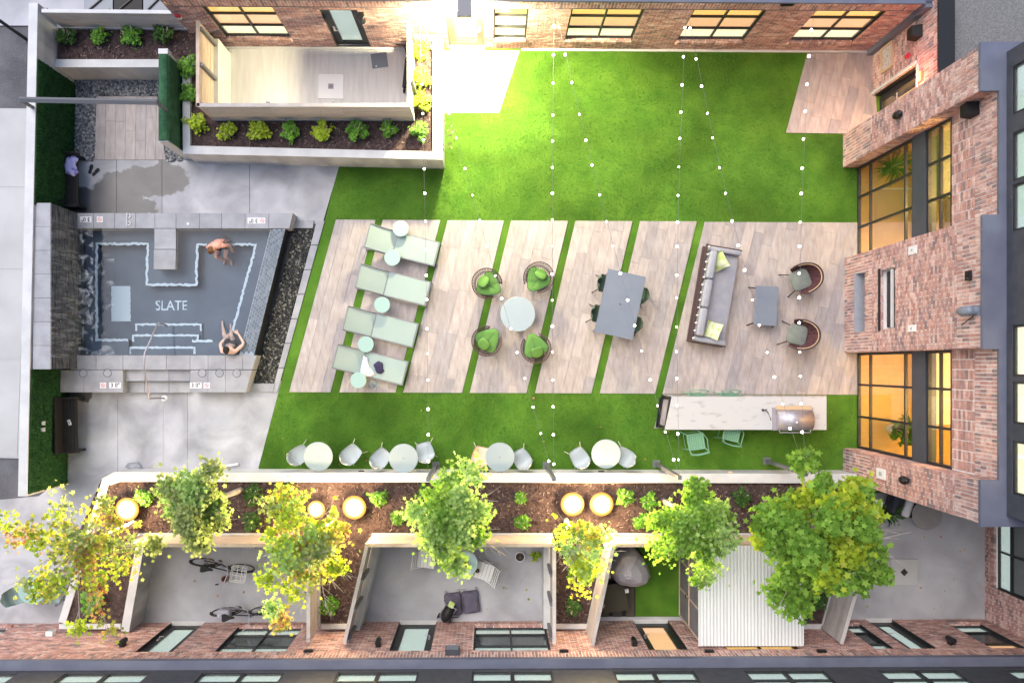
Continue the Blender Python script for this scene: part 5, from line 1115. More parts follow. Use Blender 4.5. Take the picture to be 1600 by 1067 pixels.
for i, (x, y, rad, mt, lab) in enumerate(((398, 772, .26, 'shrubdark', 'dark shrub in the tree bed right of the olive tree'), (445, 765, .22, 'shrubdark', 'dark shrub in the tree bed close to the retaining wall below the leftmost bistro table'), (395, 812, .24, 'shrubdark', 'dark shrub in the tree bed beside the bicycle patio fence'), (623, 806, .24, 'shrub', 'green shrub left of the pale green tree'),
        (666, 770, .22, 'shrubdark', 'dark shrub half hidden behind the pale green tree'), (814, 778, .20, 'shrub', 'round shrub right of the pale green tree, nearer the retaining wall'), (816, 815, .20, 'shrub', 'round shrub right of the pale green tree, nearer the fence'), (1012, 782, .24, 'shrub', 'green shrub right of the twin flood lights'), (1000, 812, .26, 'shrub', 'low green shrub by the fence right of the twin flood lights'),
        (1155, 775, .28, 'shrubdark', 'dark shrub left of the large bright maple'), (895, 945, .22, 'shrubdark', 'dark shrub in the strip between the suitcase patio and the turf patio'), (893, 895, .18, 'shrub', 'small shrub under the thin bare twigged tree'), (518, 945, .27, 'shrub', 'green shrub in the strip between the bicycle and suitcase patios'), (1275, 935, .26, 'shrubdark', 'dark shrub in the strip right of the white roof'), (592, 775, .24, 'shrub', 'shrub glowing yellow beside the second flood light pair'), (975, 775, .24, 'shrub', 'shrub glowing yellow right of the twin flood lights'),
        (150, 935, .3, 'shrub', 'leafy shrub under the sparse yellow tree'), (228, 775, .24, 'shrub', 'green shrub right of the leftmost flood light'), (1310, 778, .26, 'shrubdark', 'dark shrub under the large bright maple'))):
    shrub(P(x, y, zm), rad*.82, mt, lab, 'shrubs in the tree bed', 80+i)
# ground flood lights in the tree bed
for i, (x, y, lab) in enumerate(((205, 793, 'glowing flood light at the left end of the tree bed'), (497, 793, 'left glowing flood light under the yellow orange tree'), (556, 790, 'right glowing flood light under the yellow orange tree'), (893, 785, 'left one of the twin glowing flood lights'), (938, 785, 'right one of the twin glowing flood lights'))):
    q = P(x, y, zm); t = thing('flood_light', lab, 'flood light', q, group='flood lights in the tree bed')
    big = 1 if i != 1 else .75
    m = MB(); m.lathe([(.10*big, -.1), (.13*big, .0), (.20*big, .20), (.21*big, .21)], 20); m.build('housing', M['black'], t); m = MB(); m.lathe([(.2*big, .205), (.30*big, .215), (.31*big, .23), (.26*big, .245)], 24); m.build('outer_halo', M['amberglow'], t, True)  # amber ring is added to imitate the glow around the lens
    m = MB(); m.lathe([(.255*big, .247), (.25*big, .262), (.205*big, .272)], 24); m.build('inner_halo', M['warmglow'], t, True); m = MB(); m.lathe([(.2*big, .274), (.17*big, .30), (.09*big, .335), (.01, .35)], 20); m.build('lens', M['lampglow'], t, True); m = MB(); m.tube([(0, 0, -.15), (0, 0, -.05)], .03, 6); m.build('stake', M['black'], t)  # warm ring likewise an added halo; the lens is the lamp
    lamp('flood_light_glow', q+Vector((0, 0, .50)), FLOODW*big, (1, .68, .36), radius=.15)
    lamp('flood_light_beam', q+Vector((0, 0, .42)), FLOODW*9*big, (1, .74, .30), 'SPOT', .12, (math.pi, 0, 0), R(125), .5)

# fallen leaves
m = MB(); r = random.Random(77)
for k in range(90):
    x, y, z = r.choice(((r.uniform(420, 1330), r.uniform(620, 730), .03), (r.uniform(-40, 150), r.uniform(790, 970), .01), (r.uniform(240, 470), r.uniform(860, 965), .01), (r.uniform(600, 840), r.uniform(860, 965), .01), (r.uniform(1330, 1530), r.uniform(800, 960), .01), (r.uniform(1330, 1530), r.uniform(800, 960), .01)))
    add_leaf(m, P(x, y, z), r.uniform(.02, .045), r, 3, 'kite' if k % 2 else 'star')
tag(m.build('fallen_leaves', M['leafamber']), 'small fallen leaves scattered over lawn and patios', 'leaves', kind='stuff')
# ------------------------------------------------------------------ furniture
def rbox(m, x0, x1, y0, y1, z0, z1, r=.04, n=3, puff=0.0):
    """box with rounded plan corners and softened top edge"""
    def ring_(ins, z):
        out = []
        for cx, cy, a0 in ((x1-r, y1-r, 0), (x0+r, y1-r, 90), (x0+r, y0+r, 180), (x1-r, y0+r, 270)):
            for k in range(n+1):
                w = R(a0+90*k/n); out.append(Vector((cx+(r-ins)*math.cos(w), cy+(r-ins)*math.sin(w), z)))
        return out
    e = min(r*.6, (z1-z0)*.3); rs_ = [ring_(e*.6, z0), ring_(0, z0+e), ring_(0, z1-e), ring_(e*.35, z1-e*.3), ring_(e, z1)]
    k = len(rs_[0]); vs = [p for q in rs_ for p in q]; fs = [(i*k+j, i*k+(j+1) % k, (i+1)*k+(j+1) % k, (i+1)*k+j) for i in range(len(rs_)-1) for j in range(k)]
    vs.append(Vector(((x0+x1)/2, (y0+y1)/2, z1+puff))); c = len(vs)-1; b0 = (len(rs_)-1)*k
    fs += [(b0+j, b0+(j+1) % k, c) for j in range(k)] + [tuple(reversed(range(k)))]; m.add(vs, fs)
def lounger():
    t = thing('sun_lounger', 'x', 'sun lounger', group='mint sun loungers on the tile terrace'); L_, w = 1.9, .32
    m = MB()
    for s in (-1, 1): m.tube([(-.2, s*w, .30), (.95, s*w, .30)], .02, 6); m.tube([(-.95, s*w, .30), (-.2, s*w, .30)], .014, 6)
    m.tube([(.95, -w, .30), (.95, w, .30)], .02, 6); m.tube([(-.95, -w, .30), (-.95, w, .30)], .016, 6); m.build('frame', M['alu'], t)
    for x in (-.93, .93):
        for s in (-1, 1): m = MB(); m.tube([(x, s*w, .30), (x+(.03 if x > 0 else -.03), s*(w+.01), .0)], .018, 6); m.build('leg', M['alu'], t)
    m = MB(); rbox(m, -.21, .93, -w+.015, w-.015, .30, .318, .02); m.build('seat_sling', M['sling'], t)
    ang = R(24); m = MB(); n = 8; vs = []
    for i in range(n+1):
        d = .76*i/n; x = -.22-d*math.cos(ang); z = .318+d*math.sin(ang)-.012*math.sin(math.pi*i/n)
        for y in (-w+.015, w-.015): vs += [(x, y, z), (x, y, z-.012)]
    fs = []
    for i in range(n):
        a = 4*i; b_ = 4*(i+1); fs += [(a, a+2, b_+2, b_), (a+1, b_+1, b_+3, a+3), (a, b_, b_+1, a+1), (a+2, a+3, b_+3, b_+2)]
    fs += [(0, 1, 3, 2), (4*n, 4*n+2, 4*n+3, 4*n+1)]; m.add(vs, fs); bk = m.build('backrest_sling', M['sling'], t)
    m = MB(); ex, ez = -.22-.78*math.cos(ang), .318+.78*math.sin(ang)
    for s in (-1, 1): m.tube([(-.2, s*w, .315), (ex, s*w, ez)], .016, 6)
    m.tube([(ex, -w, ez), (ex, w, ez)], .018, 6); m.tube([(-.2, -w, .316), (-.2, w, .316)], .014, 6)
    m.tube([(-.62, -w, .49), (-.78, -w, .30)], .010, 5); m.tube([(-.62, w, .49), (-.78, w, .30)], .010, 5); m.build('backrest_frame', M['alu'], t)
    return t
lg0 = lounger(); RL = R(-14.2)
for i, (x, y, lab) in enumerate(((629, 384, 'topmost mint sun lounger, nearest the upper lawn'), (615, 446, 'second mint sun lounger from the upper lawn'), (595.5, 511, 'third mint sun lounger from the upper lawn'), (579.5, 570, 'lowest mint sun lounger with towel and navy bag on it'))):
    q = P(x, y, .32); q.z = .015
    if i == 0: lg0.location = q; lg0.rotation_euler.z = RL; lg0['label'] = lab
    else: dup(lg0, q, RL, lab)
t = thing('drum_table', 'x', 'side table', group='round mint side tables by the loungers'); m = MB(); m.lathe([(.205, .43), (.215, .44), (.215, .455), (.205, .46)], 28); m.build('top', M['mint'], t); m = MB(); m.lathe([(.14, .0), (.15, .01), (.15, .015), (.05, .05), (.045, .40), (.12, .43)], 20); m.build('pedestal', M['mint'], t); dt0 = t
for i, (x, y, lab) in enumerate(((626, 357.5, 'round mint side table above the topmost lounger'), (613, 403, 'round mint side table between the first and second loungers'), (597, 476.5, 'round mint side table between the second and third loungers'), (571.5, 538, 'round mint side table between the third and fourth loungers'), (560, 594, 'round mint side table below the lowest lounger'))):
    q = P(x, y, .46); q.z = .015
    if i == 0: dt0.location = q; dt0['label'] = lab
    else: dup(dt0, q, 0, lab)
def cloth(name, label, q, pts, mat, cat, z=.02, seed=1, h=.03):
    r = random.Random(seed); t = MB(); c = Vector((sum(p[0] for p in pts)/len(pts), sum(p[1] for p in pts)/len(pts))); rings = []
    k = len(pts)*3; pp = []
    for i in range(len(pts)):
        a, b_ = Vector(pts[i]), Vector(pts[(i+1) % len(pts)])
        for j in range(3): pp.append(a.lerp(b_, j/3))
    vs = []
    for s, hz in ((1, 0), (1, h*.5), (.75, h), (.4, h*1.2)):
        for p in pp: g = c+(p-c)*s; vs.append((g.x+r.uniform(-.012, .012), g.y+r.uniform(-.012, .012), z+hz+(r.uniform(-.4, .6)*h*.5 if hz else 0)))
    vs.append((c.x, c.y, z+h)); fs = [(i*k+j, i*k+(j+1) % k, (i+1)*k+(j+1) % k, (i+1)*k+j) for i in range(3) for j in range(k)] + [(3*k+j, 3*k+(j+1) % k, 4*k) for j in range(k)] + [tuple(reversed(range(k)))]
    t.add(vs, fs); o = t.build(name, M[mat], smooth=True); o.location = q; return tag(o, label, cat)
q = P(571, 573, .34); q.z = .335; cloth('towel', 'white towel lying on the lowest sun lounger', q, [(-.14, -.23), (.10, -.26), (.26, -.20), (.10, -.02), (.06, .22), (-.04, .30), (-.10, .10)], 'towelwhite', 'towel', 0, 3, .05)
q = P(591.5, 574, .36); q.z = .335; cloth('cloth_bag', 'navy blue cloth on the lowest sun lounger', q, [(-.14, .08), (.0, .17), (.1, .12), (.15, -.10), (.06, -.17), (-.06, -.14), (-.1, -.02)], 'navy', 'clothing', 0, 5, .06)
def shoe_pair(name, label, q, rz, mat, sep=.11, ang=.15):
    t = thing(name, label, 'shoes', q, rz)
    for s in (-1, 1):
        m = MB(); pr = [(-.13, .03), (-.08, .045), (0, .036), (.08, .048), (.13, .03)]; pts = [(x, y) for x, y in pr]+[(x, -y) for x, y in reversed(pr)]
        ca, sa = math.cos(s*ang), math.sin(s*ang); pts = [(x*ca-y*sa, x*sa+y*ca+s*sep/2) for x, y in pts]; m.prism(pts, 0, .018, True); so = m.build('sole', M[mat], t)
        m = MB(); m.tube([(.03*ca-.045*sa*0, .03*sa+s*sep/2+.045, .015), (.05*ca, .05*sa+s*sep/2, .055), (.03*ca, .03*sa+s*sep/2-.045, .015)], .014, 5); m.build('strap', M[mat], t)
    return t
shoe_pair('sandals', 'pair of white sandals beside the lowest sun lounger', P(584, 601)+Vector((0, 0, .017)), R(-40), 'tabletop')
shoe_pair('sandals', 'pair of black sandals on the wet concrete by the shower', P(146, 267), R(60), 'rubber', .16, .25)
# wire lounge chairs with green cushions
def wire_chair():
    t = thing('wire_lounge_chair', 'x', 'lounge chair', group='green cushioned wire chairs around the round table'); m = MB()
    A0, A1 = R(-60), R(240); n = 26
    rim = []; low = []; seat = []
    for i in range(n+1):
        a = A0+(A1-A0)*i/n; f = abs(i/n-.5)*2; h = .66-.24*f**2
        d = -1; c, s = math.cos(a), -math.sin(a)*1      # open toward +y
        rim.append(Vector((.40*c, .40*s, h))); low.append(Vector((.25*c, .25*s, .22))); seat.append(Vector((.33*c, .33*s, .42)))
    m.tube(rim, .013, 6); m.tube(seat, .008, 5); m.ring((0, 0, .22), .27, .010, 24, 5); m.ring((0, 0, .02), .25, .012, 24, 5); m.ring((0, 0, .38), .31, .008, 24, 5); m.build('rim_frame', M['wire'], t)
    m = MB()
    for i in range(n):
        j = min(n, i+2); m.tube([low[i], seat[i], rim[j]], .0065, 4); m.tube([low[min(n, i+2)], seat[min(n, i+2)], rim[i]], .0065, 4)
    for k in range(8): a = k*math.pi/4; m.tube([(.27*math.cos(a), .27*math.sin(a), .22), (.25*math.cos(a), .25*math.sin(a), .02)], .007, 4)
    m.build('wire_weave', M['wire'], t)
    m = MB(); pr = []
    for k in range(24):
        a = 2*math.pi*k/24; rr_ = .27+.045*math.cos(3*(a-math.pi/2))+.012*math.cos(6*(a-math.pi/2)); pr.append((rr_*math.cos(a)*1.16, rr_*math.sin(a)*1.12+.055))
    vs = []
    for s, z in ((.9, .36), (1, .37), (1.0, .435), (.95, .45), (.6, .445), (.3, .438)): vs += [(x*s, (y-.055)*s+.055, z+.015*(y*s)*(1 if z > .4 else 0)) for x, y in pr]
    k = 24; vs.append((0, .055, .435)); m.add(vs, [(i*k+j, i*k+(j+1) % k, (i+1)*k+(j+1) % k, (i+1)*k+j) for i in range(5) for j in range(k)] + [(5*k+j, 5*k+(j+1) % k, 6*k) for j in range(k)] + [tuple(reversed(range(k)))]); m.build('seat_cushion', M['green'], t, True)
    m = MB(); m.ell((0, -.115, .53), (.165, .155, .045), 22, 8, Matrix.Rotation(R(28), 3, 'X'), .75); pi = m.build('round_pillow', M['greenlight'], t, True)
    m = MB(); m.ring((0, 0, 0), 1, .06, 18, 5); m.v = [Matrix.Rotation(R(28), 3, 'X') @ Vector((v.x*.168, v.y*.158, v.z*.12)) + Vector((0, -.115, .53)) for v in m.v]; m.build('piping', M['darkgreen'], pi)
    sc_ = [o for o in t.children if o.name.startswith('seat_cushion')][0]; m = MB(); m.tube([(x, y, .442) for x, y in pr] + [(pr[0][0], pr[0][1], .442)], .007, 5); m.build('piping', M['darkgreen'], sc_)
    m = MB()
    for a in (R(90), R(210), R(330)): m.tube([(0, .055, .440), (.17*math.cos(a), .055+.17*math.sin(a), .448), (.29*math.cos(a), .055+.29*math.sin(a), .450)], .004, 4)
    m.build('seam', M['darkgreen'], sc_)
    return t
wc = wire_chair()
tx, ty = 809, 491
for i, (x, y, lab) in enumerate(((761, 443.5, 'green cushioned wire chair at the upper left of the round table'), (841.5, 434, 'green cushioned wire chair at the upper right of the round table'), (760.5, 533, 'green cushioned wire chair at the lower left of the round table'), (837, 544, 'green cushioned wire chair at the lower right of the round table'))):
    q = P(x, y, .5); q.z = .015; a = math.atan2(-(ty-y), tx-x)-math.pi/2 + [.25, -.1, .1, -.15][i]
    if i == 0: wc.location = q; wc.rotation_euler.z = a; wc['label'] = lab
    else: dup(wc, q, a, lab)
q = P(809, 491, .45); q.z = .015; t = thing('round_coffee_table', 'low round pale table between the four green chairs', 'table', q); m = MB(); m.lathe([(.44, .415), (.462, .42), (.465, .44), (.458, .445)], 40); m.build('top', M['tabletop'], t); m = MB(); m.lathe([(.26, 0), (.27, .012), (.08, .05), (.06, .36), (.2, .41)], 24); m.build('pedestal', M['tabletop'], t)
# dining set
def shell_chair(mat, leg, name, cat, group, armed=False):
    t = thing(name, 'x', cat, group=group); m = MB(); nS, nT = 8, 12
    pr = [(.24, .425), (.20, .445), (.1, .44), (0, .43), (-.1, .428), (-.17, .44), (-.215, .48), (-.235, .54), (-.25, .62), (-.262, .70), (-.272, .77), (-.278, .81), (-.28, .82)]
    wd_ = [.15, .19, .215, .23, .235, .235, .23, .225, .215, .205, .19, .16, .10]; vs = []
    for i, (y, z) in enumerate(pr):
        for j in range(nS+1):
            s = -1+2*j/nS; cur = .05*s*s if i < 6 else 0; fw_ = .07*s*s if i >= 6 else .0; vs.append((wd_[i]*s, y+fw_, z+cur))
    k = nS+1; n0 = len(vs); vs += [(x*.98, y-(.012 if z > .5 else 0), z-.014) for x, y, z in vs]
    fs = [(i*k+j, (i+1)*k+j, (i+1)*k+j+1, i*k+j+1) for i in range(len(pr)-1) for j in range(nS)]; fs += [tuple(n0+q_ for q_ in reversed(f)) for f in fs]
    bd = [j for j in range(k)] + [i*k+nS for i in range(1, len(pr))] + [(len(pr)-1)*k+j for j in range(nS-1, -1, -1)] + [i*k for i in range(len(pr)-2, 0, -1)]
    for a in range(len(bd)): p_, q_ = bd[a], bd[(a+1) % len(bd)]; fs.append((q_, p_, n0+p_, n0+q_))
    m.add(vs, fs); m.build('seat_shell', M[mat], t, True)
    for sx in (-1, 1):
        for sy in (-1, 1): m = MB(); m.tube([(sx*.13, sy*.12, .42), (sx*.25, sy*.27 - .01, 0)], .012, 6); m.build('leg', M[leg], t)
    m = MB(); m.tube([(-.14, .12, .40), (.14, -.12, .40)], .009, 5); m.tube([(.14, .12, .398), (-.14, -.12, .398)], .009, 5); m.build('under_frame', M[leg], t); return t
q = P(969, 475.5, .74); q.z = .015; RD = R(-12.4); t = thing('dining_table', 'rectangular grey dining table with four dark green chairs', 'table', q, RD); m = MB(); m.bb(-.515, .515, -.765, .765, .715, .74); m.build('top', M['greytable'], t)
for s in (-1, 1): m = MB(); m.bb(-.515, .515, s*.765 if s > 0 else -.85, .85 if s > 0 else -.765, .70, .736); m.build('end_leaf', M['greytable'], t)
for sx in (-1, 1):
    for sy in (-1, 1): m = MB(); m.tube([(sx*.45, sy*.75, .70), (sx*.46, sy*.78, 0)], .025, 8); m.build('leg', M['greytable'], t)
m = MB(); m.lathe([(.02, .741), (.02, .744)], 10); m.build('parasol_hole', M['frame'], t)
dc = shell_chair('darkgreen', 'black', 'dining_chair', 'chair', 'dark green chairs at the grey dining table'); first = True
for x, y, dx, lab in ((947, 444, 1, 'dark green chair at the upper left side of the grey dining table'), (937, 491, 1, 'dark green chair at the lower left side of the grey dining table'), (994, 461, -1, 'dark green chair at the upper right side of the grey dining table'), (984, 506, -1, 'dark green chair at the lower right side of the grey dining table')):
    q = P(x, y, .45); q.z = .015; a = RD + (-math.pi/2 if dx > 0 else math.pi/2)
    if first: dc.location = q; dc.rotation_euler.z = a; dc['label'] = lab; first = False
    else: dup(dc, q, a, lab)
# sofa
q = P(1117, 463, .4); q.z = .015; t = thing('sofa', 'grey outdoor sofa with slatted back and three back cushions', 'sofa', q, R(-9.7)); hl = 1.28
m = MB(); rbox(m, -.33, .46, -hl+.1, hl-.1, .22, .42, .05, puff=.012); m.build('seat_cushion', M['sofa'], t, True)
for k in range(3):
    m = MB(); y0 = -hl+.13+(2*hl-.26)*k/3; y1 = y0+(2*hl-.26)/3; rbox(m, -.40, -.21, y0+.012, y1-.012, .40, .76, .06, puff=.015); m.build('back_cushion', M['sofa'], t, True)
for s in (-1, 1): m = MB(); y0 = s*hl; rbox(m, -.40, .46, min(y0, y0-s*.13), max(y0, y0-s*.13), .30, .58, .05, puff=.01); m.build('arm_cushion', M['sofa'], t, True)
m = MB(); m.bb(-.5, .47, -hl-.03, hl+.03, .16, .22); m.bb(-.52, -.47, -hl-.03, hl+.03, .60, .64); m.bb(-.5, .47, hl+.0, hl+.035, .50, .54); m.bb(-.5, .47, -hl-.035, -hl, .50, .54); m.build('frame', M['wire'], t)
for k in range(13):
    m = MB(); y = -hl+.05+(2*hl-.1)*k/12; m.tube([(-.40, y, .24), (-.50, y, .62), (-.42, y+.015, .655)], .017, 5); m.build('back_strap', M['white'], t)
for sx in (-.45, .43):
    for sy in (-1, 1): m = MB(); m.tube([(sx, sy*(hl-.02), .18), (sx, sy*(hl-.02), 0)], .022, 6); m.build('leg', M['wire'], t)
def pillow(q, rz, label, s=.23):
    m = MB(); vs = []; n = 8; r = random.Random(1)
    for sd in (1, -1):
        for i in range(n+1):
            for j in range(n+1):
                u, v = -1+2*i/n, -1+2*j/n; h = .075*(1-u**4)*(1-v**4)+.004; pin = 1-.07*(abs(u)*(1-abs(v))**.5+abs(v)*(1-abs(u))**.5)*1; vs.append((u*s*pin, v*s*pin, sd*h))
    k = n+1; fs = [(i*k+j, (i+1)*k+j, (i+1)*k+j+1, i*k+j+1) for i in range(n) for j in range(n)]; off = k*k; fs += [tuple(off+a for a in reversed(f)) for f in fs]
    bd = [i*k for i in range(n)] + [n*k+j for j in range(n)] + [i*k+n for i in range(n, 0, -1)] + [j for j in range(n, 0, -1)]
    fs += [(bd[a], bd[(a+1) % len(bd)], off+bd[(a+1) % len(bd)], off+bd[a]) for a in range(len(bd))]
    m.add(vs, fs); o = m.build('throw_pillow', M['pillow'], smooth=True); o.location = q; o.rotation_euler = (0, R(-38), rz); return tag(o, label, 'pillow', 'leaf pillows on the sofa')
pillow(P(1123, 409, .62), R(28), 'leaf patterned pillow at the upper end of the grey sofa'); pillow(P(1114, 516, .62), R(-22), 'leaf patterned pillow at the lower end of the grey sofa')
q = P(1197, 478, .42); q.z = .015; t = thing('coffee_table', 'low grey rectangular coffee table in front of the sofa', 'table', q, R(-3)); m = MB(); rbox(m, -.31, .31, -.53, .53, .385, .42, .04); m.build('top', M['greytable'], t)
for sx in (-1, 1):
    for sy in (-1, 1): m = MB(); m.tube([(sx*.25, sy*.45, .39), (sx*.36, sy*.52, 0)], .018, 6); m.build('leg', M['black'], t)
def rope_chair():
    t = thing('rope_armchair', 'x', 'armchair', group='burgundy rope armchairs facing the sofa'); m = MB(); rbox(m, -.25, .27, -.27, .27, .36, .45, .14, 6, puff=.02); m.build('seat_cushion', M['seatgrey'], t, True)
    m = MB(); n = 26; A0, A1 = R(62), R(298); prv = None; rim = []; seat = []
    for i in range(n+1):
        a = A0+(A1-A0)*i/n; f = 1-abs(i/n-.5)*2; rim.append(Vector((.42*math.cos(a)*1.12, .40*math.sin(a), .56+.2*min(1, f*1.6)))); seat.append(Vector((.27*math.cos(a), .28*math.sin(a), .40)))
    vs = []
    for p_, q_ in zip(rim, seat): vs += [p_, p_.lerp(q_, .5)+Vector((p_.x-q_.x, p_.y-q_.y, 0))*.12, q_]
    fs = [(3*i+j, 3*i+3+j, 3*i+4+j, 3*i+1+j) for i in range(n) for j in range(2)]; m.add(vs, fs); m.build('rope_back', M['rope'], t, True)
    m = MB()
    for i in range(0, n+1): m.tube([seat[i], vs[3*i+1]*1.01, rim[i]], .008, 4)
    m.build('rope_strand', M['rope'], t)
    m = MB(); m.tube(rim, .018, 6); m.tube(seat, .014, 6); m.build('rim_tube', M['wire'], t)
    m = MB(); m.tube([Vector((p_.x*.93, p_.y*.93, p_.z-.03)) for p_ in rim[3:-3]], .013, 6); m.build('tan_band', M['tan'], t)
    for sx in (-1, 1):
        for sy in (-1, 1): m = MB(); m.tube([(sx*.18, sy*.2, .38), (sx*.34, sy*.33, 0)], .014, 6); m.build('leg', M['black'], t)
    return t
rc = rope_chair(); q = P(1251, 437, .42); q.z = .015; rc.location = q; rc.rotation_euler.z = R(202); rc['label'] = 'burgundy rope armchair facing the sofa, upper one'
q = P(1246, 523, .42); q.z = .015; dup(rc, q, R(168), 'burgundy rope armchair facing the sofa, lower one')
# bar counter with grill
ZBAR = 1.0; t = thing('bar_counter', 'long white marble bar counter with built in grill', 'counter', P(1165, 645)); m = MB(t); top = poly([(1050, 619.5), (1291.5, 620), (1291.5, 671.5), (1039, 671)], ZBAR); m.prism(top, ZBAR-.04, ZBAR, True); m.build('marble_top', M['marble'], t)
bs = poly([(1100, 629), (1287, 629), (1287, 664), (1098, 664)], ZBAR); m = MB(t); m.prism(bs, .015, ZBAR-.04); m.build('cabinet', M['greytable'], t)
m = MB(t); a, c, d_, e = [P(*q, ZBAR-.1) for q in ((1049, 621), (1040, 668), (1056, 621), (1047, 668))]
for p_, q_ in ((a, c), (d_, e)): pass
f0, f1 = P(1047, 621, ZBAR-.06), P(1040, 668, ZBAR-.06)
for q_ in (f0, f1): m.tube([(q_.x, q_.y, .015), (q_.x, q_.y, ZBAR-.04)], .035, 4)
m.tube([(f0.x, f0.y, .05), (f1.x, f1.y, .05)], .03, 4); m.tube([(f0.x, f0.y, ZBAR-.08), (f1.x, f1.y, ZBAR-.08)], .03, 4); m.build('leg_frame', M['black'], t)
m = MB(t); p0, p1, p2, p3 = P(1047, 622), P(1031, 622), P(1025, 667), P(1040, 667); m.tube([p0+Vector((0, 0, .05)), p1+Vector((0, 0, .05)), p2+Vector((0, 0, .05)), p3+Vector((0, 0, .05))], .028, 4); m.build('foot_rail', M['black'], t)
# grill
q = P(1238, 655, ZBAR); t = thing('grill', 'stainless steel grill with rounded hood set in the marble counter', 'grill', q); hw = .50; 
m = MB(); m.bb(-.53, .50, -.28, .30, -.02, .10); m.build('firebox', M['steel'], t); m = MB(); n = 10; vs = []; 
for i in range(n+1):
    a = math.pi*i/n*.93; y = -.01-.26*math.cos(a); z = .10+.20*math.sin(a)
    vs += [(-.46, y, z), (.46, y, z)]
m.add(vs+[(-.46, -.01, .1), (.46, -.01, .1)], [(2*i, 2*i+1, 2*i+3, 2*i+2) for i in range(n)] + [tuple([2*i for i in range(n+1)]+[2*n+2])] + [tuple(reversed([2*i+1 for i in range(n+1)]+[2*n+3]))]); hd = m.build('hood', M['steel'], t, True)
for p_ in hd.data.polygons[n:]: p_.use_smooth = False
m = MB(); m.tube([(-.40, -.26, .17), (-.40, -.33, .19), (.40, -.33, .19), (.40, -.26, .17)], .014, 8); m.build('handle', M['steel'], hd); m = MB(); m.bb(-.46, .46, .255, .36, .09, .115); m.build('rear_vent', M['tan'], t)
m = MB(); [m.lathe([(.03, 0), (.03, .03)], 10, (x, -.29, .02)) for x in (-.3, -.1, .1, .3)]; m.build('knobs', M['black'], t); m = MB(); m.lathe([(.03, .30), (.02, .315)], 10, (.0, -.06, 0)); m.build('thermometer', M['white'], hd)
q = P(1195, 647, ZBAR); t = thing('faucet', 'black faucet on the marble counter left of the grill', 'faucet', q, R(-65)); m = MB(); m.lathe([(.035, 0), (.03, .02), (.02, .03)], 12, (-.12, 0, 0)); m.build('base', M['black'], t); m = MB(); m.tube([(-.12, 0, .0), (-.12, 0, .25), (-.08, 0, .30), (.12, 0, .30), (.15, 0, .26)], .014, 8); m.build('spout', M['black'], t); m = MB(); m.tube([(-.12, 0, .1), (-.12, .07, .13)], .010, 6); m.build('lever', M['black'], t)
def bar_chair():
    t = thing('bar_chair', 'x', 'bar chair', group='mint metal bar chairs at the marble counter'); m = MB(); z = .66
    for k in range(8): x = -.19+.38*k/7; m.bb(x-.016, x+.016, -.2, .2, z-.004, z+.006)
    for k in range(8): y = -.19+.38*k/7; m.bb(-.2, .2, y-.016, y+.016, z-.006, z+.003)
    m.build('perforated_seat', M['mintmetal'], t); m = MB(); m.tube([(-.21, .21, z), (.21, .21, z), (.21, -.21, z), (-.21, -.21, z), (-.21, .21, z)], .014, 6); m.build('seat_frame', M['mintmetal'], t)
    m = MB()
    for s in (-1, 1): m.tube([(s*.21, -.20, z), (s*.225, -.26, z+.26)], .013, 6)
    n = 8; vs = []
    for i in range(n+1):
        x = -.25+.5*i/n; y = -.27-.03*(1-(x/.25)**2); vs += [(x, y, z+.17), (x, y-.012, z+.29), (x, y-.02, z+.17), (x, y-.03, z+.29)]
    fs = []
    for i in range(n): a, b_ = 4*i, 4*i+4; fs += [(a, b_, b_+1, a+1), (a+2, a+3, b_+3, b_+2), (a+1, b_+1, b_+3, a+3), (a, a+2, b_+2, b_)]
    m.add(vs, fs); m.build('backrest', M['mintmetal'], t)
    for s in (-1, 1): m = MB(); m.tube([(s*.24, -.27, z+.2), (s*.26, .05, z+.16), (s*.22, .17, z)], .011, 6); m.build('armrest', M['mintmetal'], t)
    for sx in (-1, 1):
        for sy in (-1, 1): m = MB(); m.tube([(sx*.19, sy*.19, z), (sx*.23, sy*.24, 0)], .013, 6); m.build('leg', M['mintmetal'], t)
    m = MB(); m.tube([(-.21, .215, .25), (.21, .215, .25), (.21, -.215, .25), (-.21, -.215, .25), (-.21, .215, .25)], .010, 5); m.build('foot_ring', M['mintmetal'], t); return t
bc = bar_chair(); first = True
for x, y, a, lab in ((1088, 690, 9, 'mint metal bar chair turned on the lawn side, clear of the counter'), (1144, 676, -14, 'mint metal bar chair tucked in on the lawn side of the counter'), (1089, 627, 180, 'left mint metal bar chair on the terrace side of the counter'), (1139, 627, 180, 'right mint metal bar chair on the terrace side of the counter')):
    q = P(x, y, .68); q.z = 0 if y > 650 else .015
    if first: bc.location = q; bc.rotation_euler.z = R(a); bc['label'] = lab; first = False
    else: dup(bc, q, R(a), lab)
# bistro tables and shell chairs along the retaining wall
t = thing('bistro_table', 'x', 'table', group='round bistro tables along the retaining wall'); m = MB(); m.lathe([(.375, .715), (.385, .72), (.387, .735), (.382, .74)], 40); m.build('top', M['tabletop'], t); m = MB(); m.lathe([(.20, 0), (.21, .012), (.03, .05), (.028, .68), (.1, .715)], 20); m.build('pedestal', M['post'], t); m = MB(); m.lathe([(.012, .7405), (.012, .743)], 8); m.build('cap_screw', M['frame'], t); bt = t
for i, (x, y, lab) in enumerate(((497, 713, 'leftmost round bistro table along the retaining wall'), (630.5, 716, 'second round bistro table from the left along the retaining wall'), (781, 714, 'third round bistro table along the retaining wall, with the pinkish lit chair'), (947, 709, 'rightmost round bistro table along the retaining wall'))):
    q = P(x, y, .74); q.z = 0
    if i == 0: bt.location = q; bt['label'] = lab
    else: dup(bt, q, 0, lab)
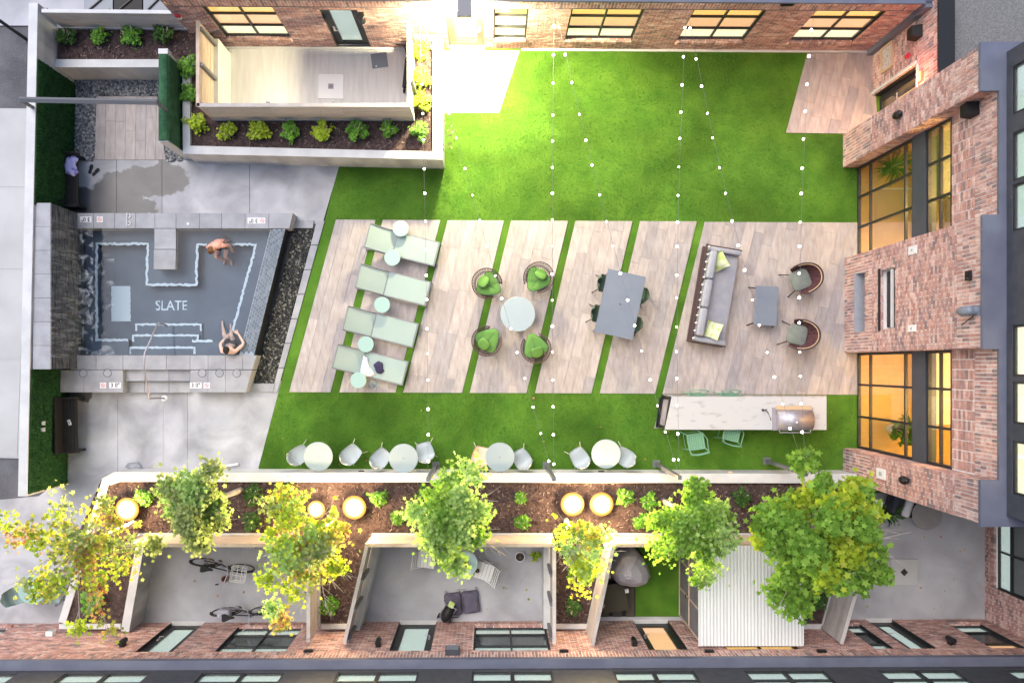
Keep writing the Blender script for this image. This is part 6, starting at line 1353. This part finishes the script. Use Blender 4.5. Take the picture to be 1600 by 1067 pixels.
M['woodleg'] = mk('pale_leg', (.42, .45, .30)); sc0 = shell_chair('lightgrey', 'woodleg', 'shell_chair', 'chair', 'pale shell chairs at the bistro tables'); first = True
for x, y, a, lab in ((468, 710, -55, 'pale shell chair left of the leftmost bistro table'), (549, 709, -45, 'pale shell chair standing free right of the leftmost bistro table'), (595, 715, -40, 'pale shell chair left of the second bistro table'), (664, 705, 15, 'pale shell chair right of the second bistro table'), (815, 716, 30, 'pale shell chair right of the third bistro table'), (905, 714, 32, 'pale shell chair left of the rightmost bistro table'), (975, 713, 55, 'pale shell chair right of the rightmost bistro table')):
    q = P(x, y, .5); q.z = 0
    if first: sc0.location = q; sc0.rotation_euler.z = R(a); sc0['label'] = lab; first = False
    else: dup(sc0, q, R(a), lab)
M['peach'] = mk('pink_lit_shell', (.74, .50, .37), rough=.5)  # pale shell with the pinkish light on it mixed into the base colour
pc = shell_chair('peach', 'woodleg', 'shell_chair', 'chair', None); q = P(751, 712, .5); q.z = 0; pc.location = q; pc.rotation_euler.z = R(-12); pc['label'] = 'pale shell chair with pinkish light in its colour left of the third bistro table'
# benches by the boundary wall
def bench(q, w, l, label):
    t = thing('bench', label, 'bench', q, R(1.2)); m = MB()
    for k in range(5): x = -w/2+w*(k+.5)/5; m.bb(x-w/10+.004, x+w/10-.004, -l/2, l/2, .41, .45)
    m.build('seat_slats', M['bench'], t); m = MB(); m.bb(-w/2, -w/2+.04, -l/2, l/2, .45, .80); m.build('backrest', M['bench'], t)
    for s in (-1, 1):
        m = MB(); m.bb(-w/2, w/2-.02, s*(l/2-.05)-.03, s*(l/2-.05)+.03, 0, .41); m.build('leg', M['black'], t); m = MB(); m.tube([(-w/2, s*(l/2-.02), .60), (w/2+.0, s*(l/2-.02), .60), (w/2+.02, s*(l/2-.02), .40)], .02, 6); m.build('armrest', M['black'], t)
    return t
bench(P(117, 288, .0)+Vector((.12, 0, 0)), .42, 1.45, 'black bench with lilac towel between the shower and the pool'); bench(P(113, 662, .0)+Vector((.16, 0, 0)), .44, 1.5, 'black bench against the turf wall on the lower pool deck')
q = P(110, 259, .52); q.z = .46; cloth('beach_towel', 'lilac beach towel draped on the black bench', q, [(-.2, -.02), (-.12, .22), (.05, .28), (.2, .2), (.12, .04), (.2, -.18), (.05, -.28), (-.14, -.2)], 'lilac', 'towel', 0, 8, .06)
q = P(108, 660, .47); q.z = .452; t = thing('phone', 'white phone lying on the lower black bench', 'phone', q, R(20)); m = MB(); rbox(m, -.04, .04, -.075, .075, 0, .01, .01); m.build('case', M['white'], t); m = MB(); m.bb(-.03, .03, -.06, .06, .0102, .012); m.build('screen', M['tabletop'], t)
for k, (y, lab) in enumerate(((661, 'upper white outlet on the lower turf wall'), (671, 'lower white outlet on the lower turf wall'))):
    t = thing('wall_outlet', lab, 'outlet', PX(66, y, P(bwE(665), 665, ZBW).x+.04)); m = MB(); m.box((.02, 0, 0), (.05, .09, .12)); m.build('plate', M['white'], t); m = MB(); m.box((.05, 0, .0), (.02, .05, .06)); m.build('socket', M['tabletop'], t)
# pool net and poles on the retaining wall
q = P(300, 734, .05); t = thing('pool_net', 'pool net with long pole lying along the retaining wall', 'pool net', q); m = MB(); m.tube([P(205, 733, .05)-q, P(385, 734, .05)-q], .018, 6); m.build('pole', M['steel'], t); m = MB(); m.tube([P(x, y, .05)-q for x, y in ((205, 733), (196, 729), (200, 724), (214, 722), (220, 728), (218, 732))], .012, 5); m.build('hoop', M['greytable'], t); m = MB(); m.add([P(x, y, .04)-q for x, y in ((205, 733), (196, 729), (200, 724), (214, 722), (220, 728), (218, 732))], [(0, 1, 2, 3, 4, 5)]); m.build('net', foammat('net_mesh', (.35, .38, .45), .5, 30, (1, 1, 1), .02, 0, .5), t)
q = P(330, 736, .08); t = thing('brush_pole', 'blue pool brush pole with orange tip beside the retaining wall', 'pole', q); m = MB(); m.tube([P(260, 736.5, .08)-q, P(360, 737, .08)-q], .014, 6); m.build('pole', mk('blue_pole', (.10, .16, .35)), t); m = MB(); m.tube([P(360, 737, .08)-q, P(378, 737, .08)-q], .018, 6); m.build('tip', mk('orange_tip', (.75, .22, .05)), t); m = MB(); m.tube([P(345, 729, .06)-q, P(372, 725, .06)-q], .035, 8); m.build('roller', M['white'], t)
# ------------------------------------------------------------------ people in the pool
def person(label, J, edges, rad, head, face, skin, hairmat, root, hands, shorts, feet):
    t = thing('person', label, 'person', root); names = list(J); me = bpy.data.meshes.new('body'); me.from_pydata([P(*J[n])-root for n in names], [(names.index(a), names.index(b_)) for a, b_ in edges], [])
    o = bpy.data.objects.new('body', me); C.objects.link(o); md = o.modifiers.new('s', 'SKIN'); md.use_smooth_shade = True; sv = me.skin_vertices[0].data
    for i, n in enumerate(names): sv[i].radius = rad.get(n, (.05, .05)) if isinstance(rad.get(n, .05), tuple) else (rad.get(n, .05),)*2
    sv[names.index('pelvis')].use_root = True; s2 = o.modifiers.new('u', 'SUBSURF'); s2.levels = 2; s2.render_levels = 2
    dg = bpy.context.evaluated_depsgraph_get(); m2 = bpy.data.meshes.new_from_object(o.evaluated_get(dg)); bpy.data.objects.remove(o)
    mb = MB(); mb.add([v.co.copy() for v in m2.vertices], [tuple(p.vertices) for p in m2.polygons])
    h = P(*head)-root; f = Vector(face).normalized(); sd_ = f.cross(Vector((0, 0, 1))).normalized(); up = sd_.cross(f).normalized(); rot = Matrix((sd_, f, up)).transposed()
    mb.ell(h, (.076, .098, .115), 14, 10, rot); mb.ell(h+f*.10-up*.015, (.014, .02, .022), 8, 6, rot)
    for s in (-1, 1): mb.ell(h+sd_*s*.078-up*.01, (.012, .025, .033), 8, 6, rot)
    for (wn_, dirv) in hands:
        w = P(*J[wn_])-root; d = Vector(dirv).normalized(); sv_ = d.cross(Vector((0, 0, 1))).normalized(); mb.ell(w+d*.045, (.042, .055, .018), 10, 6, Matrix((sv_, d, sv_.cross(d))).transposed())
        for k, (off, ln) in enumerate(((-.030, .065), (-.010, .078), (.010, .074), (.030, .058))): a = w+d*.085+sv_*off; mb.tube([a, a+d*ln*.55+Vector((0, 0, .004)), a+d*ln*.95-Vector((0, 0, .012))], [.0095, .0085, .006], 6)
        a = w+d*.03+sv_*.035; mb.tube([a, a+d*.03+sv_*.03, a+d*.06+sv_*.035], [.011, .010, .007], 6)
    bo = mb.build('body', M[skin], t, True)
    m = MB(); m.ell(h+up*.018-f*.012, (.086, .105, .112), 16, 10, rot); keep = [i for i, v in enumerate(m.v) if (v-h).dot(up) > .01-.35*max(0, -(v-h).dot(f)) and not ((v-h).dot(f) > .075 and (v-h).dot(up) < .06)]; ks = set(keep); mp = {k: i for i, k in enumerate(keep)}; hb = MB(); hb.add([m.v[k] for k in keep], [tuple(mp[i] for i in f_) for f_ in m.f if all(i in ks for i in f_)]); hb.build('hair', M[hairmat], t, True)
    m = MB()
    for s in (-1, 1): m.ell(h+f*.088+sd_*s*.032+up*.012, (.012, .008, .008), 8, 5, rot)
    m.build('eyes', M['ink'], t)
    m = MB()
    for a, b_, r0, r1 in shorts: m.tube([P(*J[a])-root, (P(*J[a])-root).lerp(P(*J[b_])-root, .55)], [r0, r1], 10)
    m.build('swim_shorts', M['shorts'], t, True)
    return t
ED = [('pelvis', 'spine'), ('spine', 'chest'), ('chest', 'neck'), ('chest', 'shL'), ('shL', 'elL'), ('elL', 'wrL'), ('chest', 'shR'), ('shR', 'elR'), ('elR', 'wrR'), ('pelvis', 'hipL'), ('hipL', 'knL'), ('knL', 'anL'), ('anL', 'toL'), ('pelvis', 'hipR'), ('hipR', 'knR'), ('knR', 'anR'), ('anR', 'toR')]
RA = {'pelvis': (.13, .10), 'spine': (.125, .095), 'chest': (.135, .10), 'neck': .05, 'shL': .058, 'shR': .058, 'elL': .042, 'elR': .042, 'wrL': .027, 'wrR': .027, 'hipL': .085, 'hipR': .085, 'knL': .055, 'knR': .055, 'anL': .035, 'anR': .035, 'toL': .028, 'toR': .028}
J1 = {'pelvis': (349, 375, .16), 'spine': (344, 378, .36), 'chest': (338.5, 382, .52), 'neck': (333, 387, .60), 'shL': (327, 385, .53), 'elL': (323, 387, .30), 'wrL': (328, 389, .12), 'shR': (350, 384, .50), 'elR': (359, 383, .30), 'wrR': (361, 387, .10), 'hipL': (344, 378, .14), 'knL': (337, 402, .14), 'anL': (351, 406, -.14), 'toL': (350, 414, -.19), 'hipR': (355, 377, .14), 'knR': (352, 402, .14), 'anR': (360, 406, -.14), 'toR': (363, 415, -.19)}
person('person with brown hair bending forward on the upper pool bench', J1, ED, RA, (330, 391, .66), (-.1, -.75, -.65), 'skinwarm', 'hairbrown', P(349, 375, .02), [('wrL', (.1, -.5, -.4)), ('wrR', (.1, -.6, -.3))], [('hipL', 'knL', .10, .085), ('hipR', 'knR', .10, .085), ('pelvis', 'spine', .15, .135)], None)
J2 = {'pelvis': (361, 540, .15), 'spine': (359.5, 546, .36), 'chest': (357, 549, .55), 'neck': (355, 548.5, .70), 'shL': (347, 549, .58), 'elL': (344, 538, .44), 'wrL': (352, 528, .36), 'shR': (368, 549, .58), 'elR': (381, 537, .48), 'wrR': (372, 521, .42), 'hipL': (356, 538, .14), 'knL': (350, 522, .30), 'anL': (348, 510, -.13), 'toL': (347.5, 501, -.19), 'hipR': (366, 538, .14), 'knR': (361, 523, .32), 'anR': (361, 515, -.13), 'toR': (360.5, 506, -.19)}
person('dark haired person sitting in the lower right corner of the pool', J2, ED, RA, (354, 547, .81), (-.05, .9, -.35), 'skin', 'hair', P(361, 540, .02), [('wrL', (.4, .5, -.2)), ('wrR', (-.7, .4, -.1))], [('hipL', 'knL', .10, .085), ('hipR', 'knR', .10, .085)], None)
# ------------------------------------------------------------------ string lights and posts
ZP = 2.6; posts = [(669, 749), (866, 750), (1062, 746), (1259, 741)]; tops = []
pn = ['leftmost', 'second', 'third', 'rightmost']; pw = ['near the second bistro table', 'beside the twin flood lights', 'below the bar chairs', 'behind the large bright maple']
for i, (x, y) in enumerate(posts):
    q = P(x, y, ZP); q.y = max(q.y, -2.75); tops.append(q); t = thing('light_post', 'grey steel string light post %s' % pw[i], 'post', (q.x, q.y, 0), group='string light posts'); m = MB(); m.bb(-.045, .045, -.045, .045, 0, ZP+.02); m.build('shaft', M['post'], t); m = MB(); m.bb(-.1, .1, -.1, .1, 0, .012); m.build('base_plate', M['post'], t); m = MB(); m.ring((0, .05, ZP-.03), .03, .008, 10, 5, 'X'); m.build('hook', M['steel'], t)
bm2 = MB(); bm2.ell((0, 0, 0), (.026, .026, .034), 8, 6); bo_ = bm2.build('bulb', M['bulb'], smooth=True); bulbmesh = bo_.data; bpy.data.objects.remove(bo_)
wa = []
for x in (655, 866, 1073, 1272):
    X = (x-NX)*(H-ZP)/F; wa.append(Vector((X, nfr.pt(X-nfr.A.x, 0).y-.04, ZP+.02)))
pairs = [(0, 0, 'leftmost straight string of bulbs from the wall near the tan door'), (0, 1, 'slanted string of bulbs from near the tan door to the second post'), (1, 1, 'straight string of bulbs right of the green chairs'), (1, 2, 'slanted string of bulbs passing over the dining table'), (2, 2, 'straight string of bulbs passing left of the sofa'), (2, 3, 'slanted string of bulbs passing over the coffee table'), (3, 3, 'rightmost straight string of bulbs near the tall windows')]
for a, b_, lab in pairs:
    A, B = wa[a], tops[b_]; t = thing('string_light', lab, 'string light', A, group='string lights over the courtyard'); n = 17; pts = []
    f_ = lambda s: A.lerp(B, s)+Vector((0, 0, -.55*4*s*(1-s)))
    m = MB(t); m.tube([f_(i/40) for i in range(41)], .0036, 4); m.build('wire', M['post'], t); r = random.Random(a*7+b_)
    for k in range(n):
        s = (k+.7+r.uniform(-.08, .08))/(n+.3); p_ = f_(s)
        o = bpy.data.objects.new('bulb', bulbmesh); C.objects.link(o); o.parent = t; o.location = p_-A+Vector((0, 0, -.07)); g = r.uniform(.8, 1.3); o.scale = (g, g, g)
    m = MB(t)
    for k in range(n): pass
# ------------------------------------------------------------------ patio things
def bicycle(q, rz, label, col, rack=True, flip=1):
    t = thing('bicycle', label, 'bicycle', q, rz); col = M[col]; wr = .34
    for x, nm in ((-.52, 'wheel'), (.52, 'wheel')):
        m = MB(); m.ring((x, 0, wr), wr-.02, .022, 28, 6, 'Y'); w = m.build('wheel', M['rubber'], t); m = MB(); m.ring((x, 0, wr), wr-.045, .010, 24, 5, 'Y')
        for k in range(12): a = k*math.pi/6; m.tube([(x, 0, wr), (x+(wr-.05)*math.cos(a), 0, wr+(wr-.05)*math.sin(a))], .003, 3)
        m.tube([(x, -.05, wr), (x, .05, wr)], .018, 6); m.build('rim', M['steel'], w)
        m = MB(); m.ring((x, 0, wr), wr+.02, .025, 14, 5, 'Y', a0=R(20), a1=R(175)); m.build('mudguard', M['black'], t)
    bb_ = Vector((-.05, 0, .30)); st = Vector((-.20, 0, .72)); hd_ = Vector((.36, 0, .78)); hl_ = Vector((.40, 0, .66)); m = MB()
    for p_, q_ in ((bb_, st), (st-Vector((0, 0, .08)), hd_), (bb_, hl_), (hd_, hl_)): m.tube([p_, q_], .018, 8)
    for s in (-.03, .03): m.tube([bb_, (-.52, s*1.6, wr)], .012, 6); m.tube([st-Vector((0, 0, .08)), (-.52, s*1.6, wr)], .010, 6); m.tube([hl_, (.52, s*1.6, wr)], .013, 6)
    m.build('frame', col, t); m = MB(); m.tube([hd_, hd_+Vector((-.03, 0, .2))], .014, 6); hb = hd_+Vector((-.03, 0, .2)); m.tube([hb+Vector((-.16, -.30, .03)), hb+Vector((-.02, -.22, .03)), hb+Vector((.03, 0, 0)), hb+Vector((-.02, .22, .03)), hb+Vector((-.16, .30, .03))], .013, 6); h_ = m.build('handlebar', M['steel'], t)
    m = MB(); [m.tube([hb+Vector((-.16, s*.30, .03)), hb+Vector((-.24, s*.325, .03))], .018, 6) for s in (-1, 1)]; m.build('grip', M['rubber'], h_)
    m = MB(); m.tube([st, st+Vector((-.03, 0, .14))], .013, 6); m.build('seat_post', M['steel'], t); m = MB(); m.prism([(-.40, -.09), (-.33, -.10), (-.18, -.035), (-.08, -.02), (-.08, .02), (-.18, .035), (-.33, .10), (-.40, .09)], .86, .91, True); m.build('saddle', M['rubber'], t)
    m = MB(); m.ring(bb_, .08, .010, 18, 5, 'Y'); m.tube([bb_+Vector((0, -.06, 0)), bb_+Vector((.12, -.08, -.12))], .012, 5); m.tube([bb_+Vector((0, .06, 0)), bb_+Vector((-.12, .08, .12))], .012, 5); m.box(bb_+Vector((.12, -.13, -.12)), (.09, .09, .02)); m.box(bb_+Vector((-.12, .13, .12)), (.09, .09, .02)); m.build('crank', M['steel'], t)
    if rack:
        m = MB(); z = .80; x0, x1, y0, y1 = .42, .78, -.20, .20
        m.tube([(x0, y0, z), (x1, y0, z), (x1, y1, z), (x0, y1, z), (x0, y0, z)], .011, 5); [m.tube([(x, y0, z), (x, y1, z)], .008, 4) for x in (.54, .66)]; [m.tube([(x0, y, z), (x1, y, z)], .008, 4) for y in (-.07, .07)]; m.tube([(x0, y0, z+.13), (x1, y0, z+.13), (x1, y1, z+.13), (x0, y1, z+.13), (x0, y0, z+.13)], .009, 5); [m.tube([(x, y, z), (x, y, z+.13)], .008, 4) for x in (x0, x1) for y in (y0, y1)]; [m.tube([(.52, s*.05, wr), (.72, s*.15, z)], .008, 4) for s in (-1, 1)]; m.build('front_rack', M['white'], t)
    return t
q = P(345, 885, .5); q.z = 0; bicycle(q, R(-9), 'bicycle with white front rack near the wood fence', 'black')
q = P(378, 957, .5); q.z = 0; bicycle(q, R(2), 'bicycle with rear bag parked against the south building', 'black', False)
q = P(350, 959, .75); q.z = .62; t = thing('bag', 'grey bag strapped on the bicycle against the south building', 'bag', q); m = MB(); rbox(m, -.17, .17, -.15, .13, 0, .22, .06, puff=.03); m.build('body', M['cover'], t, True); m = MB(); m.tube([(-.10, -.15, .1), (-.10, -.02, .25), (-.10, .13, .1)], .015, 5); m.build('strap', M['white'], t)
q = P(354, 902); t = thing('flower_pot', 'small red brown pot beside the racked bicycle', 'pot', q); m = MB(); m.lathe([(.06, 0), (.085, .13), (.095, .135), (.095, .16), (.08, .16), (.07, .12)], 16); m.build('pot', M['terracotta'], t); m = MB(); m.lathe([(.072, .118), (.07, .125)], 14); m.build('soil', M['mulch'], t)
def slat_chair(q, rz, label):
    t = thing('folding_chair', label, 'chair', q, rz, 'white folding chairs in the suitcase patio'); m = MB()
    for k in range(5): y = -.19+.38*k/4; m.bb(-.22, .22, y-.042, y+.042, .43, .447)
    m.build('seat_slats', M['white'], t); m = MB()
    for k in range(3): z = .58+.1*k; m.box((0, -.27-.04*k, z), (.42, .015, .07), 0, R(-15))
    m.build('back_slats', M['white'], t)
    for s in (-1, 1): m = MB(); m.tube([(s*.23, .24, 0), (s*.23, -.22, .55), (s*.23, -.36, .85)], .013, 6); m.tube([(s*.21, -.26, 0), (s*.21, .2, .43)], .013, 6); m.build('side_frame', M['white'], t)
    return t
slat_chair(Vector((*P(666, 874, .45).xy, 0)), R(-98), 'white folding chair half under the pale green tree'); slat_chair(Vector((*P(757, 893, .45).xy, 0)), R(72), 'white folding chair right of the small glass table')
q = P(728, 880, .7); q.z = 0; t = thing('glass_table', 'small round glass table with plant in the suitcase patio', 'table', q); m = MB(); m.lathe([(.30, .69), (.31, .695), (.31, .705), (.30, .71)], 30); m.build('top', M['tabletop'] if False else mk('frosted_glass', (.42, .58, .60), rough=.15), t); m = MB(); m.ring((0, 0, .69), .31, .012, 26, 5); [m.tube([(.28*math.cos(a), .28*math.sin(a), .69), (.22*math.cos(a), .22*math.sin(a), 0)], .012, 5) for a in (0.5, 2.07, 3.64, 5.2)]; m.build('frame', M['white'], t)
def potted(q, label, rp, hp, matp, nl, rad, mat='houseplant', lab2=None, seed=1, spiky=False):
    t = thing('potted_plant', label, 'plant', q); r = random.Random(seed); m = MB(); m.lathe([(rp*.7, 0), (rp, hp*.9), (rp*1.08, hp*.92), (rp*1.08, hp), (rp*.92, hp), (rp*.88, hp*.85)], 18); m.build('pot', M[matp], t); m = MB(); m.lathe([(rp*.9, hp*.84), (rp*.88, hp*.86)], 16); m.build('soil', M['mulch'], t)
    m = MB()
    if spiky:
        for k in range(nl):
            a = r.uniform(0, 6.28); ln = rad*r.uniform(.7, 1.1); d = Vector((math.cos(a), math.sin(a), 0)); s_ = Vector((-d.y, d.x, 0))*.022; z0 = Vector((0, 0, hp))
            pk = d*ln*.5+Vector((0, 0, hp+ln*r.uniform(.3, .8))); e = d*ln+Vector((0, 0, hp+ln*r.uniform(.0, .6))); m.add([z0-s_, z0+s_, pk+s_, pk-s_, e], [(0, 1, 2, 3), (3, 2, 4)])
    else:
        for k in range(nl):
            v = Vector((r.gauss(0, 1), r.gauss(0, 1), r.gauss(0, .8))); v = v.normalized()*rad*r.uniform(.3, 1); add_leaf(m, Vector((0, 0, hp+rad*1.2))+v, rad*r.uniform(.2, .35), r, .6, 'star' if rad < .2 else 'kite')
    m.build('foliage', M[mat], t); m = MB(); m.tube([(0, 0, hp*.8), (0, 0, hp+rad)], .012, 5); m.build('stem', M['bark'], t); return t
potted(P(727, 878, .72), 'small potted plant on the round glass table', .06, .10, 'rubber', 40, .12, seed=3); t = potted(P(746, 890, .45), 'dark pot standing on the white folding chair', .055, .09, 'terracotta', 6, .04, seed=4)
potted(P(812, 867), 'white pot in the corner of the suitcase patio', .13, .22, 'white', 5, .05, seed=5)
potted(P(836, 866), 'yellow green leafy plant beside the white pot', .08, .12, 'terracotta', 26, .20, 'shrublime', seed=6, spiky=True)
# open suitcase
q = P(722, 942, .12); q.z = 0; t = thing('suitcase', 'open purple grey suitcase lying on the patio floor', 'suitcase', q, R(7)); 
for s in (-1, 1):
    m = MB(); x0 = -.47 if s < 0 else .01; rbox(m, x0, x0+.45, -.30, .30, .02, .16, .06); sh = m.build('half_shell', M['suitcase'], t); m = MB(); m.ring((x0+.225, 0, .155), 1, .03, 24, 4); m.v = [Vector(((v.x-(x0+.225))*.205+x0+.225, v.y*.275, .155+(v.z-.155)*.4)) for v in m.v]; m.build('zip_edge', M['rubber'], sh); m = MB(); rbox(m, x0+.06, x0+.39, -.24, .24, .16, .175, .05, puff=.01); m.build('lining', M['cover'] if False else M['suitcase'], sh)
    for xw_ in (x0+.05, x0+.40): m = MB(); m.lathe([(.03, 0), (.035, .02), (.03, .05)], 10, (xw_, .34, .05)); m.build('caster', M['steel'], t)
m = MB(); m.tube([(-.4, -.30, .1), (-.4, -.36, .12), (-.15, -.36, .12), (-.15, -.30, .1)], .012, 5); m.build('handle', M['rubber'], t)
q = P(700, 955, .3); q.z = 0; t = thing('folded_stroller', 'black folded stroller leaning beside the open suitcase', 'stroller', q, R(-25)); m = MB(); m.ell((0, 0, .35), (.16, .30, .22), 12, 8); m.build('seat', M['rubber'], t, True); m = MB(); m.tube([(-.15, -.28, .1), (-.15, .25, .62), (.15, .25, .62), (.15, -.28, .1)], .014, 6); m.tube([(-.18, .2, .08), (.0, -.1, .5), (.18, .2, .08)], .012, 6); m.build('frame', M['steel'], t)
for x, y in ((-.17, -.28), (.17, -.28), (-.19, .22), (.19, .22)): m = MB(); m.ring((x, y, .08), .06, .02, 14, 5, 'X'); m.build('wheel', M['rubber'], t)
m = MB(); rbox(m, -.10, .06, .22, .38, .56, .64, .03); m.build('cup_tray', M['pillow'], t)
# covered grill and storage in the turf patio
q = P(985, 890, .9); q.z = 0; t = thing('covered_chair', 'hanging chair under a pale grey cover in the turf patio', 'chair', q, R(-20)); m = MB(); n = 20; r = random.Random(12); vs = []; pr = [(.50, .05, .0), (.52, .35, .02), (.50, .62, .03), (.44, .85, .02), (.30, 1.05, .0), (.12, 1.18, -.02)]
for (rad, z, dx) in pr:
    for k in range(n): a = 2*math.pi*k/n; fo = 1+.10*math.cos(3*a+.6)+.03*math.sin(7*a+z*4); vs.append((rad*fo*math.cos(a)+dx*3, rad*fo*math.sin(a)*.92-z*.08, z+r.uniform(-.015, .015)))
vs.append((0, -.08, 1.2)); L5 = len(pr); m.add(vs, [(i*n+j, i*n+(j+1) % n, (i+1)*n+(j+1) % n, (i+1)*n+j) for i in range(L5-1) for j in range(n)] + [((L5-1)*n+j, (L5-1)*n+(j+1) % n, L5*n) for j in range(n)]); m.build('cover', M['cover'], t); m = MB(); m.ring((0, 0, .03), .5, .02, 24, 5); m.build('base_ring', M['black'], t)
q = P(958, 930, .2); q.z = 0; t = thing('storage_chest', 'dark brown storage chest in the shade of the slanted fence', 'chest', q, R(8)); m = MB(); m.bb(-.32, .32, -.35, .35, .02, .38); m.build('body', M['bench'], t); m = MB(); m.bb(-.34, .34, -.37, .37, .38, .42); m.build('lid', mk('dark_lid', (.05, .045, .03)), t); m = MB(); m.bb(.30, .40, .10, .20, .40, .46); m.build('latch', M['white'], t)
# corner patio
q = P(1449, 804, .72); q.z = 0; t = thing('round_table', 'round grey brown table beside the brick pier in the corner patio', 'table', q); m = MB(); m.lathe([(.38, .69), (.40, .70), (.40, .715), (.39, .72)], 36); m.build('top', mk('taupe_top', (.26, .24, .235), (.30, .275, .265), 5, .5), t); m = MB(); m.lathe([(.22, 0), (.23, .012), (.04, .05), (.035, .66), (.1, .69)], 18); m.build('pedestal', M['black'], t)
q = P(1408, 788, .45); q.z = 0; t = thing('outdoor_chair', 'dark chair with white pillow beside the round corner table', 'chair', q, R(-20)); m = MB(); rbox(m, -.34, .30, -.30, .30, .28, .42, .05); m.build('seat', M['stucco'], t); m = MB(); rbox(m, -.34, -.2, -.30, .30, .42, .72, .05); m.build('backrest', M['stucco'], t); m = MB(); rbox(m, .06, .28, -.28, .24, .42, .56, .08, puff=.04); m.build('pillow', M['towelwhite'], t, True)
for sx in (-.28, .25):
    for sy in (-.26, .26): m = MB(); m.tube([(sx, sy, .28), (sx, sy, 0)], .02, 6); m.build('leg', M['black'], t)
potted(P(1375, 798, .0), 'spiky dark plant by the slanted fence in the corner patio', .14, .3, 'rubber', 34, .50, 'shrubdark', seed=8, spiky=True)
def drainslab(q, s, rz, label, mat):
    t = thing('drain_slab', label, 'drain', q, rz); m = MB(); m.bb(-s/2, s/2, -s/2, s/2, -.004, .012); m.build('slab', M[mat], t); m = MB(); m.box((0, 0, .014), (.15, .15, .006), R(45) if mat != 'white' else 0); g = m.build('grate', M['wire'] if mat != 'white' else M['cover'], t); m = MB(); [m.box((0, y, .018), (.10, .012, .004), R(45) if mat != 'white' else 0) for y in (-.03, 0, .03)]; m.build('slot', M['frame'], g); m = MB(); [m.bb(-s/2-.012, s/2+.012, y-.006, y+.006, -.004, .002) for y in (-s/2, s/2)]; m.build('joint', M['gutter'], t); return t
drainslab(P(1412.5, 893.5), .72, 0, 'square concrete drain slab in the corner patio', 'sidewalk'); drainslab(P(517, 135.5), .68, R(-1), 'square white drain slab in the north patio', 'white')
q = P(593, 95); t = thing('door_mat', 'blue grey square mat near the north patio door', 'mat', q, R(8)); m = MB(); m.bb(-.22, .22, -.20, .20, .0, .014); m.build('mat', M['greytable'], t); m = MB(); m.bb(-.13, -.09, -.17, -.13, .0142, .017); m.build('label_tag', M['white'], t)
q = P(632, 103, .5); q.z = 0; t = thing('electric_scooter', 'black scooter leaning on the right fence of the north patio', 'scooter', q, R(84)); m = MB(); m.bb(-.45, .35, -.06, .06, .09, .13); m.build('deck', M['rubber'], t); m = MB(); m.tube([(.42, 0, .08), (.36, 0, .95)], .022, 8); m.build('stem', M['black'], t); m = MB(); m.tube([(.36, -.22, .95), (.36, .22, .95)], .016, 6); m.build('handlebar', M['black'], t)
for x in (-.5, .45): m = MB(); m.ring((x, 0, .09), .075, .025, 16, 6, 'Y'); m.build('wheel', M['rubber'], t)
# table and chairs on the path at lower left
q = P(50, 921, .74); q.z = 0; t = thing('round_table', 'round pale green table on the path under the sparse yellow tree', 'table', q); m = MB(); m.lathe([(.37, .715), (.385, .72), (.385, .735), (.38, .74)], 36); m.build('top', M['mint'], t); m = MB(); m.lathe([(.2, 0), (.21, .012), (.03, .05), (.028, .68), (.1, .715)], 18); m.build('pedestal', M['post'], t)
M['sage'] = mk('sage_shell', (.20, .28, .27), rough=.5); pg_ = shell_chair('sage', 'black', 'path_chair', 'chair', None); q = P(28, 930, .5); q.z = 0; pg_.location = q; pg_.rotation_euler.z = R(-75); pg_['label'] = 'dark sage chair left of the round path table'
q = P(88, 928, .5); q.z = 0; dup(pg_, q, R(70), 'dark sage chair right of the round path table')
# house plants behind the tall windows
potted(P(1392, 262, .35)-Vector((0, 0, .35)), 'leafy palm behind the upper tall window', .16, .35, 'white', 60, .62, 'houseplant', seed=9, spiky=True); potted(P(1405, 672, .5)-Vector((0, 0, .5)), 'bushy potted plant behind the lower tall window', .15, .4, 'white', 130, .46, 'houseplant', seed=10)

# furniture inside the lit rooms
q = Vector((11.9, -.5, 0)); t = thing('long_counter', 'white counter inside the lower lit room', 'counter', q); m = MB(); m.bb(-.25, .25, -1.0, 1.0, 0, .86); m.build('cabinet', M['tan'], t); m = MB(); m.bb(-.3, .3, -1.06, 1.06, .86, .90); m.build('top', M['white'], t)
q = Vector((12.0, 4.1, 0)); t = thing('indoor_sofa', 'tan sofa inside the upper lit room', 'sofa', q, R(180)); m = MB(); rbox(m, -.4, .42, -.85, .85, .15, .42, .06); m.build('seat', M['tan'], t); m = MB(); rbox(m, -.45, -.22, -.85, .85, .42, .8, .06); m.build('backrest', M['tan'], t); m = MB(); rbox(m, -.45, .42, .85, 1.0, .12, .58, .05); m.build('arm', M['tan'], t); m = MB(); rbox(m, -.45, .42, -1.0, -.85, .12, .58, .05); m.build('arm', M['tan'], t)
q = Vector((11.0, 4.0, .006)); t = thing('rug', 'pale rug on the floor of the upper lit room', 'rug', q); m = MB(); m.bb(-.5, .5, -.8, .8, 0, .012); m.build('pile', M['tan'], t); m = MB(); m.bb(-.53, .53, -.84, -.8, 0, .01); m.build('fringe', M['white'], t); m = MB(); m.bb(-.53, .53, .8, .84, 0, .01); m.build('fringe', M['white'], t)
